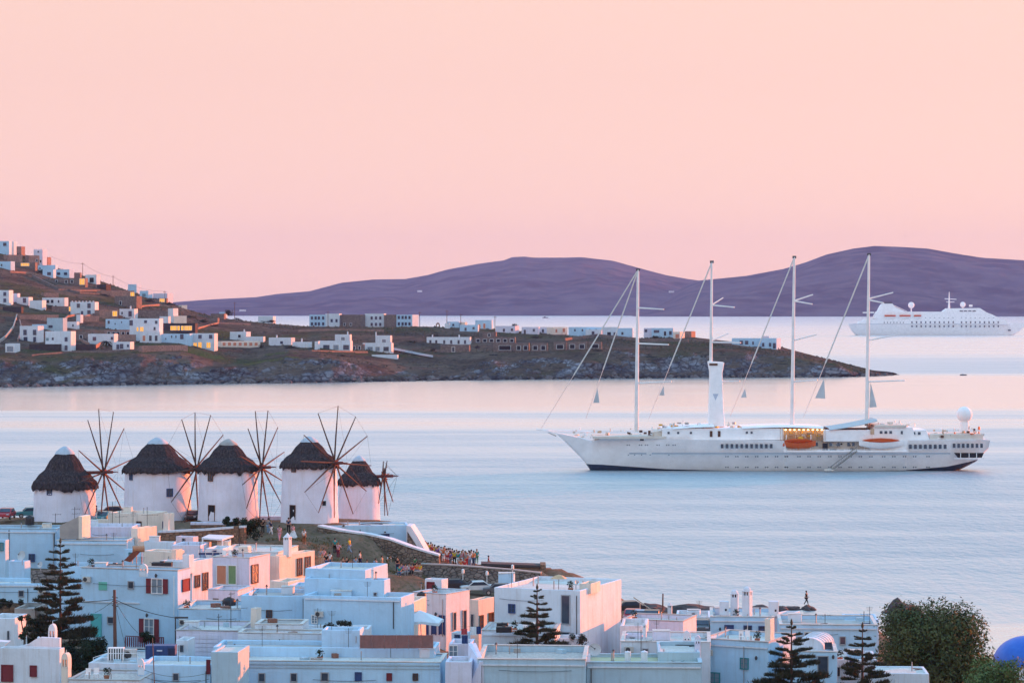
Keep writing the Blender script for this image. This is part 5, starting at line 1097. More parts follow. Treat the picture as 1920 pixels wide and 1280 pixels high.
k('pale brown porch house below long white house', 196, 240, 618, 628, m='brown stone', dep=3)
k('white slab tower with chimney and pink lit side', 315, 325, 578, 604, 334, m=W)
k('pink lit stepped house below the slab tower', 326, 350, 592, 606, m=C_, dep=5, yaw=-42)
k('white house left of the slab tower with a sunlit corner', 299, 316, 593, 610, m=W, dep=5)
k('restaurant terrace with a row of six glowing yellow windows', 300, 366, 606, 624, m='dark timber', dep=6, wins=[('F', x, 615, w, 8, 'lit') for x, w in ((322, 4), (328, 6), (335, 4), (342, 4), (349, 6), (356, 7))])
k('long low white house with small windows under the restaurant', 293, 356, 626, 645, m=B_, wins=[('F', 299, 631, 4, 6, 'blue'), ('F', 311, 635, 2, 3, 'dark'), ('F', 322, 631, 2, 5, 'dark'), ('F', 330, 631, 2, 5, 'dark'), ('F', 341, 631, 5, 8, 'blue')])
k('white house with three glowing arched openings at ground level', 354, 402, 625, 654, m=W, wins=[('F', 375, 631, 5, 6, 'blue'), ('F', 395, 631, 5, 6, 'blue'), ('F', 360, 630, 2, 3, 'blue'), ('F', 366, 647, 6, 9, 'lit'), ('F', 375, 647, 6, 11, 'lit'), ('F', 391, 647, 7, 10, 'lit')])
k('long orange pink stone wall house above the cliff', 266, 352, 647, 657, m='pink stone', dep=3, yaw=-42)
h = k('white house with pink lit chimney left of the arcade', 431, 462, 622, 637, 470, m=W, wins=[('F', 449, 630, 5, 5, 'hole')]); fchim(h, 458, 5)
k('low white wing right of the chimney house', 458, 494, 631, 641, m=W, dep=5)
k('orange lit arcade with row of columns', 414, 488, 639, 650, m=C_, dep=4, wins=[('F', 420 + 10 * i, 645, 6, 6, 'orange') for i in range(7)], yaw=-42)
h = k('low white house with sunlit end on the green bank', 504, 546, 633, 647, 553, m=W, wins=[('F', 528, 642, 4, 4, 'blue')]); fchim(h, 519, 5)
h = k('small white house stepping right with two chimneys on the green bank', 548, 578, 641, 652, 585, m=W); fchim(h, 566, 7)
k('low white villa lower block with glass doors, left of a pair', 596, 657, 639, 657, m=W, dep=7, wins=[('F', 612, 651, 12, 9, 'dark'), ('F', 630, 651, 10, 9, 'pale'), ('F', 649, 651, 11, 9, 'dark')])
h = k('upper cube of the left villa of a pair', 628, 656, 627, 640, m=W, dep=6, wins=[('F', 643, 635, 7, 6, 'pale')]); fchim(h, 652, 6)
k('low white villa lower block with glass doors, right of a pair', 680, 734, 643, 659, m=W, dep=7, wins=[('F', 694, 654, 10, 8, 'pale'), ('F', 708, 654, 8, 8, 'pale'), ('F', 724, 654, 10, 8, 'dark')])
h = k('upper cube of the right villa of a pair', 704, 732, 629, 645, m=W, dep=6, wins=[('F', 720, 639, 7, 6, 'pale')]); fchim(h, 705, 7)
W8 = lambda xs, ys, s='blue': [('F', x, y, 3, 5, s) for x in xs for y in ys]
k('white hotel block at the left end of the hotel row', 580, 610, 590, 612, m=B_, Y=1790, yaw=8, wins=W8((585, 592, 598, 606), (596, 607)))
k('plain white hotel block with few windows next to grey hotel block', 610, 636, 588, 612, m=W, Y=1789, yaw=8, wins=W8((622, 631), (601,)))
k('dark stone hotel block with pink lit end', 636, 676, 590, 613, 685, m='brown stone', Y=1786, wins=W8((646, 658), (608,), 'hole'))
k('white hotel block with three columns of windows', 684, 720, 588, 613, m=W, Y=1792, yaw=8, wins=W8((697, 705, 713), (596, 608)))
k('dark stone hotel stair block between two white blocks', 720, 743, 590, 613, m='brown stone', Y=1788, yaw=8)
k('white hotel block with eight blue windows and pink lit end', 743, 773, 590, 612, 785, m=B_, Y=1784, wins=W8((748, 755, 761, 768), (595, 607)))
k('small white seaside house left of the hotel row', 484, 512, 593, 604, m=W, Y=1790)
h = k('long low white house with six dark windows right of the pale path', 800, 881, 632, 648, m=W, dep=7, yaw=6, wins=[('F', x, 641, 4, 7, 'dark') for x in (807, 818, 833, 846, 860, 872)]); fchim(h, 811, 5); fchim(h, 861, 5)
k('grey stone basement house below the long white house', 826, 880, 647, 661, m='brown stone', dep=4, yaw=6, wins=[('F', 850, 655, 5, 9, 'white')])
k('small white skyline house by the stone arch', 838, 860, 603, 614, 866, m=B_, wins=[('F', 850, 609, 4, 4, 'dark')])
k('pink lit cottage behind the small skyline house', 863, 872, 604, 613, 876, m=C_)
k('low white house with pale door on the cape ridge', 862, 896, 609, 622, m=B_, dep=6, wins=[('F', 873, 617, 4, 6, 'dark'), ('F', 888, 615, 4, 4, 'dark')])
k('white house with two pink lit panels on cape ridge', 891, 922, 600, 616, m=B_, dep=6, wins=[('F', 899, 612, 4, 8, 'orange'), ('F', 908, 611, 4, 9, 'orange')])
k('low white house with pink end and palm beside it', 929, 966, 611, 624, 973, m=LI, wins=[('F', 945, 619, 4, 6, 'dark'), ('F', 960, 618, 4, 5, 'dark')])
k('white house with dark door right of the palm', 978, 1010, 613, 627, m=LI, dep=6, wins=[('F', 984, 622, 4, 8, 'dark'), ('F', 1001, 619, 4, 5, 'dark')])
k('white terrace house with two dark windows on cape ridge', 1010, 1037, 613, 625, m=LI, dep=6, wins=[('F', 1018, 620, 4, 6, 'dark'), ('F', 1031, 620, 4, 7, 'dark')])
k('pink glowing terrace house on cape ridge', 1037, 1064, 613, 626, m=C_, dep=6, wins=[('F', 1043, 620, 4, 6, 'orange'), ('F', 1057, 619, 5, 7, 'orange')], yaw=-42)
k('long bluish terrace house with many chimneys', 1066, 1130, 613, 625, m=B_, dep=6, wins=[('F', x, 619, 3, 4, 'dark') for x in (1078, 1092, 1106, 1118)])
k('white house with dark porch near the fore mast', 1130, 1160, 613, 630, m=W, dep=6, wins=[('F', 1142, 626, 7, 7, 'hole'), ('F', 1153, 626, 4, 5, 'blue')])
k('white house with reddish roof edge next to the fore mast', 1158, 1186, 615, 633, m=B_, dep=6, wins=[('F', 1167, 625, 4, 5, 'dark')])
k('low grey white house just right of the fore mast', 1207, 1224, 615, 630, m=LI, wins=[('F', 1211, 620, 4, 4, 'blue')])
k('blue white house with wide dark window right of the fore mast', 1222, 1262, 615, 631, m=B_, wins=[('F', 1231, 621, 9, 4, 'blue'), ('F', 1257, 624, 4, 6, 'blue'), ('F', 1247, 625, 4, 8, 'hole')])
k('stub house with orange doorway and pink sunlit wall', 1262, 1275, 622, 635, 1284, m=C_, wins=[('F', 1270, 630, 7, 8, 'orange')])
k('brown stone ruin at the end of the ridge houses', 1284, 1296, 621, 631, 1304, m='pink stone')
h = k('last long white house near the tip of the cape', 1372, 1430, 634, 650, m=B_, yaw=8, dep=7, wins=[('F', 1390, 642, 5, 6, 'blue'), ('F', 1400, 642, 5, 6, 'blue'), ('F', 1412, 643, 3, 6, 'dark')])
k('white end block with chimney and pink flank at the cape tip', 1428, 1456, 634, 654, 1464, m=B_, yaw=20, wins=[('F', 1431, 646, 3, 6, 'blue'), ('F', 1444, 646, 3, 6, 'blue'), ('F', 1452, 648, 4, 9, 'blue')])
k('white chimney block on the house near the cape tip', 1428, 1442, 630, 640, m=LI, dep=4)
for i, (x0, x1, yt, yb, n_) in enumerate(((890, 966, 632, 643, 6), (925, 968, 643, 659, 1), (966, 992, 643, 659, 2), (996, 1026, 643, 659, 2), (1038, 1062, 641, 657, 1), (1064, 1100, 641, 656, 2), (1104, 1128, 641, 655, 1))):
    k(['long grey stone hut row behind the stone cottages', 'stone cottage with one large square opening, leftmost', 'stone cottage with twin square openings left of centre', 'stone cottage with twin openings beside the gap', 'small stone cottage right of the gap', 'wide stone cottage with two openings under the slope', 'last stone cottage with one opening near the forestay'][i], x0, x1, yt, yb, m='brown stone', dep=5, yaw=4,
      wins=[('F', lerp(x0, x1, (j + .5) / n_), (yt + yb) / 2 + 1, (x1 - x0) / n_ * .5, (yb - yt) * .5, 'hole') for j in range(n_)])

k('small white house with pink corner left of the palm house wall', 126, 144, 603, 617, m=W, wins=[('F', 137, 610, 3, 4, 'dark')], x2=149)
k('low white house above the two balcony doors', 60, 89, 608, 617, m=B_, dep=5, wins=[('F', 78, 612, 3, 4, 'dark')])
k('narrow white house between brown shed and battlement house', 143, 151, 590, 606, 156, m=W)
k('pink stone store under the battlement house', 156, 186, 592, 602, m='pink stone', dep=3, yaw=-42)
k('brown stone store behind the palm house', 140, 164, 622, 640, m='brown stone', dep=5, wins=[('F', 152, 632, 5, 7, 'hole')])
k('long pale porch with pillars under long white house', 196, 262, 618, 632, m='pink stone', dep=3, wins=[('F', 204 + 9 * i, 626, 5, 8, 'hole') for i in range(6)])
k('white porch block with glowing pillars at its foot', 262, 300, 622, 643, m=W, dep=4, wins=[('F', 270, 634, 5, 10, 'orange'), ('F', 282, 634, 5, 10, 'dark'), ('F', 293, 634, 5, 10, 'dark')])
k('brown stone cottage on the slope right of restaurant', 392, 408, 596, 604, m='brown stone', dep=5)
k('small pink lit hut on the ridge before the island', 341, 351, 572, 578, m=C_, yaw=-42, dep=4)
k('dark low house on the shore flat by the round tree', 395, 420, 588, 597, m='brown stone', dep=5)
k('small white house behind the dark round tree', 411, 423, 585, 596, m=B_, dep=5)
k('brown terrace house over the long tall glowing window', 130, 150, 511, 522, m='brown stone', dep=4)
k('low stone house with white lintels on upper slope', 205, 240, 547, 556, m=LI, dep=4, wins=[('F', 222, 552, 4, 4, 'dark')])
k('dark pergola house right of the blue door house', 83, 110, 549, 557, m='pink stone', dep=4, yaw=-42)
k('tiny white store on the shore left of the first villa', 590, 597, 640, 656, m=W, dep=4)
k('dark stone link house between the villa pair', 657, 682, 645, 657, m='brown stone', dep=4, wins=[('F', 664, 652, 4, 6, 'hole'), ('F', 674, 652, 4, 6, 'hole')])
k('pale flat terrace block under the right villa', 697, 745, 665, 671, m=W, dep=4)
k('white low block at the left end of ridge cottages', 834, 842, 606, 616, m=W, dep=4)
k('grey water tank house above the stone huts', 905, 930, 622, 632, m='brown stone', dep=4, wins=[('F', 917, 628, 4, 5, 'hole')])
k('small white shed between ridge cottages and fore mast', 1098, 1128, 618, 629, m=W, dep=4, wins=[('F', 1112, 624, 4, 5, 'blue')])
# retaining wall, pale path, poles, shrubs, palm on the headland
def cpt(px, py, dz=0):
    Y = cape_Y(px, py); return Vector((PX(px, Y), Y, cape_z(px, Y) + dz))
def strip(name, label, pts, w, m, kind='structure'):
    b = MB(); vs = []
    for px, py in pts:
        c = cpt(px, py, .5); a = cpt(px, py - w, .6); vs += [c, a]
    b.add(vs, [(2 * i, 2 * i + 2, 2 * i + 3, 2 * i + 1) for i in range(len(pts) - 1)]); return tag(b.build(name, m), label, kind=kind)
mat('pale path', (.26, .26, .28), (.2, .2, .22), .1); mat('dark field', (.13, .14, .17), (.10, .11, .13), .05); mat('grass green', (.055, .075, .03), (.085, .085, .04), .05)
strip('path', 'pale lane sloping down the headland', [(735, 657), (760, 662), (785, 667), (812, 672)], 4, 'pale path')
def fwall(label, pts, hh, m=W):
    r = empty('garden_wall', cpt(*pts[0]), label, 'wall', 'garden walls on the headland'); b = MB()
    for p, q in zip(pts, pts[1:]):
        A, B = cpt(*p, -1), cpt(*q, -1); n = Vector((-(B - A).y, (B - A).x, 0)).normalized() * .6; z = Vector((0, 0, hh + 1))
        b.add([A, B, B + z, A + z, A + n, B + n, B + n + z, A + n + z], [(0, 1, 2, 3), (5, 4, 7, 6), (3, 2, 6, 7), (0, 3, 7, 4), (1, 5, 6, 2)])
    b.build('masonry', m, r)
fwall('white curving garden wall descending at the left edge', [(31, 594), (24, 616), (10, 634), (-6, 646)], 1.6, 'concrete')
fwall('low pale wall along the cliff path', [(60, 668), (130, 662), (200, 660), (262, 658)], 1.0, 'brown stone')
fwall('pale wall between pergola porch and palm house', [(175, 657), (190, 648), (196, 646)], 2.0, 'pink stone')
fwall('brown field wall under the hill houses', [(60, 520), (100, 540), (150, 552), (200, 556)], 1.6, 'brown stone')
fwall('pale field wall across the upper slope', [(110, 546), (150, 548), (188, 548)], 1.6, 'brown stone')
fwall('pink boundary wall above the palm house', [(150, 600), (190, 590), (230, 598)], 1.8, 'pink stone')
fwall('dark terrace wall near the fore mast', [(1060, 640), (1120, 632), (1200, 640), (1290, 642)], 2.0, 'brown stone')
fwall('tan terrace wall on the upper left slope', [(20, 512), (60, 514), (95, 524)], 1.4, 'pink stone')
fwall('tan terrace wall under the battlement house', [(120, 604), (128, 596), (150, 592)], 1.5, 'pink stone')
fwall('long tan field wall below the ridge end houses', [(252, 578), (300, 574), (345, 584)], 1.4, 'pink stone')
fwall('tan field wall right of the restaurant', [(372, 618), (410, 608), (470, 610)], 1.3, 'pink stone')
fwall('tan field wall in front of the hotel row', [(560, 622), (640, 620), (720, 622)], 1.3, 'pink stone')
fwall('low tan wall under the left white villa', [(585, 660), (660, 661), (690, 662)], 1.0, 'pink stone')
fwall('grey field wall on the right half of the cape', [(1310, 640), (1350, 646), (1420, 656)], 1.2, 'brown stone')
fwall('tan terrace wall across the garage slope', [(36, 604), (40, 622), (32, 642)], 1.6, 'pink stone')
fwall('tan yard wall beside the three storey house', [(134, 628), (150, 640), (166, 648)], 1.6, 'pink stone')
for lb, x, t, b_ in (('tall power pole on the hill skyline', 155, 492, 516), ('power pole with crossarm below the first', 212, 516, 538), ('power pole in front of the island left of the hotel', 440, 566, 596), ('power pole before the plain hotel block', 615, 583, 612), ('power pole at the right end of the hotel row', 787, 584, 612), ('tall power pole near the stone arch', 838, 581, 612), ('short power pole behind the skyline cottages', 864, 588, 608), ('power pole above the stone hut row', 928, 592, 640), ('short wire pole by ridge end house', 309, 545, 556)):
    Y = cape_Y(x, b_); r = root_px('power_pole', x, b_, Y, lb, 'power pole', 'power poles on the headland'); MB().tube(P(x, b_ + 3, Y), P(x, t, Y), .22, .16, 6).build('post', 'pole wood', r); MB().box(P(x, t + 2.5, Y), (2.4, .2, .2)).build('crossarm', 'pole wood', r)
cable('upper wire from hill pole to the next pole', P(155, 494, cape_Y(155, 516)), P(212, 519, cape_Y(212, 538)), 1.5, .07, group='wires on the hill'); cable('wire from hill top houses to the tall hill pole', P(95, 480, cape_Y(95, 495)), P(155, 494, cape_Y(155, 516)), 1.5, .07, group='wires on the hill'); cable('wire running down from the second hill pole to the ridge end', P(212, 519, cape_Y(212, 538)), P(309, 546, cape_Y(309, 556)), 2.5, .07, group='wires on the hill')
r_ = empty('stone_arch', cpt(821, 613), 'small pink stone arch ruin on the cape ridge', 'arch'); b_ = MB(); Y_ = cape_Y(821, 613); c_ = P(821, 612, Y_)
b_.extr([c_ + Vector((1.5 * math.cos(t), 0, 2.6 * math.sin(t))) for t in [math.pi * i / 8 for i in range(9)]] + [c_ + Vector((-.8 * math.cos(t), 0, 1.6 * math.sin(t))) for t in [math.pi * i / 8 for i in range(9)]], (0, 1, 0)); b_.build('masonry', 'pink stone', r_)
# tiny white houses on the islands
for lb, x, y, w in (('white farmhouse speck on the left island slope', 787, 546, 9), ('white speck house low on the long island', 1015, 569, 6), ('white speck houses mid slope under the flat summit', 1065, 523, 8), ('white speck house on the island right of the fore mast', 1259, 547, 10), ('white speck house low on the island near the third mast', 1473, 556, 5), ('white speck house on the island behind the forestay', 1107, 554, 9), ('white speck house at the island shore on the far left', 455, 582, 12)):
    Y = lerp(11100, 12600, (592 - y) / 100) if x < 1430 else 10800
    Y = 11100 + (592 - y) * 13; s = Y / F; c = P(x, y, Y); r = empty('island_house', c, lb, 'house', 'white specks of houses on the islands'); MB().box(c, (w * s, 12, 3.2 * s)).build('walls', 'white paint', r); MB().box(c + Vector((0, 0, 1.75 * s)), (w * s * 1.05, 13, .25 * s)).build('roof', 'roof lime', r)
# ---------------------------------------------------------------- ships
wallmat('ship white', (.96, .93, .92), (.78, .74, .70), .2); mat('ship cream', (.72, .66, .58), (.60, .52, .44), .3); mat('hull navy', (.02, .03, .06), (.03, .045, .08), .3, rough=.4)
mat('deck teak', (.60, .42, .28), (.45, .30, .19), .6); mat('sail cloth', (.50, .54, .56), (.42, .46, .48), .5); mat('spar white', (.78, .77, .74), (.68, .67, .65), .4, rough=.5); mat('stay', (.62, .61, .58), rough=.6)
mat('life orange', (.72, .10, .02), (.62, .14, .04), 1., rough=.45); mat('buoy yellow', (.70, .36, .03), rough=.5); mat('gangway grey', (.30, .28, .25), (.2, .19, .18), 1.5); mat('rust stain', (.45, .20, .08), (.3, .12, .06), 1.); mat('stripe grey', (.33, .38, .44), rough=.6)
def hull_mesh(xs, sheer, half, keel, nz_=10, flare=.10):
    """closed hull: stations at xs, sheer(x) top height, half(x) half beam at deck, keel(x) lowest height"""
    vs = []; n = len(xs); m = 2 * nz_ + 1
    for x in xs:
        zt, hb, zk = sheer(x), half(x), keel(x)
        for j in range(m):
            t = abs(j - nz_) / nz_; sg = -1 if j < nz_ else 1
            z = lerp(zk, zt, t); fl = (t ** .35) * (1 - flare * (1 - t))
            vs.append((x, sg * hb * fl, z))
    fs = [(i * m + j, i * m + j + 1, (i + 1) * m + j + 1, (i + 1) * m + j) for i in range(n - 1) for j in range(m - 1)]
    fs += [(i * m, (i + 1) * m, (i + 1) * m + m - 1, i * m + m - 1) for i in range(n - 1)]
    fs += [tuple(range(m)), tuple(range((n - 1) * m, n * m))[::-1]]
    return vs, fs
def sailing_ship():
    Yn = H * F / (884 - HZ); s = Yn / F; HB = 7.4; Yc = Yn + HB
    def LX(px): return (px - 1450) * s
    def LZ(py): return (884 - py) * s
    c = Vector((PX(1450, Yn), Yc, 0)); root = empty('sailing_cruise_ship', c, 'large white four masted sailing cruise ship anchored in the bay', 'ship'); yn = -HB
    def pt(px, py, dy=0.): return c + Vector((LX(px), yn + dy, LZ(py)))
    def half(x):
        px = x / s + 1450; return HB * max(.03, min(1, (max(0, px - 1046) / 250) ** .62 if px < 1296 else 1)) * (1 if px < 1700 else max(.55, 1 - ((px - 1700) / 175) ** 2 * .42))
    def sheer(x):
        px = x / s + 1450; return LZ(interp([(1044, 813), (1090, 823), (1112, 829), (1132, 822), (1240, 822.5), (1300, 824), (1470, 826), (1476, 846), (1700, 846), (1704, 825), (1850, 824), (1860, 826)], px))
    def keel(x):
        px = x / s + 1450; return LZ(interp([(1044, 815), (1060, 830), (1080, 850), (1096, 866), (1112, 890), (1300, 894), (1780, 894), (1806, 886), (1840, 868), (1856, 850), (1860, 846)], px))
    xs = [LX(p) for p in [1044, 1050, 1058, 1068, 1080, 1090, 1100, 1112, 1122, 1132, 1150, 1180, 1210, 1250, 1296, 1350, 1400, 1450, 1470, 1476, 1550, 1600, 1700, 1704, 1730, 1760, 1780, 1800, 1820, 1840, 1850, 1856, 1860]]
    vs, fs = hull_mesh(xs, sheer, half, keel, 12); b = MB(); b.add([c + Vector(v) for v in vs], fs)
    def cut(bm_name, m, lo):
        me_o = b.build(bm_name, m, root, smooth=False); return me_o
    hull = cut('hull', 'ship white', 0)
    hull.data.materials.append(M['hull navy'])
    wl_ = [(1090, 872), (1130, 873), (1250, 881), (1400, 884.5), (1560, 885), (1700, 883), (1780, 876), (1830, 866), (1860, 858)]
    # shadow under bow and stern, painted navy below a gently curved line
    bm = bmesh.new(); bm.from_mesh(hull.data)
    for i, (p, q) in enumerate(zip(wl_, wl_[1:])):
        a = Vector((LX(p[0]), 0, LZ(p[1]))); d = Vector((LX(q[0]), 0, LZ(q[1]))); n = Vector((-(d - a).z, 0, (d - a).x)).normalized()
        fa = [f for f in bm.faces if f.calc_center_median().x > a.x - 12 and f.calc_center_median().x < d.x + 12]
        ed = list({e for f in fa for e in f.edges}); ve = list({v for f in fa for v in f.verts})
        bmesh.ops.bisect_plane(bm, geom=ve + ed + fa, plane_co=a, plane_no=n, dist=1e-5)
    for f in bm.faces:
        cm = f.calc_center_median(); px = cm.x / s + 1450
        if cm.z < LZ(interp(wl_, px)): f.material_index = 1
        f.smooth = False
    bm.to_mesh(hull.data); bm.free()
    # rubbing strake, portholes, windows
    st = MB()
    for a, e in ((1180, 1212), (1222, 1782)): st.obox((pt(a, 848.5, -.03) + pt(e, 851, -.03)) / 2, (1, 0, 0), (0, 1, 0), ((e - a) * s, .12, .32))
    st.build('strake', 'stripe grey', root)
    ph = MB()
    for y in (855.5, 875.5):
        for x in [1363 + 18.6 * k for k in range(7)] + [1474, 1498, 1517, 1536, 1556, 1575, 1594, 1613, 1633, 1657, 1676, 1696, 1715, 1740]:
            for q in (-2, 2): ph.tube(pt(x + q, y, .05), pt(x + q, y, -.04), .17, n=8)
    for x in (1178, 1190, 1203, 1219, 1254): ph.tube(pt(x, 852.5, .6), pt(x, 852.5, -.25 + 0), .13, n=6)
    for x in (1178, 1201, 1212, 1234, 1252, 1264):
        for q in (-2, 2): ph.box(pt(x + q, 834, -.02), (.25, .06, .28))
    po = ph.build('portholes', 'dark glass', root); po['kind'] = 'stuff'
    def windows(xs_, y, w, h, dy=0., m='dark glass'):
        for x in xs_:
            f = MB(); q = pt(x, y, dy - .03)
            f.obox(q, (1, 0, 0), (0, 1, 0), (w * s, .05, h * s)); f.build('window', m, root)
    windows([1354 + 9.2 * k for k in range(11)], 836, 5, 8); windows([1707 + 9.3 * k for k in range(8)], 837, 5.5, 8); windows([1790 + 8.6 * k for k in range(7)], 835.5, 5, 8, .9)
    # superstructure blocks: (name, px0, px1, top, bottom, inset, material)
    def blk(nm, x0, x1, t, bt, ins, m='ship white', bev=.12, sl=0):
        a, e = LX(x0), LX(x1); w2 = HB - ins; b2 = MB(); z0, z1 = LZ(bt), LZ(t)
        b2.extr([c + Vector((a, -w2, z0)), c + Vector((e, -w2, z0)), c + Vector((e - sl, -w2, z1)), c + Vector((a + sl * .5, -w2, z1))], (0, 2 * w2, 0)); return b2.build(nm, m, root, bevel=bev)
    blk('deckhouse', 1242, 1470, 803, 825, 1.1, 'ship white'); blk('deckhouse', 1226, 1262, 809, 824, 2., 'ship cream'); blk('deck', 1112, 1250, 818, 823, .9, 'ship cream', .05)
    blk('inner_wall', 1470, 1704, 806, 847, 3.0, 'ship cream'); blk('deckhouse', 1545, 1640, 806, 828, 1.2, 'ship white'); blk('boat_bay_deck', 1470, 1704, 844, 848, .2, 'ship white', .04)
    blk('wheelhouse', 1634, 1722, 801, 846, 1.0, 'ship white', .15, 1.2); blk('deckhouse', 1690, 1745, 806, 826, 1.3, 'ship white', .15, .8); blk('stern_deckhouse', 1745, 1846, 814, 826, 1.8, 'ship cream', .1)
    blk('bridge_roof', 1640, 1700, 797, 801.5, .6, 'ship cream', .06)
    windows([1653, 1662, 1671], 810.5, 5, 5, .95); windows([1706, 1715, 1725], 812.5, 5, 5, 1.2); windows([1401, 1410], 811, 4, 4, 1.05); windows([1334, 1349], 813.5, 5, 11, 1.05, 'brown wood'); windows([1692], 811, 4, 6, 1.0, 'dark glass'); windows([1636.5], 809, 7, 11, .9, 'deck teak')
    windows([1254, 1272, 1296], 811.5, 4, 4, 1.05, 'dark glass'); windows([1204], 823.5, 7, 5, 1.2, 'dark hole'); windows([1219], 812, 6, 9, 2.0, 'brown wood')
    # awnings and open lido deck
    def awning(x0, x1, yl, yr, sag, m='ship white'):
        b2 = MB(); vs = []; n = 10
        for i in range(n + 1):
            x = lerp(x0, x1, i / n); y = lerp(yl, yr, i / n) - math.sin(math.pi * i / n) * sag
            vs += [c + Vector((LX(x), -HB + .7, LZ(y + 3))), c + Vector((LX(x), -HB + 2.5, LZ(y))), c + Vector((LX(x), HB - 2.5, LZ(y))), c + Vector((LX(x), HB - .7, LZ(y + 3)))]
        b2.add(vs, [(i * 4 + j, i * 4 + 4 + j, i * 4 + 5 + j, i * 4 + 1 + j) for i in range(n) for j in range(3)]); o = b2.build('awning', m, root); mo = o.modifiers.new('t', 'SOLIDIFY'); mo.thickness = .12
    awning(1392, 1545, 800, 800, 2.5); awning(1556, 1646, 803, 786, -1.5, 'sail cloth'); awning(1262, 1340, 801, 797, 1)
    b2 = MB()
    for i in range(22): x = 1464 + i * 4; b2.tube(pt(x, 826, 1.0), pt(x, 803, 1.0), .05, n=4)
    b2.build('lido_posts', 'deck teak', root); blk('lido_wall', 1466, 1548, 804, 826, 2.4, 'deck teak', .05)
    mat('deck lamp', (.8, .6, .3), emit=((1., .62, .25), 5.))
    for i in range(9): MB().box(pt(1474 + i * 8.5, 806, 1.3), (.35, .3, .2)).build('deck_lamp', 'deck lamp', root)
    rr = random.Random(4)
    def clutter(nm, x0, x1, y0, y1, n, mats_, yr=(1.5, 6), big=1.):
        for k in range(n):
            x = rr.uniform(x0, x1); y = rr.uniform(y0, y1); w = rr.uniform(2, 7) * s * big; hh = rr.uniform(1.5, 4.5) * s * big
            b3 = MB(); q = pt(x, y, rr.uniform(*yr))
            if rr.random() < .4: b3.tube(q, q + Vector((0, 0, hh * 1.5)), w * .35, w * .2, 8)
            else: b3.box(q, (w, rr.uniform(.5, 1.6), hh), rr.uniform(-.4, .4))
            b3.build(nm, rr.choice(mats_), root)
    clutter('deck_gear', 1750, 1846, 806, 822, 46, ['deck teak', 'ship cream', 'brown wood', 'ship white', 'life orange', 'spar white']); clutter('deck_gear', 1075, 1150, 808, 824, 26, ['ship white', 'ship cream', 'spar white', 'deck teak'], (5.5, 8.5)); clutter('deck_gear', 1160, 1240, 804, 820, 22, ['ship white', 'ship cream', 'brown wood', 'spar white'], (1.5, 5))
    clutter('deck_gear', 1240, 1400, 794, 804, 26, ['ship white', 'ship cream', 'galvanised', 'buoy yellow', 'spar white'], (2, 5)); clutter('deck_gear', 1650, 1730, 792, 802, 18, ['ship white', 'ship cream', 'spar white'], (2, 6)); clutter('deck_gear', 1540, 1606, 833, 845, 14, ['ship cream', 'dark hole', 'stripe grey', 'dark hole'], (.9, 2.6)); clutter('deck_gear', 1480, 1545, 808, 824, 22, ['deck teak', 'ship cream', 'brown wood', 'buoy yellow'], (1.2, 2.2))
    windows([1532, 1558, 1573, 1592, 1601], 833, 5, 7, .95, 'dark glass'); windows([1548], 838, 10, 14, 1.1, 'dark hole')
    b2 = MB(); b2.extr([pt(1790, 849, -.02 + .8), pt(1846, 849, .8 - .02), pt(1842, 858, .9), pt(1797, 858, .8)], (0, .3, 0)); b2.build('mooring_opening', 'dark hole', root)
    b2 = MB()
    for x in (1802, 1818, 1832): b2.box(pt(x, 853.5, .7), (.15, .1, 1.1))
    b2.box(pt(1818, 859.5, .75), (7.2, .2, .2)); b2.build('mooring_frame', 'ship white', root)
    # rails
    b2 = MB()
    for x0, x1, y, dy in ((1704, 1856, 822, .6), (1132, 1300, 819, 1.0), (1470, 1704, 841, .25)):
        for k in (0, 1.6, 3.2): b2.tube(pt(x0, y + k, dy), pt(x1, y + k, dy), .035, n=4)
        for i in range(int((x1 - x0) / 6)): b2.tube(pt(x0 + i * 6, y + 4.5, dy), pt(x0 + i * 6, y, dy), .03, n=4)
    b2.build('guard_rails', 'ship white', root)['kind'] = 'stuff'
    # bowsprit, anchor stain
    b2 = MB(); b2.extr([c + Vector((LX(1054), y, LZ(818))) for y in (-.9, .9)] + [c + Vector((LX(1012), y, LZ(809))) for y in (.25, -.25)], (0, 0, .35)); b2.tube(c + Vector((LX(1112), 0, LZ(812))), c + Vector((LX(1006), 0, LZ(807.5))), .22, .12, 6); b2.build('bowsprit', 'ship white', root)
    b2 = MB(); b2.tube(c + Vector((LX(1044), 0, LZ(820))), c + Vector((LX(1028), 0, LZ(813))), .2, .1, 6); b2.build('bob_stay', 'spar white', root)
    MB().ball(c + Vector((LX(1111), -1.85, LZ(861))), .5, 8, (1, .4, .8)).build('anchor', 'rust stain', root)
    b2 = MB(); b2.ball(c + Vector((LX(1818), 0, LZ(779))), 15 * s, 24); b2.build('radome', 'ship white', root, smooth=True); MB().lathe([(1.3, 0), (1.0, 3.0), (1.4, 3.6)], c + Vector((LX(1818), 0, LZ(812))), 16).build('radome_pedestal', 'ship white', root)
    # funnel round the second mast
    b2 = MB(); b2.extr([c + Vector((LX(x), -1.7, LZ(y))) for x, y in ((1332, 802), (1363, 802), (1360, 760), (1358, 700), (1362, 680), (1331, 678), (1335, 700), (1333, 760))], (0, 3.4, 0)); b2.build('funnel', 'ship white', root, bevel=.25); MB().box(c + Vector((LX(1341), -1.6, LZ(684))), (2.0, .5, .5)).build('funnel_vent', 'brown wood', root)
    b2 = MB(); e_ = c + Vector((LX(1345), -1.73, LZ(745))); b2.extr([e_ + Vector((x, 0, z)) for x, z in ((-.7, .7), (.7, .7), (0, -.9))], (0, .03, 0)); b2.build('funnel_emblem', 'pale plate', root)
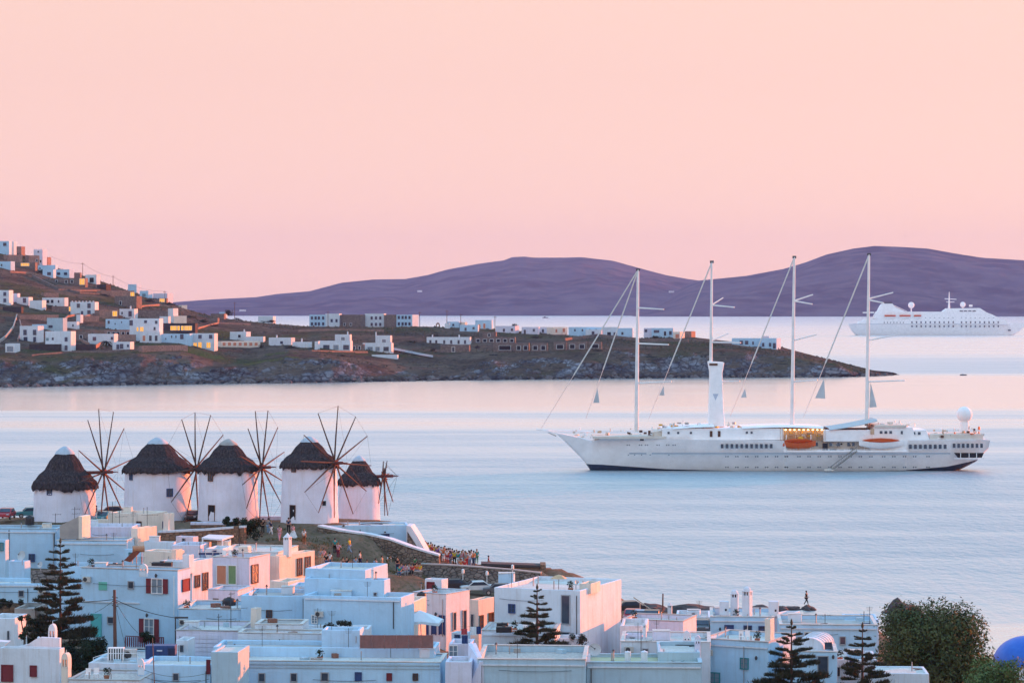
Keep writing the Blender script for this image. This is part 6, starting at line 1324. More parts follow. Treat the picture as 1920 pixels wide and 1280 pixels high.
    # masts, spreaders, stays, rolled sails
    def mast(xb, yb, xt, yt, sp, r0=.55):
        A = c + Vector((LX(xb), 0, LZ(yb))); B = c + Vector((LX(xt), 0, LZ(yt))); b3 = MB(); b3.tube(A, B, r0, r0 * .55, 10); m_ = b3.build('mast', 'spar white', root); MB().box(B, (.9, .5, .6)).build('mast_head', 'dark metal', m_)
        for (y, x1, y1, dy) in sp:
            q = A.lerp(B, (yb - y) / (yb - yt)); b4 = MB(); b4.tube(q, c + Vector((LX(x1), dy, LZ(y1))), .20, .15, 6); b4.build('spreader', 'spar white', root)
    mast(1196, 812, 1199, 505, [(577, 1247, 580, -3), (644.5, 1256, 646.5, -3), (720, 1261, 716, -3)])
    mast(1336, 800, 1339, 490, [(572, 1380, 576, -3), (572, 1362, 558, 3), (642, 1392, 643, -3), (640, 1372, 626, 3), (717, 1390, 715, -3)], .5)
    mast(1491, 804, 1495.5, 481, [(564, 1527, 570, -3), (564, 1533, 552, 3), (639, 1540, 628, 3), (717, 1537, 713, -3)])
    mast(1633, 800, 1637, 476, [(560, 1686, 548, 3), (562, 1662, 568, -3), (639, 1694, 628, 3), (717, 1702, 714, -3)])
    def stay(a, e, r=.10, sail=None):
        b3 = MB(); A = c + Vector((LX(a[0]), 0, LZ(a[1]))); B = c + Vector((LX(e[0]), 0, LZ(e[1]))); mid = A.lerp(B, .66); b3.tube(A, mid, r * 1.6, r * 1.6, 6); b3.tube(mid, B, r * .7, r * .6, 5); b3.build('stay', 'stay', root)
        if sail:
            b3 = MB(); b3.extr([c + Vector((LX(x), 0, LZ(y))) for x, y in sail], (0, .12, 0)); b3.build('rolled_sail', 'sail cloth', root)
    stay((1198, 507), (1015, 806)); stay((1197, 512), (1100, 787), .10, [(1122, 729), (1126, 757), (1114, 757)]); stay((1338, 493), (1219, 788), .10, [(1248, 724), (1249, 743), (1239, 743)])
    stay((1494, 485), (1374, 782), .10, [(1402, 730), (1405, 747), (1394, 747)]); stay((1636, 480), (1512, 786), .11, [(1552, 711), (1554, 749), (1535, 748)])
    b3 = MB(); b3.extr([c + Vector((LX(x), 0, LZ(y))) for x, y in ((1640, 718), (1652, 765), (1638, 766))], (0, .12, 0)); b3.build('rolled_sail', 'sail cloth', root)
    # boarding ladder
    A, B = pt(1606, 845, -.5), pt(1556, 882, -1.0); b3 = MB()
    for d in (-.0, -.9): b3.tube(A + Vector((0, d, 0)), B + Vector((0, d, 0)), .12, n=5); b3.tube(A + Vector((0, d, 1.0)), B + Vector((0, d, 1.0)), .06, n=5)
    for k in range(16): q = A.lerp(B, (k + .5) / 16); b3.box(q + Vector((0, -.45, .05)), (.45, 1.0, .08)); b3.tube(q + Vector((0, -.9, 0)), q + Vector((0, -.9, 1.0)), .04, n=4)
    b3.build('boarding_ladder', 'gangway grey', root); b3 = MB(); b3.box(pt(1553, 880, -1.2), (2.2, 1.8, .3))
    for x in (1547, 1553, 1560): b3.tube(pt(x, 888, -1.6), pt(x, 876, -1.6), .06, n=5)
    b3.build('landing_stage', 'ship cream', root)
    # lifeboats hang from the ship
    def lifeboat(label, x0, x1, yt, yb, top_m, hull_m, extra=None):
        L = (x1 - x0) * s; q = pt((x0 + x1) / 2, yb, -.4 + 0.9); r = empty('lifeboat', q, label, 'lifeboat', 'lifeboats of the sailing ship'); hh = (yb - yt) * s
        xs_ = [L * t for t in (-.5, -.46, -.38, -.25, 0, .25, .38, .46, .5)]; f = lambda x: max(.02, 1 - (abs(x) / (L * .5)) ** 3)
        v, g = hull_mesh(xs_, lambda x: hh * (.62 + .25 * (abs(x) / (L / 2)) ** 2), lambda x: 1.3 * f(x), lambda x: hh * .35 * (abs(x) / (L / 2)) ** 2, 5); b4 = MB(); b4.add([q + Vector(p) for p in v], g); b4.build('hull', hull_m, r)
        v, g = hull_mesh(xs_[1:-1], lambda x: hh * (.62 + .42 * max(0, 1 - (x / (L * .48)) ** 2) ** .5), lambda x: 1.2 * f(x), lambda x: hh * (.6 + .2 * (abs(x) / (L / 2)) ** 2), 5); b4 = MB(); b4.add([q + Vector(p) for p in v], g); b4.build('canopy', top_m, r)
        b4 = MB(); 
        for sx in (-.36, .36): b4.path([q + Vector((L * sx, 1.2, -.2)), q + Vector((L * sx, 1.0, hh * 1.3)), q + Vector((L * sx, 0, hh * 1.4)), q + Vector((L * sx, 0, hh))], .10, 5)
        b4.build('davits', 'ship white', r)
        if extra: MB().ball(q + Vector((L * .05, -.5, hh * 1.05)), .6, 8, (1.2, .6, .9)).build('canister', extra, r)
    lifeboat('orange lifeboat hanging under the lit lido deck', 1466, 1530, 823, 842, 'life orange', 'life orange', 'buoy yellow'); lifeboat('white lifeboat with red orange top hanging aft of the boarding ladder', 1611, 1694, 822, 842, 'life orange', 'ship white')
sailing_ship()
def cruise_ship():
    Yn = H * F / (628.5 - HZ); s = Yn / F; HB = 12.; c = Vector((PX(1760, Yn), Yn + HB, 0)); root = empty('cruise_ship', c, 'distant white cruise ship with slanted funnel in front of the island', 'ship')
    LX = lambda px: (px - 1760) * s; LZ = lambda py: (628.5 - py) * s; pt = lambda px, py, dy=0.: c + Vector((LX(px), -HB + dy, LZ(py)))
    half = lambda x: HB * (lambda px: max(.04, 1 - max(0, (px - 1840) / 92) ** 1.7) * (1 if px > 1610 else .8 + .2 * (px - 1593) / 17))(x / s + 1760)
    sheer = lambda x: LZ(interp([(1593, 607), (1880, 607), (1895, 605), (1930, 604)], x / s + 1760)); keel = lambda x: LZ(interp([(1593, 609), (1597, 618), (1603, 626), (1612, 632), (1890, 632), (1905, 628), (1915, 620), (1930, 608)], x / s + 1760))
    v, g = hull_mesh([LX(p) for p in (1593, 1596, 1600, 1605, 1612, 1640, 1700, 1780, 1840, 1860, 1875, 1890, 1898, 1906, 1914, 1922, 1930)], sheer, half, keel, 8, .15); b = MB(); b.add([c + Vector(p) for p in v], g); b.build('hull', 'ship white', root)
    def blk(nm, pts, ins, m='ship white'):
        w2 = HB - ins; b2 = MB(); b2.extr([c + Vector((LX(x), -w2, LZ(y))) for x, y in pts], (0, 2 * w2, 0)); b2.build(nm, m, root)
    blk('deckhouse', [(1618, 608), (1892, 608), (1886, 601), (1870, 596), (1650, 596), (1624, 602)], .6); blk('upper_deck', [(1638, 597), (1876, 597), (1862, 590), (1848, 584.5), (1646, 584)], 1.5); blk('bridge', [(1768, 585), (1850, 585), (1838, 577.5), (1777, 578)], 3.); blk('funnel', [(1638, 602), (1652, 574), (1656, 569), (1674, 569), (1679, 575), (1700, 585), (1700, 590)], 4.)
    blk('funnel_top', [(1655, 569.2), (1657, 566), (1673, 566), (1674, 569.2)], 6., 'dark metal'); blk('aft_terrace', [(1610, 608), (1640, 608), (1640, 598), (1622, 598), (1620, 602), (1612, 603)], 1.5); blk('aft_sunshade', [(1621, 585), (1640, 584.5), (1640, 587), (1621, 587)], 4)
    b2 = MB(); b2.obox(pt(1735, 607.3, -.12), (1, 0, 0), (0, 1, 0), (275 * s, .3, .4)); b2.build('strake', 'stripe grey', root)
    b2 = MB()
    for y, x0, x1 in ((597, 1727, 1788), (597, 1803, 1864), (604, 1710, 1788), (604, 1803, 1874), (611.5, 1710, 1788), (611.5, 1803, 1874)):
        x = x0
        while x <= x1: b2.box(pt(x, y, (1.35 if y < 598 else .5) if y < 606 else -.15), (2.3 * s, .5, 3.4 * s)); x += 8.6
    for x in range(1658, 1700, 6): b2.box(pt(x, 604.5, .5), (1.4 * s, .5, 2 * s))
    for x in (1803, 1811, 1819, 1827): b2.box(pt(x, 583, 2.8), (6 * s, .5, 1.8 * s))
    b2.box(pt(1894, 619, 5.2), (5 * s, 1.5, 2.4 * s)); b2.build('windows', 'dark glass', root)['kind'] = 'stuff'
    for lb, x0, x1 in (('aftmost orange topped lifeboat of the distant cruise ship', 1656, 1682), ('middle orange topped lifeboat of the distant cruise ship', 1684, 1710), ('forward orange lifeboat of the distant cruise ship', 1712, 1729)):
        q = pt((x0 + x1) / 2, 598, .3); L = (x1 - x0) * s * .95; r = empty('lifeboat', q, lb, 'lifeboat', 'lifeboats of the distant cruise ship'); f = lambda x: max(.05, 1 - (abs(x) / (L * .5)) ** 3); xs_ = [L * t for t in (-.5, -.42, -.25, 0, .25, .42, .5)]
        v, g = hull_mesh(xs_, lambda x: 3.2, lambda x: 2.2 * f(x), lambda x: 1.2 * (abs(x) / (L / 2)) ** 2, 4); b3 = MB(); b3.add([q + Vector(p) for p in v], g); b3.build('hull', 'ship white', r); v, g = hull_mesh(xs_[1:-1], lambda x: 5.6, lambda x: 2.1 * f(x), lambda x: 3.1, 4); b3 = MB(); b3.add([q + Vector(p) for p in v], g); b3.build('canopy', 'life orange', r)
    for x, y, r_ in ((1711, 572, 6), (1808, 571, 5.3)): MB().ball(c + Vector((LX(x), 0, LZ(y))), r_ * s, 16).build('radome', 'ship white', root, smooth=True); MB().tube(c + Vector((LX(x), 0, LZ(y + 5))), c + Vector((LX(x), 0, LZ(y + 13))), 1.2 * s, 1. * s, 8).build('radome_pedestal', 'ship white', root)
    b2 = MB(); b2.tube(c + Vector((LX(1782), 0, LZ(578))), c + Vector((LX(1782.5), 0, LZ(547))), 2.2 * s, .6 * s, 8); b2.tube(c + Vector((LX(1774), 0, LZ(560))), c + Vector((LX(1796), 0, LZ(561))), .7 * s, n=5); b2.tube(c + Vector((LX(1777), 0, LZ(566))), c + Vector((LX(1792), 0, LZ(566))), .6 * s, n=5); b2.build('mast', 'ship white', root)
    MB().box(c + Vector((LX(1823), 0, LZ(573))), (6 * s, 3, 4 * s)).build('radar_housing', 'ship white', root)
    b2 = MB(); b2.tube(c + Vector((LX(1674), -6, LZ(571))), c + Vector((LX(1702), -6, LZ(584))), .5 * s, n=5); b2.build('funnel_brace', 'ship white', root)
cruise_ship()
r_ = empty('motor_boat', Vector((PX(1022, 9000), 9000, 0)), 'tiny dark boat on the far bright water', 'boat'); b_ = MB(); v_, g_ = hull_mesh([-9, -7, 0, 6, 10], lambda x: 2.6, lambda x: 3 if x < 7 else .4, lambda x: -.5, 3); b_.add([r_.location + Vector(p) for p in v_], g_); b_.build('hull', 'hull navy', r_); MB().box(r_.location + Vector((-1, 0, 3.6)), (6, 3, 2.4)).build('cabin', 'hull navy', r_)
r_ = empty('motor_boat', Vector((PX(1806, 1545), 1545, 0)), 'tiny boat right of the cape tip', 'boat'); b_ = MB(); v_, g_ = hull_mesh([-1.8, -1.4, 0, 1.2, 2], lambda x: .6, lambda x: .7 if x < 1.4 else .1, lambda x: -.2, 3); b_.add([r_.location + Vector(p) for p in v_], g_); b_.build('hull', 'hull navy', r_); MB().box(r_.location + Vector((-.3, 0, .8)), (1.2, .8, .5)).build('cabin', 'ship white', r_)
# ---------------------------------------------------------------- trees and bushes
mat('pine needles', (.030, .048, .030), (.018, .028, .02), 1.2, fine=(3., (.075, .065, .04)), rough=.8, spec=.15); mat('pine bark', (.10, .065, .055), (.06, .04, .035), 3.)
mat('leaf olive', (.070, .095, .035), (.035, .055, .022), .35, fine=(.5, (.10, .105, .04)), rough=.75, spec=.2); mat('leaf dark', (.022, .040, .022), (.012, .022, .014), .5, rough=.8, spec=.15)
mat('leaf fresh', (.085, .15, .045), (.045, .09, .03), .5, fine=(1.2, (.13, .17, .06)), rough=.7, spec=.2); mat('leaf dusk', (.040, .045, .030), (.025, .028, .022), .3, rough=.9, spec=.1); mat('bark', (.10, .08, .065), (.06, .05, .04), 2.)
def leaf_quads(b, pts, size, rr, up=.3):
    for p, n in pts:
        d = (n + Vector((rr.gauss(0, .6), rr.gauss(0, .6), rr.gauss(up, .6)))).normalized(); u = d.orthogonal().normalized(); w = d.cross(u); a = rr.uniform(0, 6.28); e = u * math.cos(a) + w * math.sin(a); f = d.cross(e); s_ = size * rr.uniform(.6, 1.4)
        b.add([p - e * s_, p + f * s_ * .45, p + e * s_, p - f * s_ * .45], [(0, 1, 2, 3)])
def pine_branch(seed):
    rr = random.Random(seed); b = MB(); q = [Vector((t, 0, .10 * t * t - .10 * t + .06 * max(0, t - .6))) for t in (0, .35, .7, 1)]
    for i in range(3): b.tube(q[i], q[i + 1], .018 * (1 - i * .28), .018 * (1 - (i + 1) * .28), 4)
    for cc, rad, nn in ((.36, .09, 60), (.54, .13, 110), (.72, .16, 150), (.88, .17, 180), (1.02, .11, 100)):
        cc += rr.uniform(-.05, .05); yy = rr.uniform(-.08, .08)
        for k in range(nn):
            d = Vector((rr.gauss(0, .6), rr.gauss(0, .62), abs(rr.gauss(0, .34)) - .06)) * rad; c = Vector((cc, yy, .10 * cc * cc - .10 * cc)) + d; tip = c + Vector((rr.uniform(.0, .10), rr.gauss(0, .05), rr.uniform(.02, .13))); s_ = Vector((rr.gauss(0, 1), rr.gauss(0, 1), rr.gauss(0, .6))).normalized() * .02
            b.add([c - s_, c + s_, tip], [(0, 1, 2)])
    return b.mesh('branch')
PB = [pine_branch(i) for i in range(4)]
for m_ in PB: m_.materials.append(M['pine needles'])
def pine(label, px, pyt, pyb, Y, half, n, seed, bottom=.04, grow=.8, lean=0.):
    rr = random.Random(seed); s = Y / F; c = P(px, pyb, Y); hgt = (pyb - pyt) * s; r = empty('norfolk_pine', c, label, 'pine tree', 'tiered pine trees among the houses')
    MB().tube(c, c + Vector((lean, 0, hgt)), .17, .035, 8).build('trunk', 'pine bark', r)
    for k in range(n):
        t = (k + .3) / n; z = hgt * lerp(bottom, .985, t) + rr.uniform(-.12, .12) * (1 - t); L = half * s * max(.05, (1 - t) ** grow) * rr.uniform(.9, 1.08); nb = 5 if rr.random() < .6 else 6; ph = rr.uniform(0, 6.28)
        for j in range(nb):
            o = bpy.data.objects.new('branch', PB[rr.randrange(4)]); COL.objects.link(o); o.parent = r; o.location = (lean * z / hgt, 0, z + rr.uniform(-.06, .06)); l_ = L * rr.uniform(.66, 1.06); o.scale = (l_, l_ * 1.1, max(l_ * 1.1, .9)); o.rotation_euler = (rr.uniform(-.2, .2), rr.uniform(-.10, .14) - .14 * t, ph + 6.283 * j / nb + rr.uniform(-.15, .15))
    MB().lathe([(.10, 0), (.14, .2), (.02, .55)], c + Vector((lean, 0, hgt - .3)), 5).build('leader', 'pine needles', r)
pine('tallest and widest tiered pine at the left among blue white walls', 113, 1012, 1240, 262, 70, 16, 3, .06, .62)
pine('slim tiered pine in front of the large white two storey house', 1007, 1098, 1225, 254, 52, 10, 5, .03, .7)
pine('tiered pine before the pink lit wall at the lower right', 1484, 1164, 1330, 242, 76, 11, 8, .03, .72)
pine('tiered pine touching the leafy tree at the lower right', 1617, 1170, 1340, 240, 70, 11, 12, .03, .75)
def blob_tree(name, label, cat, px, pyt, pyb, Y, wpx, m, nleaf, size, seed, blobs=13, trunk=True, group=None, depth=.7, low=.0):
    rr = random.Random(seed); s = Y / F; c = P(px, pyb, Y); w = wpx * s / 2; h = (pyb - pyt) * s; r = empty(name, c, label, cat, group)
    cs = []
    for k in range(blobs):
        a = rr.uniform(0, 6.28); q = rr.random() ** .5 * .72; zf = rr.uniform(.28 + low, .84); e = math.sqrt(max(.1, 1 - ((zf - .45) / .6) ** 2)); cs.append((Vector((math.cos(a) * w * q * e, math.sin(a) * w * q * e * depth, h * zf)), rr.uniform(.24, .42) * min(w, h * .8)))
    if trunk:
        t = MB(); t.tube(c, c + Vector((w * .03, 0, h * .35)), w * .06 + .08, w * .045 + .05, 8)
        for p, _ in cs[::2]: t.path([c + Vector((0, 0, h * .25)), c + p * .55 + Vector((0, 0, h * .12)), c + p], .06, 5)
        t.build('trunk', 'bark', r)
    b = MB(); pts = []
    for k in range(nleaf):
        p, R0 = cs[rr.randrange(len(cs))]; d = Vector((rr.gauss(0, 1), rr.gauss(0, 1), rr.gauss(0, 1))).normalized(); rad = R0 * (rr.random() ** .33) * (1 + .30 * noise.noise(d * 2.3 + p)); rad *= 1.12 if rr.random() < .08 else 1
        q = p + d * rad; q.z = max(q.z, .1); pts.append((c + q, d))
    leaf_quads(b, pts, size, rr); b.build('crown', m, r); return r
blob_tree('leafy_tree', 'large olive green leafy tree with ragged crown at the lower right', 'tree', 1750, 1134, 1330, 258, 256, 'leaf olive', 48000, .16, 21, 56, depth=.55)
blob_tree('leafy_tree', 'fresh green tree crown in the bottom right corner under the dome', 'tree', 1868, 1232, 1360, 226, 150, 'leaf fresh', 8000, .12, 22, 14, low=.1)
blob_tree('leafy_tree', 'dense dark tree mass under the tallest pine', 'tree', 160, 1182, 1290, 256, 118, 'leaf dark', 8000, .13, 23, 16)
blob_tree('bush', 'round dark bush at the end of the warm stone wall', 'bush', 436, 968, 996, 334, 40, 'leaf dark', 2200, .12, 24, 6, False, 'dark bushes by the mills')
blob_tree('bush', 'wider dark bush right of the round one by the third windmill', 'bush', 470, 967, 1014, 331, 62, 'leaf dark', 3600, .12, 25, 9, False, 'dark bushes by the mills')
blob_tree('bush', 'planted shrubs on the roof garden behind the long house', 'plant', 630, 1163, 1182, 256, 92, 'leaf dusk', 1600, .08, 26, 12, False, None)
blob_tree('bush', 'potted greenery climbing the red balcony', 'plant', 273, 1182, 1216, 267, 40, 'leaf dark', 1200, .09, 27, 7, False, None)
blob_tree('bush', 'pale flowering shrub at the foot of the large white house', 'plant', 1086, 1182, 1212, 262, 46, 'leaf dusk', 1200, .09, 28, 8, False, None)
blob_tree('bush', 'brownish creeper on the garden wall at the left edge', 'plant', 22, 1120, 1140, 271, 84, 'leaf dusk', 1600, .10, 29, 10, False, None)
blob_tree('bush', 'thin palm like shrub between chapel and beige wall', 'plant', 46, 1146, 1212, 247, 30, 'leaf dark', 700, .12, 30, 6, True, None)
# headland shrubs: one kind copied
def shrub_protos():
    out = []
    for i in range(3):
        rr = random.Random(50 + i); b = MB(); pts = []; cs = [(Vector((rr.uniform(-.5, .5), rr.uniform(-.4, .4), rr.uniform(.25, .6))), rr.uniform(.35, .5)) for _ in range(5)]
        for k in range(300):
            p, R0 = cs[rr.randrange(5)]; d = Vector((rr.gauss(0, 1), rr.gauss(0, 1), rr.gauss(0, 1))).normalized(); q = p + d * R0 * rr.random() ** .4; q.z = max(0, q.z); pts.append((q, d))
        leaf_quads(b, pts, .11, rr); me = b.mesh('foliage'); me.materials.append(M['leaf dusk']); out.append(me)
    return out
SP = shrub_protos()
SH = [(428, 590, 16, 13, 'dark round tree beside the cape pole left of the hotel'), (445, 600, 12, 6, 'dark shrub below round tree'), (500, 604, 26, 6, 'low dark shrubs under the small seaside house'), (157, 640, 10, 8, 'dark shrub beside the palm house'), (70, 578, 14, 7, 'dark shrub below the blue door house'), (176, 590, 12, 9, 'dark shrub right of battlement house'), (95, 577, 14, 8, 'dark shrub under the colonnaded porch'), (280, 566, 30, 8, 'dark hedge under the ridge end house'), (318, 572, 22, 7, 'dark hedge right of the ridge end house'),
      (380, 605, 24, 9, 'dark shrub on the slope right of restaurant'), (400, 614, 20, 8, 'second dark shrub on the slope right of restaurant'), (360, 596, 16, 7, 'brown shrub above the restaurant'), (772, 644, 22, 8, 'dark shrub left of the pale lane'), (812, 658, 14, 8, 'dark shrub at the foot of the long house'), (898, 654, 14, 9, 'dark shrub between long house and cottages'), (815, 630, 20, 6, 'dark shrub behind the long house'), (965, 614, 20, 9, 'dark palm like shrub on the cape ridge'), (1150, 634, 18, 6, 'dark shrub by the fore mast houses'), (1230, 634, 24, 7, 'dark shrub under the wide window house'), (50, 486, 18, 9, 'dark shrub under battlement tower'), (75, 512, 26, 9, 'green shrub bank beneath stepping house'), (195, 556, 22, 8, 'dark shrub on upper slope'), (545, 652, 30, 6, 'low shrub on the green bank'), (665, 652, 12, 7, 'dark shrub between the villa pair'), (215, 590, 14, 6, 'dark shrub by glowing pink house'), (490, 652, 16, 8, 'dark shrub at arcade end'), (1000, 634, 40, 6, 'dark shrubs above stone cottages'), (1120, 660, 30, 7, 'dark scrub on cliff edge near the stays'), (640, 668, 26, 5, 'scrub on cliff under villas'), (930, 668, 30, 6, 'scrub on the cliff under cottages')]
for i, (x, y, w, h, lb) in enumerate(SH):
    Y = cape_Y(x, y); s = Y / F; r = empty('shrub', P(x, y + 1, Y), lb, 'shrub', 'dark shrubs on the headland'); o = bpy.data.objects.new('foliage', SP[i % 3]); COL.objects.link(o); o.parent = r; o.scale = (w * s * .7, w * s * .6, h * s); o.rotation_euler = (0, 0, i * .3)
def palm(label, px, pyt, pyb):
    Y = cape_Y(px, pyb) - 4; s = Y / F; c = P(px, pyb, Y); h = (pyb - pyt) * s; r = empty('palm_tree', c, label, 'palm tree'); MB().tube(c, c + Vector((0, 0, h * .6)), .35, .28, 6).build('trunk', 'bark', r); rr = random.Random(2)
    for k in range(16):
        a = k * 2.4; b = MB(); e = rr.uniform(-.3, .9); pts = [c + Vector((math.cos(a) * t * h * .55, math.sin(a) * t * h * .55, h * .6 + h * .4 * (e * t - 1.0 * t * t * .8))) for t in (0, .3, .6, 1)]; sd_ = Vector((-math.sin(a), math.cos(a), 0)) * h * .09; b.add([q for p in pts for q in (p - sd_, p + sd_)], [(2 * i, 2 * i + 2, 2 * i + 3, 2 * i + 1) for i in range(3)]); b.build('frond', 'leaf dusk', r)
palm('dark palm tree in front of the white house by the cliff path', 200, 632, 654)
# dry tufts on the earth slope
def tufts():
    rr = random.Random(9); b = MB()
    for k in range(2600):
        Y = rr.uniform(322, 345); px = rr.uniform(500, 830); X = PX(px, Y)
        if noise.noise(Vector((X * .25, Y * .25, 3))) < .05: continue
        z = ground(X, Y)
        for q in range(3):
            a = rr.uniform(0, 6.28); d = Vector((math.cos(a), math.sin(a), 0)); p = Vector((X, Y, z)) + d * rr.uniform(0, .3); b.add([p - d.orthogonal() * .07, p + d.orthogonal() * .07, p + d * .12 + Vector((0, 0, rr.uniform(.12, .35)))], [(0, 1, 2)])
    mat('dry grass', (.16, .13, .07), (.10, .09, .045), .4, rough=1., spec=0.); tag(b.build('dry_grass', 'dry grass'), 'dry grass tufts on the brown slope', 'grass', kind='stuff')
tufts()
# ---------------------------------------------------------------- people
mat('skin', (.42, .25, .18), (.36, .2, .14), 4., rough=.6); mat('hair dark', (.03, .022, .018)); mat('hair fair', (.22, .14, .07))
CL = {'white': (.72, .72, .74), 'navy': (.03, .04, .10), 'black': (.02, .02, .024), 'teal': (.02, .30, .30), 'red': (.48, .05, .06), 'yellow': (.70, .50, .04), 'purple': (.18, .10, .34), 'sky': (.28, .42, .62), 'pink': (.62, .34, .42), 'brown': (.22, .11, .06), 'orange': (.62, .20, .06), 'grey': (.28, .28, .30), 'olive': (.14, .15, .06), 'beige': (.46, .38, .28), 'green': (.05, .22, .10), 'maroon': (.20, .03, .06), 'jeans': (.06, .11, .22)}
for k_, c_ in CL.items(): mat('cloth ' + k_, c_, tuple(x * .75 for x in c_), 6., rough=.95, spec=.1)
def skin_mesh(name, joints, edges, radii, names, grow=0., levels=1):
    ids = [n for n in names]; idx = {n: i for i, n in enumerate(ids)}; es = [(idx[a], idx[b]) for a, b in edges if a in idx and b in idx]
    me = bpy.data.meshes.new(name); me.from_pydata([joints[n] for n in ids], es, []); o = bpy.data.objects.new(name, me); COL.objects.link(o)
    sk = o.modifiers.new('s', 'SKIN'); sk.use_smooth_shade = True; d = me.skin_vertices[0].data
    for n, i in idx.items(): rx, ry = radii[n]; d[i].radius = (rx + grow, ry + grow); d[i].use_root = (i == 0)
    su = o.modifiers.new('u', 'SUBSURF'); su.levels = levels; su.render_levels = levels
    dg = bpy.context.evaluated_depsgraph_get(); out = bpy.data.meshes.new_from_object(o.evaluated_get(dg)); out.name = name
    bpy.data.objects.remove(o); bpy.data.meshes.remove(me); return out
EDG = [('pel', 'bel'), ('bel', 'che'), ('che', 'nec'), ('nec', 'hea'), ('hea', 'top'), ('che', 'sl'), ('sl', 'el'), ('el', 'wl'), ('wl', 'hl'), ('che', 'sr'), ('sr', 'er'), ('er', 'wr'), ('wr', 'hr'), ('pel', 'il'), ('il', 'kl'), ('kl', 'al'), ('al', 'tl'), ('pel', 'ir'), ('ir', 'kr'), ('kr', 'ar'), ('ar', 'tr')]
RAD = dict(pel=(.15, .11), bel=(.13, .10), che=(.16, .11), nec=(.055, .055), hea=(.085, .10), top=(.07, .08), sl=(.065, .065), sr=(.065, .065), el=(.042, .042), er=(.042, .042), wl=(.03, .03), wr=(.03, .03), hl=(.035, .02), hr=(.035, .02), il=(.09, .09), ir=(.09, .09), kl=(.058, .058), kr=(.058, .058), al=(.04, .045), ar=(.04, .045), tl=(.04, .03), tr=(.04, .03))
ST = dict(pel=(0, 0, .93), bel=(0, 0, 1.10), che=(0, 0, 1.32), nec=(0, 0, 1.48), hea=(0, -.02, 1.60), top=(0, -.01, 1.70), sl=(-.19, 0, 1.40), el=(-.24, .02, 1.13), wl=(-.25, -.06, .90), hl=(-.25, -.09, .81), sr=(.19, 0, 1.40), er=(.24, .02, 1.13), wr=(.25, -.06, .90), hr=(.25, -.09, .81), il=(-.10, 0, .86), kl=(-.11, -.01, .48), al=(-.11, .02, .08), tl=(-.12, -.14, .035), ir=(.10, 0, .86), kr=(.11, -.01, .48), ar=(.11, .02, .08), tr=(.12, -.14, .035))
def pose(**k): d = dict(ST); d.update(k); return d
SEAT = {n: (x, y, z - .45) for n, (x, y, z) in ST.items() if n in ('pel', 'bel', 'che', 'nec', 'hea', 'top', 'sl', 'sr', 'el', 'er')}
POSES = {'stand': ST, 'arms': pose(er=(.30, -.16, 1.18), wr=(.16, -.34, 1.34), hr=(.12, -.38, 1.42), el=(-.30, -.16, 1.18), wl=(-.16, -.34, 1.34), hl=(-.12, -.38, 1.42)),
         'walk': pose(kl=(-.11, -.20, .50), al=(-.11, -.28, .09), tl=(-.12, -.44, .06), kr=(.11, .10, .48), ar=(.11, .36, .14), tr=(.12, .28, .05), wl=(-.25, .14, .94), hl=(-.25, .16, .85), wr=(.25, -.22, .96), hr=(.25, -.27, .88)),
         'sit': pose(**SEAT, il=(-.10, -.04, .42), ir=(.10, -.04, .42), kl=(-.14, -.42, .48), kr=(.14, -.42, .48), al=(-.13, -.46, .08), ar=(.13, -.46, .08), tl=(-.13, -.60, .035), tr=(.13, -.60, .035), wl=(-.18, -.30, .55), hl=(-.15, -.38, .53), wr=(.18, -.30, .55), hr=(.15, -.38, .53)),
         'bend': pose(bel=(0, -.10, 1.06), che=(0, -.30, 1.18), nec=(0, -.45, 1.24), hea=(0, -.56, 1.28), top=(0, -.65, 1.31), sl=(-.19, -.34, 1.22), sr=(.19, -.34, 1.22), el=(-.22, -.42, .96), er=(.22, -.42, .96), wl=(-.18, -.50, .74), wr=(.18, -.50, .74), hl=(-.16, -.52, .66), hr=(.16, -.52, .66))}
PM = {}
for pn, J in POSES.items():
    body = skin_mesh('body', J, EDG, RAD, ['pel'] + [n for n in ST if n != 'pel'], 0, 1)
    shirt = skin_mesh('shirt', {**J, 'sle': Vector(J['sl']).lerp(Vector(J['el']), .7), 'sre': Vector(J['sr']).lerp(Vector(J['er']), .7)}, EDG + [('sl', 'sle'), ('sr', 'sre')], {**RAD, 'sle': (.055, .055), 'sre': (.055, .055)}, ['che', 'bel', 'pel', 'sl', 'sr', 'sle', 'sre'], .018, 1)
    trous = skin_mesh('trousers', J, EDG, {**RAD, 'pel': (.15, .115)}, ['pel', 'il', 'kl', 'al', 'ir', 'kr', 'ar'], .016, 1)
    h = MB(); hc = Vector(J['hea']) + (Vector(J['top']) - Vector(J['hea'])) * .55 + Vector((0, .03, 0)); h.ball(hc, .115, 10, (.92, 1.0, 1.02)); hair = h.mesh('hair', smooth=True)
    f = MB(); fc = Vector(J['hea']) + Vector((0, -.085, .0)); f.ball(fc + Vector((0, -.02, 0)), .018, 5, (.8, 1.2, 1.3)); face = f.mesh('nose')
    for me in (body, face): me.materials.append(M['skin'])
    for me in (shirt, trous, hair): me.materials.append(M['cloth white'])
    PM[pn] = dict(body=body, shirt=shirt, trousers=trous, hair=hair, nose=face)
def gz_at(px, py, lo=318, hi=362):
    Y = lo
    while Y < hi:
        X = PX(px, Y); z = ground(X, Y)
        if HZ + (H - z) * F / Y <= py: return Vector((X, Y, z))
        Y += .4
    return Vector((PX(px, hi), hi, ground(PX(px, hi), hi)))
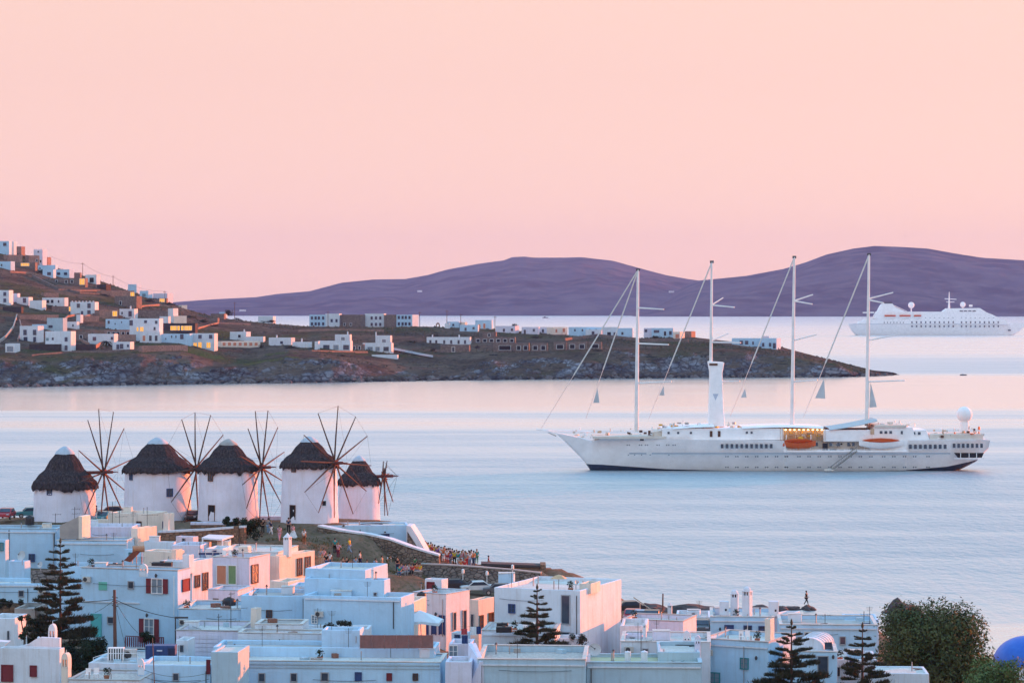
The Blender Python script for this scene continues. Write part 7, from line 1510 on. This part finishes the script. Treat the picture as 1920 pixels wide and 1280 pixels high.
def person(label, px, py, ps, yaw, top, bot, hair='hair dark', sc=1., at=None, group='people on the mill terrace and slope'):
    p = at if at else gz_at(px, py); r = empty('person', p, label, 'person', group); r.rotation_euler = (0, 0, R(yaw)); r.scale = (sc, sc, sc)
    for nm, me in PM[ps].items():
        o = bpy.data.objects.new(nm, me); COL.objects.link(o); o.parent = r
        mm = {'shirt': 'cloth ' + top, 'trousers': 'cloth ' + bot, 'hair': hair}.get(nm)
        if mm: o.material_slots[0].link = 'OBJECT'; o.material_slots[0].material = M[mm]
    return r
PE = [('in grey shirt and beige shorts', 601, 1058, 'stand', 160, 'grey', 'beige', 'on the slope beside the peach house'), ('in pink top and beige trousers', 607, 1058, 'walk', 30, 'pink', 'beige', 'next to one in grey shirt'), ('in white shirt and jeans', 618, 1065, 'stand', 180, 'white', 'jeans', 'on the slope seen from behind'), ('in black shirt and jeans', 612, 1066, 'stand', 170, 'black', 'jeans', 'left of the one in white shirt'),
      ('in teal shirt and black trousers', 628, 1043, 'stand', 200, 'teal', 'black', 'halfway up the slope'), ('in pink shirt and maroon trousers', 634, 1047, 'arms', 150, 'pink', 'maroon', 'halfway up the slope beside teal shirt'), ('in brown shirt', 643, 1066, 'sit', 20, 'brown', 'black', 'sitting low on the slope'), ('in black shirt and brown trousers', 650, 1066, 'sit', -20, 'black', 'brown', 'sitting low on the slope'), ('in pale blue shirt', 667, 1067, 'sit', 10, 'sky', 'grey', 'sitting alone low on the slope'),
      ('in navy shirt', 688, 1070, 'sit', 0, 'navy', 'black', 'sitting near the small chimney'), ('in sky blue shirt and white trousers', 704, 1068, 'sit', 40, 'sky', 'white', 'sitting right of the small chimney'), ('bending over in white shirt and olive trousers', 727, 1066, 'bend', 30, 'white', 'olive', 'at the foot of the slope'), ('in beige shirt', 716, 1070, 'stand', 70, 'beige', 'brown', 'behind the small chimney'),
      ('in bright teal shirt and jeans', 749, 1080, 'sit', 0, 'teal', 'jeans', 'sitting on the short stone wall'), ('in black shirt', 745, 1072, 'stand', 40, 'black', 'navy', 'standing behind the short stone wall'), ('in pink shirt and grey shorts', 760, 1078, 'sit', 15, 'pink', 'grey', 'sitting between teal and red shirts'), ('in bright red shirt', 773, 1078, 'sit', -10, 'red', 'black', 'sitting on the short stone wall'), ('in bright yellow shirt', 787, 1077, 'sit', -20, 'yellow', 'olive', 'sitting at the right end of the short wall'), ('in green shirt', 778, 1072, 'stand', 140, 'green', 'black', 'standing behind red and yellow shirts'), ('in white shirt and beige trousers', 796, 1064, 'bend', 60, 'white', 'beige', 'leaning at the end of ramp wall'),
      ('in brown shirt and brown trousers', 797, 1044, 'stand', 200, 'brown', 'brown', 'first of the crowd beside the buttress'), ('in white top and white trousers', 808, 1046, 'stand', 160, 'white', 'white', 'in the crowd beside brown shirt'), ('in yellow shirt and white trousers', 815, 1049, 'arms', 180, 'yellow', 'white', 'in the crowd facing the sea'), ('in purple shirt and beige trousers', 820, 1052, 'stand', 170, 'purple', 'beige', 'in the crowd behind yellow shirt'), ('in white shirt and navy trousers', 827, 1053, 'arms', 190, 'white', 'navy', 'in the crowd holding up a phone'), ('in maroon shirt and beige trousers', 834, 1051, 'stand', 180, 'maroon', 'beige', 'tallest of the crowd'), ('in black shirt and maroon trousers', 841, 1055, 'stand', 150, 'black', 'maroon', 'mid crowd'), ('in navy shirt and orange trousers', 848, 1056, 'stand', 200, 'navy', 'orange', 'mid crowd'), ('in purple shirt and grey trousers', 845, 1062, 'stand', 120, 'purple', 'grey', 'in front row of the crowd'),
      ('in sky blue shirt and teal trousers', 856, 1058, 'stand', 170, 'sky', 'teal', 'mid crowd'), ('in navy shirt and white trousers', 861, 1060, 'stand', 210, 'navy', 'white', 'mid crowd'), ('in white shirt and black trousers', 868, 1058, 'arms', 180, 'white', 'black', 'mid crowd with raised arms'), ('in grey shirt and red trousers', 874, 1062, 'stand', 160, 'grey', 'red', 'right half of the crowd'), ('in black shirt and olive trousers', 879, 1059, 'stand', 200, 'black', 'olive', 'right half of the crowd'), ('in beige shirt and black trousers', 884, 1058, 'walk', 100, 'beige', 'black', 'right half of the crowd'),
      ('in teal shirt and green trousers', 894, 1057, 'stand', 190, 'teal', 'green', 'last standing at the right of the crowd'), ('in orange shirt', 864, 1068, 'sit', 0, 'orange', 'red', 'sitting before the crowd'), ('in red shirt and orange trousers', 871, 1068, 'sit', 20, 'red', 'orange', 'sitting before the crowd'), ('in sky shirt and jeans', 812, 1062, 'sit', 30, 'sky', 'jeans', 'sitting left of the crowd by the ramp end'), ('in orange shirt and beige trousers', 820, 1063, 'sit', -20, 'orange', 'beige', 'sitting by the ramp end'), ('in maroon shirt', 916, 1062, 'sit', 90, 'maroon', 'white', 'sitting alone right of the crowd'),
      ('in black shirt and black trousers', 493, 1000, 'stand', 180, 'black', 'black', 'on the terrace between third and fourth mills'), ('in navy shirt and white trousers', 508, 1004, 'walk', 60, 'navy', 'white', 'on the terrace between third and fourth mills'), ('in grey shirt and sky trousers', 503, 1000, 'stand', 150, 'grey', 'sky', 'on the terrace behind navy shirt'), ('small figure in pink shirt and pink trousers', 524, 1014, 'walk', 20, 'pink', 'pink', 'above the lantern chimney'), ('in navy shirt and black trousers', 541, 1000, 'stand', 180, 'navy', 'black', 'near the fourth mill doorway')]
PE += [('in yellow shirt and navy trousers', 803, 1045, 'stand', 170, 'yellow', 'navy', 'near the buttress end of the crowd'), ('in red shirt and white trousers', 811, 1048, 'stand', 190, 'red', 'white', 'left part of the crowd'), ('in sky shirt and beige trousers', 823, 1051, 'walk', 120, 'sky', 'beige', 'left part of the crowd'), ('in orange shirt and white trousers', 831, 1053, 'stand', 185, 'orange', 'white', 'left part of the crowd'), ('in white shirt and red trousers', 838, 1056, 'stand', 160, 'white', 'red', 'middle of the crowd'), ('in pink shirt and jeans', 844, 1055, 'arms', 175, 'pink', 'jeans', 'middle of the crowd'), ('in yellow shirt and black trousers', 852, 1059, 'stand', 200, 'yellow', 'black', 'middle of the crowd'), ('in teal shirt and white trousers', 859, 1061, 'stand', 150, 'teal', 'white', 'middle of the crowd'), ('in pink shirt and white shorts', 865, 1060, 'stand', 195, 'pink', 'white', 'right half of the crowd'), ('in red shirt and jeans', 872, 1060, 'stand', 170, 'red', 'jeans', 'right half of the crowd'), ('in white shirt and sky trousers', 881, 1061, 'stand', 180, 'white', 'sky', 'right half of the crowd'), ('in orange shirt and jeans', 888, 1060, 'stand', 210, 'orange', 'jeans', 'right end of the crowd'),
       ('in purple shirt', 753, 1076, 'sit', 10, 'purple', 'black', 'sitting among the short wall group'), ('in white shirt', 767, 1077, 'sit', -5, 'white', 'jeans', 'sitting among the short wall group'), ('in orange shirt', 781, 1076, 'sit', 15, 'orange', 'navy', 'sitting among the short wall group'), ('in white shirt and navy shorts', 675, 1062, 'walk', 80, 'white', 'navy', 'crossing the slope alone'), ('in yellow shirt and sky shorts', 655, 1040, 'walk', 250, 'yellow', 'sky', 'high on the slope'), ('in white shirt and brown trousers', 570, 1020, 'stand', 150, 'white', 'brown', 'by the top of the slope')]
for (d, x, y, ps, yw, a, b_, wh) in PE: person('person %s %s' % (d, wh), x, y, ps, yw, a, b_, 'hair fair' if (x * 7 + y) % 5 == 0 else 'hair dark', 1.12)
r_ = person('person in long white and pink gown leaning on the terrace near fourth mill', 549, 1008, 'stand', 30, 'pink', 'white'); b_ = MB(); b_.lathe([(.62, .0), (.5, .2), (.3, .7), (.16, 1.05)], (.1, .1, 0), 14); o_ = bpy.data.objects.new('gown', b_.mesh('gown', smooth=True)); o_.data.materials.append(M['cloth white']); COL.objects.link(o_); o_.parent = r_
person('person in maroon shirt standing right of the first windmill', 181, 976, 'stand', 90, 'maroon', 'white', at=P(181, 972, 352))
def rock_figure():
    Y = 352; person('dark standing figure in black clothes on the round sea rock', 1512, 1131, 'walk', 60, 'black', 'black', at=P(1512, 1134, Y), group=None, sc=1.1)
rock_figure()
# small sea birds over the bay
for i, (x, y, Y) in enumerate(((1697, 443, 900), (757, 440, 1200), (654, 446, 1100))):
    c = P(x, y, Y); b = MB(); 
    for s_ in (-1, 1): b.add([c, c + Vector((s_ * .45, .1, .18)), c + Vector((s_ * .8, .05, .05)), c + Vector((s_ * .4, -.1, .12))], [(0, 1, 2, 3)])
    b.ball(c, .12, 6, (1, 2.2, .8)); tag(b.build('sea_bird', 'dark metal'), ['small bird in the sky above the right island', 'small bird in the sky above left island slope', 'tiny bird low in the sky over the hotel'][i], 'bird', 'sea birds')
# ---------------------------------------------------------------- small roof and wall things of the town
def on(h, px, back): 
    p = on_roof(h, px, min(back, h.d * .8)); return p
def vent_pipe(label, h, px, back, hh=.9):
    p = on(h, px, back); r = empty('vent_pipe', p, label, 'pipe', 'roof vent pipes'); MB().tube(p, p + Vector((0, 0, hh)), .07, n=7).build('pipe', 'galvanised', r); MB().lathe([(.16, 0), (.05, .15), (.01, .2)], p + Vector((0, 0, hh)), 8).build('cowl', 'dark metal', r)
def roof_box(label, h, px, back, w, d, hh, m=W, cat='roof box', nm='roof_box', grp='small boxes on the roofs'):
    p = on(h, px, back); r = empty(nm, p, label, cat, grp); MB().box(p + Vector((0, 0, hh / 2)), (w, d, hh), rnd.uniform(-.25, .1)).build('body', m, r, bevel=.05); MB().box(p + Vector((0, 0, hh + .03)), (w * 1.08, d * 1.08, .07), 0).build('lid', 'roof lime', r)
def pot(label, h, px, back):
    p = on(h, px, back); r = empty('plant_pot', p, label, 'plant pot', 'plant pots on the roofs'); MB().lathe([(.18, 0), (.27, .4), (.29, .45), (.2, .45)], p, 10).build('pot', 'terracotta', r); b = MB(); rr = random.Random(int(px)); pts = []
    for k in range(90): d = Vector((rr.gauss(0, 1), rr.gauss(0, 1), rr.gauss(.4, 1))).normalized(); pts.append((p + Vector((0, 0, .8)) + d * .42 * rr.random() ** .4, d))
    leaf_quads(b, pts, .11, rr); b.build('foliage', 'leaf dark', r)
def chair(label, h, px, back, m='white paint'):
    p = on(h, px, back); r = empty('terrace_chair', p, label, 'chair', 'terrace chairs'); MB().box(p + Vector((0, 0, .43)), (.46, .46, .05)).build('seat', m, r); MB().box(p + Vector((0, .22, .7)), (.46, .04, .5)).build('backrest', m, r)
    for a in (-.2, .2):
        for e in (-.2, .2): MB().box(p + Vector((a, e, .21)), (.05, .05, .42)).build('leg', m, r)
def ac(label, h, face, px, py):
    p, Y = face_pt(h, face, px, py); n, e1 = (-h.v, -h.u) if face == 'F' else (-h.u, h.v); r = empty('air_conditioner', p, label, 'air conditioner', 'wall air conditioners'); c = p + n * .25; MB().obox(c, e1, n, (.85, .34, .58)).build('body', 'roof lime', r, bevel=.03); b = MB(); q = c + n * .18 - e1 * .12; b.tube(q - n * .02, q + n * .015, .22, n=12); b.build('fan', 'dark metal', r)
def lamp(label, h, face, px, py):
    p, Y = face_pt(h, face, px, py); n = -h.v if face == 'F' else -h.u; r = empty('wall_lamp', p, label, 'lamp', 'unlit wall lamps'); MB().tube(p, p + n * .35, .03, n=5).build('bracket', 'dark metal', r); MB().lathe([(.06, 0), (.13, .12), (.13, .3), (.02, .42)], p + n * .35 - Vector((0, 0, .2)), 8).build('lantern', 'dark metal', r)
mat('terracotta', (.34, .14, .08), (.26, .11, .07), 3.)
nmz = {'h_long': 'the long six windowed house', 'h_big': 'the dusty walled block', 'h_bigr': 'the olive strip roof', 'h_cb': 'the wide cream ended block', 'h_cl': 'the wide centre front', 'h_cll': 'the house with corner post', 'h_red': 'the red shuttered house', 'h_red2': 'the brown shuttered wing', 'h_glass': 'the veranda house', 'h_peach': 'the arched window house', 'h_teal': 'the pale green roof', 'h_lilac': 'the house with the black dome tank', 'h_23': 'the large two storey house', 'h_25': 'the orange ended lilac house', 'h_25c': 'the house behind the belfries', 'h_26': 'the blue door seaside house', 'h_27': 'the grey flat roof by the leafy tree', 'h_28': 'the teal window house', 'h_29': 'the barred window house', 'h_30': 'the terraced house between pines', 'h_1': 'the long blank left house', 'h_2': 'the wall house behind tall pine', 'h_4': 'the lilac house under the first mill', 'h_5': 'the peach sided house', 'h_8': 'the narrow grey edged house', 'h_8c': 'the sunlit house behind the tanks', 'h_20c': 'the wide left wall house', 'h_21': 'the dark blue doors house', 'h_22': 'the orange lit house', 'h_clap2': 'the square windowed house', 'h_clap': 'the lilac banded house', 'h_mid': 'the black tank terrace house', 'h_terr': 'the brown roof by the pink bell tower', 'h_stepl': 'the roof room', 'h_low': 'the cable crossed house', 'h_26l': 'the low seaside house', 'h_20f': 'the reed shaded roof', 'h_22l': 'the lean to', 'h_cbt': 'the upper blank block'}
G = globals()
for hn, px, bk in (('h_long', 440, 5), ('h_big', 930, 8), ('h_bigr', 1150, 3), ('h_cb', 705, 4), ('h_cll', 500, 4), ('h_red', 230, 4), ('h_glass', 455, 3), ('h_23', 1000, 6), ('h_25', 1240, 4), ('h_26', 1425, 4), ('h_27', 1530, 5), ('h_28', 1360, 5), ('h_1', 40, 3), ('h_2', 200, 2), ('h_21', 790, 4), ('h_clap2', 445, 4), ('h_mid', 1010, 4), ('h_teal', 480, 4), ('h_20c', 60, 3), ('h_stepl', 520, 1.5)):
    vent_pipe('thin grey vent pipe on the roof of ' + nmz[hn], G[hn], px, bk)
for hn, px, bk, w, d, hh, m in (('h_long', 800, 6, 1.4, 1, .8, W), ('h_23', 950, 8, 1.6, 1.2, 1.0, B_), ('h_red', 190, 5, 1.2, 1, .7, B_), ('h_27', 1490, 6, 1.5, 1.2, .9, W), ('h_26', 1350, 6, 1.2, 1, .8, B_), ('h_25c', 1240, 5, 1.6, 1.2, .9, LI), ('h_cl', 640, 3, 2.0, 1, .6, B_), ('h_4', 170, 3, 1.6, 1.1, .9, W), ('h_1', 88, 3, 1.0, .8, .8, C_), ('h_8', 290, 4, 1.2, 1, .9, W), ('h_teal', 420, 5, 1.4, 1, .9, C_), ('h_29', 1500, 4, 1.2, 1, .6, W), ('h_30', 1600, 4, 1.4, 1, .8, B_), ('h_5', 240, 4, 1.0, .9, .8, C_), ('h_clap', 360, 5, 1.4, 1, .7, W), ('h_cll', 540, 5, 1.2, 1, .8, W), ('h_20c', 120, 4, 1.3, 1, .8, W), ('h_26l', 1300, 4, 1.4, 1, .8, W)):
    roof_box('small limewashed box on the roof of ' + nmz[hn], G[hn], px, bk, w, d, hh, m)
for hn, px, bk in (('h_mid', 965, 2), ('h_long', 600, 1.2), ('h_glass', 440, 1), ('h_23', 1070, 1.5), ('h_28', 1420, 2), ('h_30', 1575, 1), ('h_red', 170, 2), ('h_25', 1190, 2), ('h_clap2', 350, 1.5), ('h_terr', 200, 1.5), ('h_21', 815, 1.5), ('h_26', 1380, 1)):
    pot('terracotta plant pot on the roof of ' + nmz[hn], G[hn], px, bk)
for hn, px, bk, q in (('h_mid', 985, 2.2, 'left'), ('h_mid', 1000, 3.2, 'right'), ('h_glass', 420, 2, 'left'), ('h_glass', 432, 2.6, 'right'), ('h_28', 1390, 3, 'left'), ('h_28', 1402, 3.6, 'right'), ('h_terr', 165, 2, 'left'), ('h_terr', 180, 2.4, 'right')):
    chair('white terrace chair, the %s of two on %s' % (q, nmz[hn]), G[hn], px, bk)
for hn, f, px, py in (('h_23', 'F', 1000, 1150), ('h_cl', 'F', 600, 1150), ('h_red', 'F', 165, 1085), ('h_28', 'F', 1330, 1222), ('h_27', 'F', 1515, 1188), ('h_cbt', 'F', 668, 1112), ('h_20c', 'F', 80, 1106), ('h_long', 'F', 440, 1262), ('h_clap2', 'F', 345, 1165), ('h_25c', 'F', 1180, 1216)):
    ac('grey fan unit on the wall of ' + nmz[hn], G[hn], f, px, py)
for hn, f, px, py in (('h_29', 'F', 1562, 1230), ('h_26', 'F', 1350, 1178), ('h_red', 'F', 295, 1078), ('h_red', 'F', 278, 1152), ('h_28', 'F', 1420, 1232), ('h_21', 'F', 820, 1150), ('h_23', 'F', 1040, 1172)):
    lamp('dark lantern on the wall of %s %s' % (nmz[hn], 'above the upper shutters' if py == 1078 else 'above the shuttered door' if py == 1152 else 'beside its opening'), G[hn], f, px, py)
# ledges and extra openings that break up the blank walls
for hn, f, ws in (('h_1', 'F', [(60, 1045, 9, 12, 'blue')]), ('h_cl', 'F', [(590, 1160, 9, 14, 'pale')]), ('h_23', 'F', [(960, 1140, 10, 14, 'blue')]), ('h_27', 'F', [(1500, 1200, 9, 13, 'dark'), (1580, 1200, 9, 13, 'dark')]), ('h_25c', 'F', [(1210, 1222, 9, 12, 'dark')]), ('h_20c', 'F', [(40, 1112, 8, 10, 'dark')]), ('h_cb', 'F', [(704, 1113, 5, 5, 'dark')]), ('h_25b', 'F', [(1190, 1190, 8, 12, 'dark')]), ('h_low', 'F', [(330, 1268, 9, 12, 'dark')]), ('h_30', 'F', [(1570, 1258, 7, 14, 'browng')]), ('h_cll', 'F', [(505, 1150, 9, 12, 'browng')]), ('h_lilac', 'F', [(405, 1128, 8, 11, 'browng')])):
    for w in ws: win(G[hn], f, *w)
def ledge(h, x0, x1, py, hh=.14, pr=.10, m=None):
    p0, _ = face_pt(h, 'F', x0, py); p1, _ = face_pt(h, 'F', x1, py); MB().obox((p0 + p1) / 2 - h.v * (pr / 2 + .02), -h.u, -h.v, ((p1 - p0).length, pr, hh)).build('ledge', m or W, h.root)
for hn, a, b_, y in (('h_red', 155, 262, 1128), ('h_clap2', 336, 468, 1188), ('h_cl', 572, 750, 1124), ('h_cb', 573, 718, 1119), ('h_26', 1334, 1450, 1164), ('h_27', 1464, 1643, 1178), ('h_big', 898, 1096, 1246), ('h_bigr', 1102, 1314, 1250), ('h_2', 108, 236, 1019), ('h_1', -58, 104, 997), ('h_mid', 905, 1038, 1190), ('h_28', 1315, 1439, 1211), ('h_20c', -50, 150, 1098)): ledge(G[hn], a, b_, y)
# steps, low walls and small rooms between the houses
for a in (('small white room with dark door between veranda and wide block', 540, 572, 1098, 284, None, 4, 10, B_, [('F', 566, 1112, 6, 18, 'dark')]), ('small white shed with flat lid beside the umbrella', 846, 872, 1186, 262, 882, 3, 20, W, [('F', 858, 1196, 8, 12, 'blue')]), ('tiny white roof room on the low seaside house', 1288, 1312, 1146, 325, None, 3, 6, W, [('F', 1300, 1152, 5, 6, 'dark')]), ('small white room with one dark window under the pink wall', 1452, 1482, 1196, 268, None, 4, 6, W, [('F', 1466, 1206, 7, 8, 'dark')]), ('pale room with lilac side next to the twin belfries', 1170, 1204, 1190, 262, 1212, 3, 20, LI, [('F', 1186, 1198, 8, 7, 'dark')]),
          ('low white hut behind the black roof tanks', 300, 338, 1052, 294, 352, 4, 24, W, []), ('white low room under the pergola with blue door', 386, 418, 1028, 306, None, 4, 10, W, [('F', 402, 1036, 6, 10, 'bdoor')]), ('small lilac room under the warm stone wall', 330, 362, 1006, 320, 372, 3, 26, LI, [('F', 345, 1012, 5, 6, 'dark')]), ('small cream lit hut by the first antenna', 180, 204, 974, 338, 214, 3, 26, C_, []), ('white hut at the end of the tall pine wall', 232, 262, 1030, 308, 270, 3, 24, B_, [('F', 246, 1040, 6, 8, 'teal')]), ('low white wall room in front of the large house', 1040, 1086, 1196, 262, None, 3, 6, W, [('F', 1062, 1206, 9, 7, 'dark')]), ('low white room right of the blue container', 330, 352, 1200, 250, None, 3, 6, W, [('F', 341, 1215, 6, 12, 'dark')])):
    lb, x0, x1, yt, Y, x2, dp, yw, m, ws = a; house(lb, x0, x1, yt, Y, x2=x2, dep=dp, yaw=yw, mat_=m, wins=ws, bevel=.07, maxd=6)
# ---------------------------------------------------------------- air
def haze():
    m = bpy.data.materials.new('sea haze'); m.use_nodes = True; N = m.node_tree.nodes; N.clear()
    o = N.new('ShaderNodeOutputMaterial'); v = N.new('ShaderNodeVolumePrincipled')
    v.inputs['Density'].default_value = 3.4e-5; v.inputs['Color'].default_value = (.34, .48, 1.0, 1); v.inputs['Anisotropy'].default_value = 0.
    m.node_tree.links.new(v.outputs[0], o.inputs['Volume'])
    b = MB(); b.box((0, 6600, 202), (18400, 14400, 406)); ob = b.build('haze', m)
    tag(ob, 'thin violet evening haze over the bay', kind='stuff')
haze()
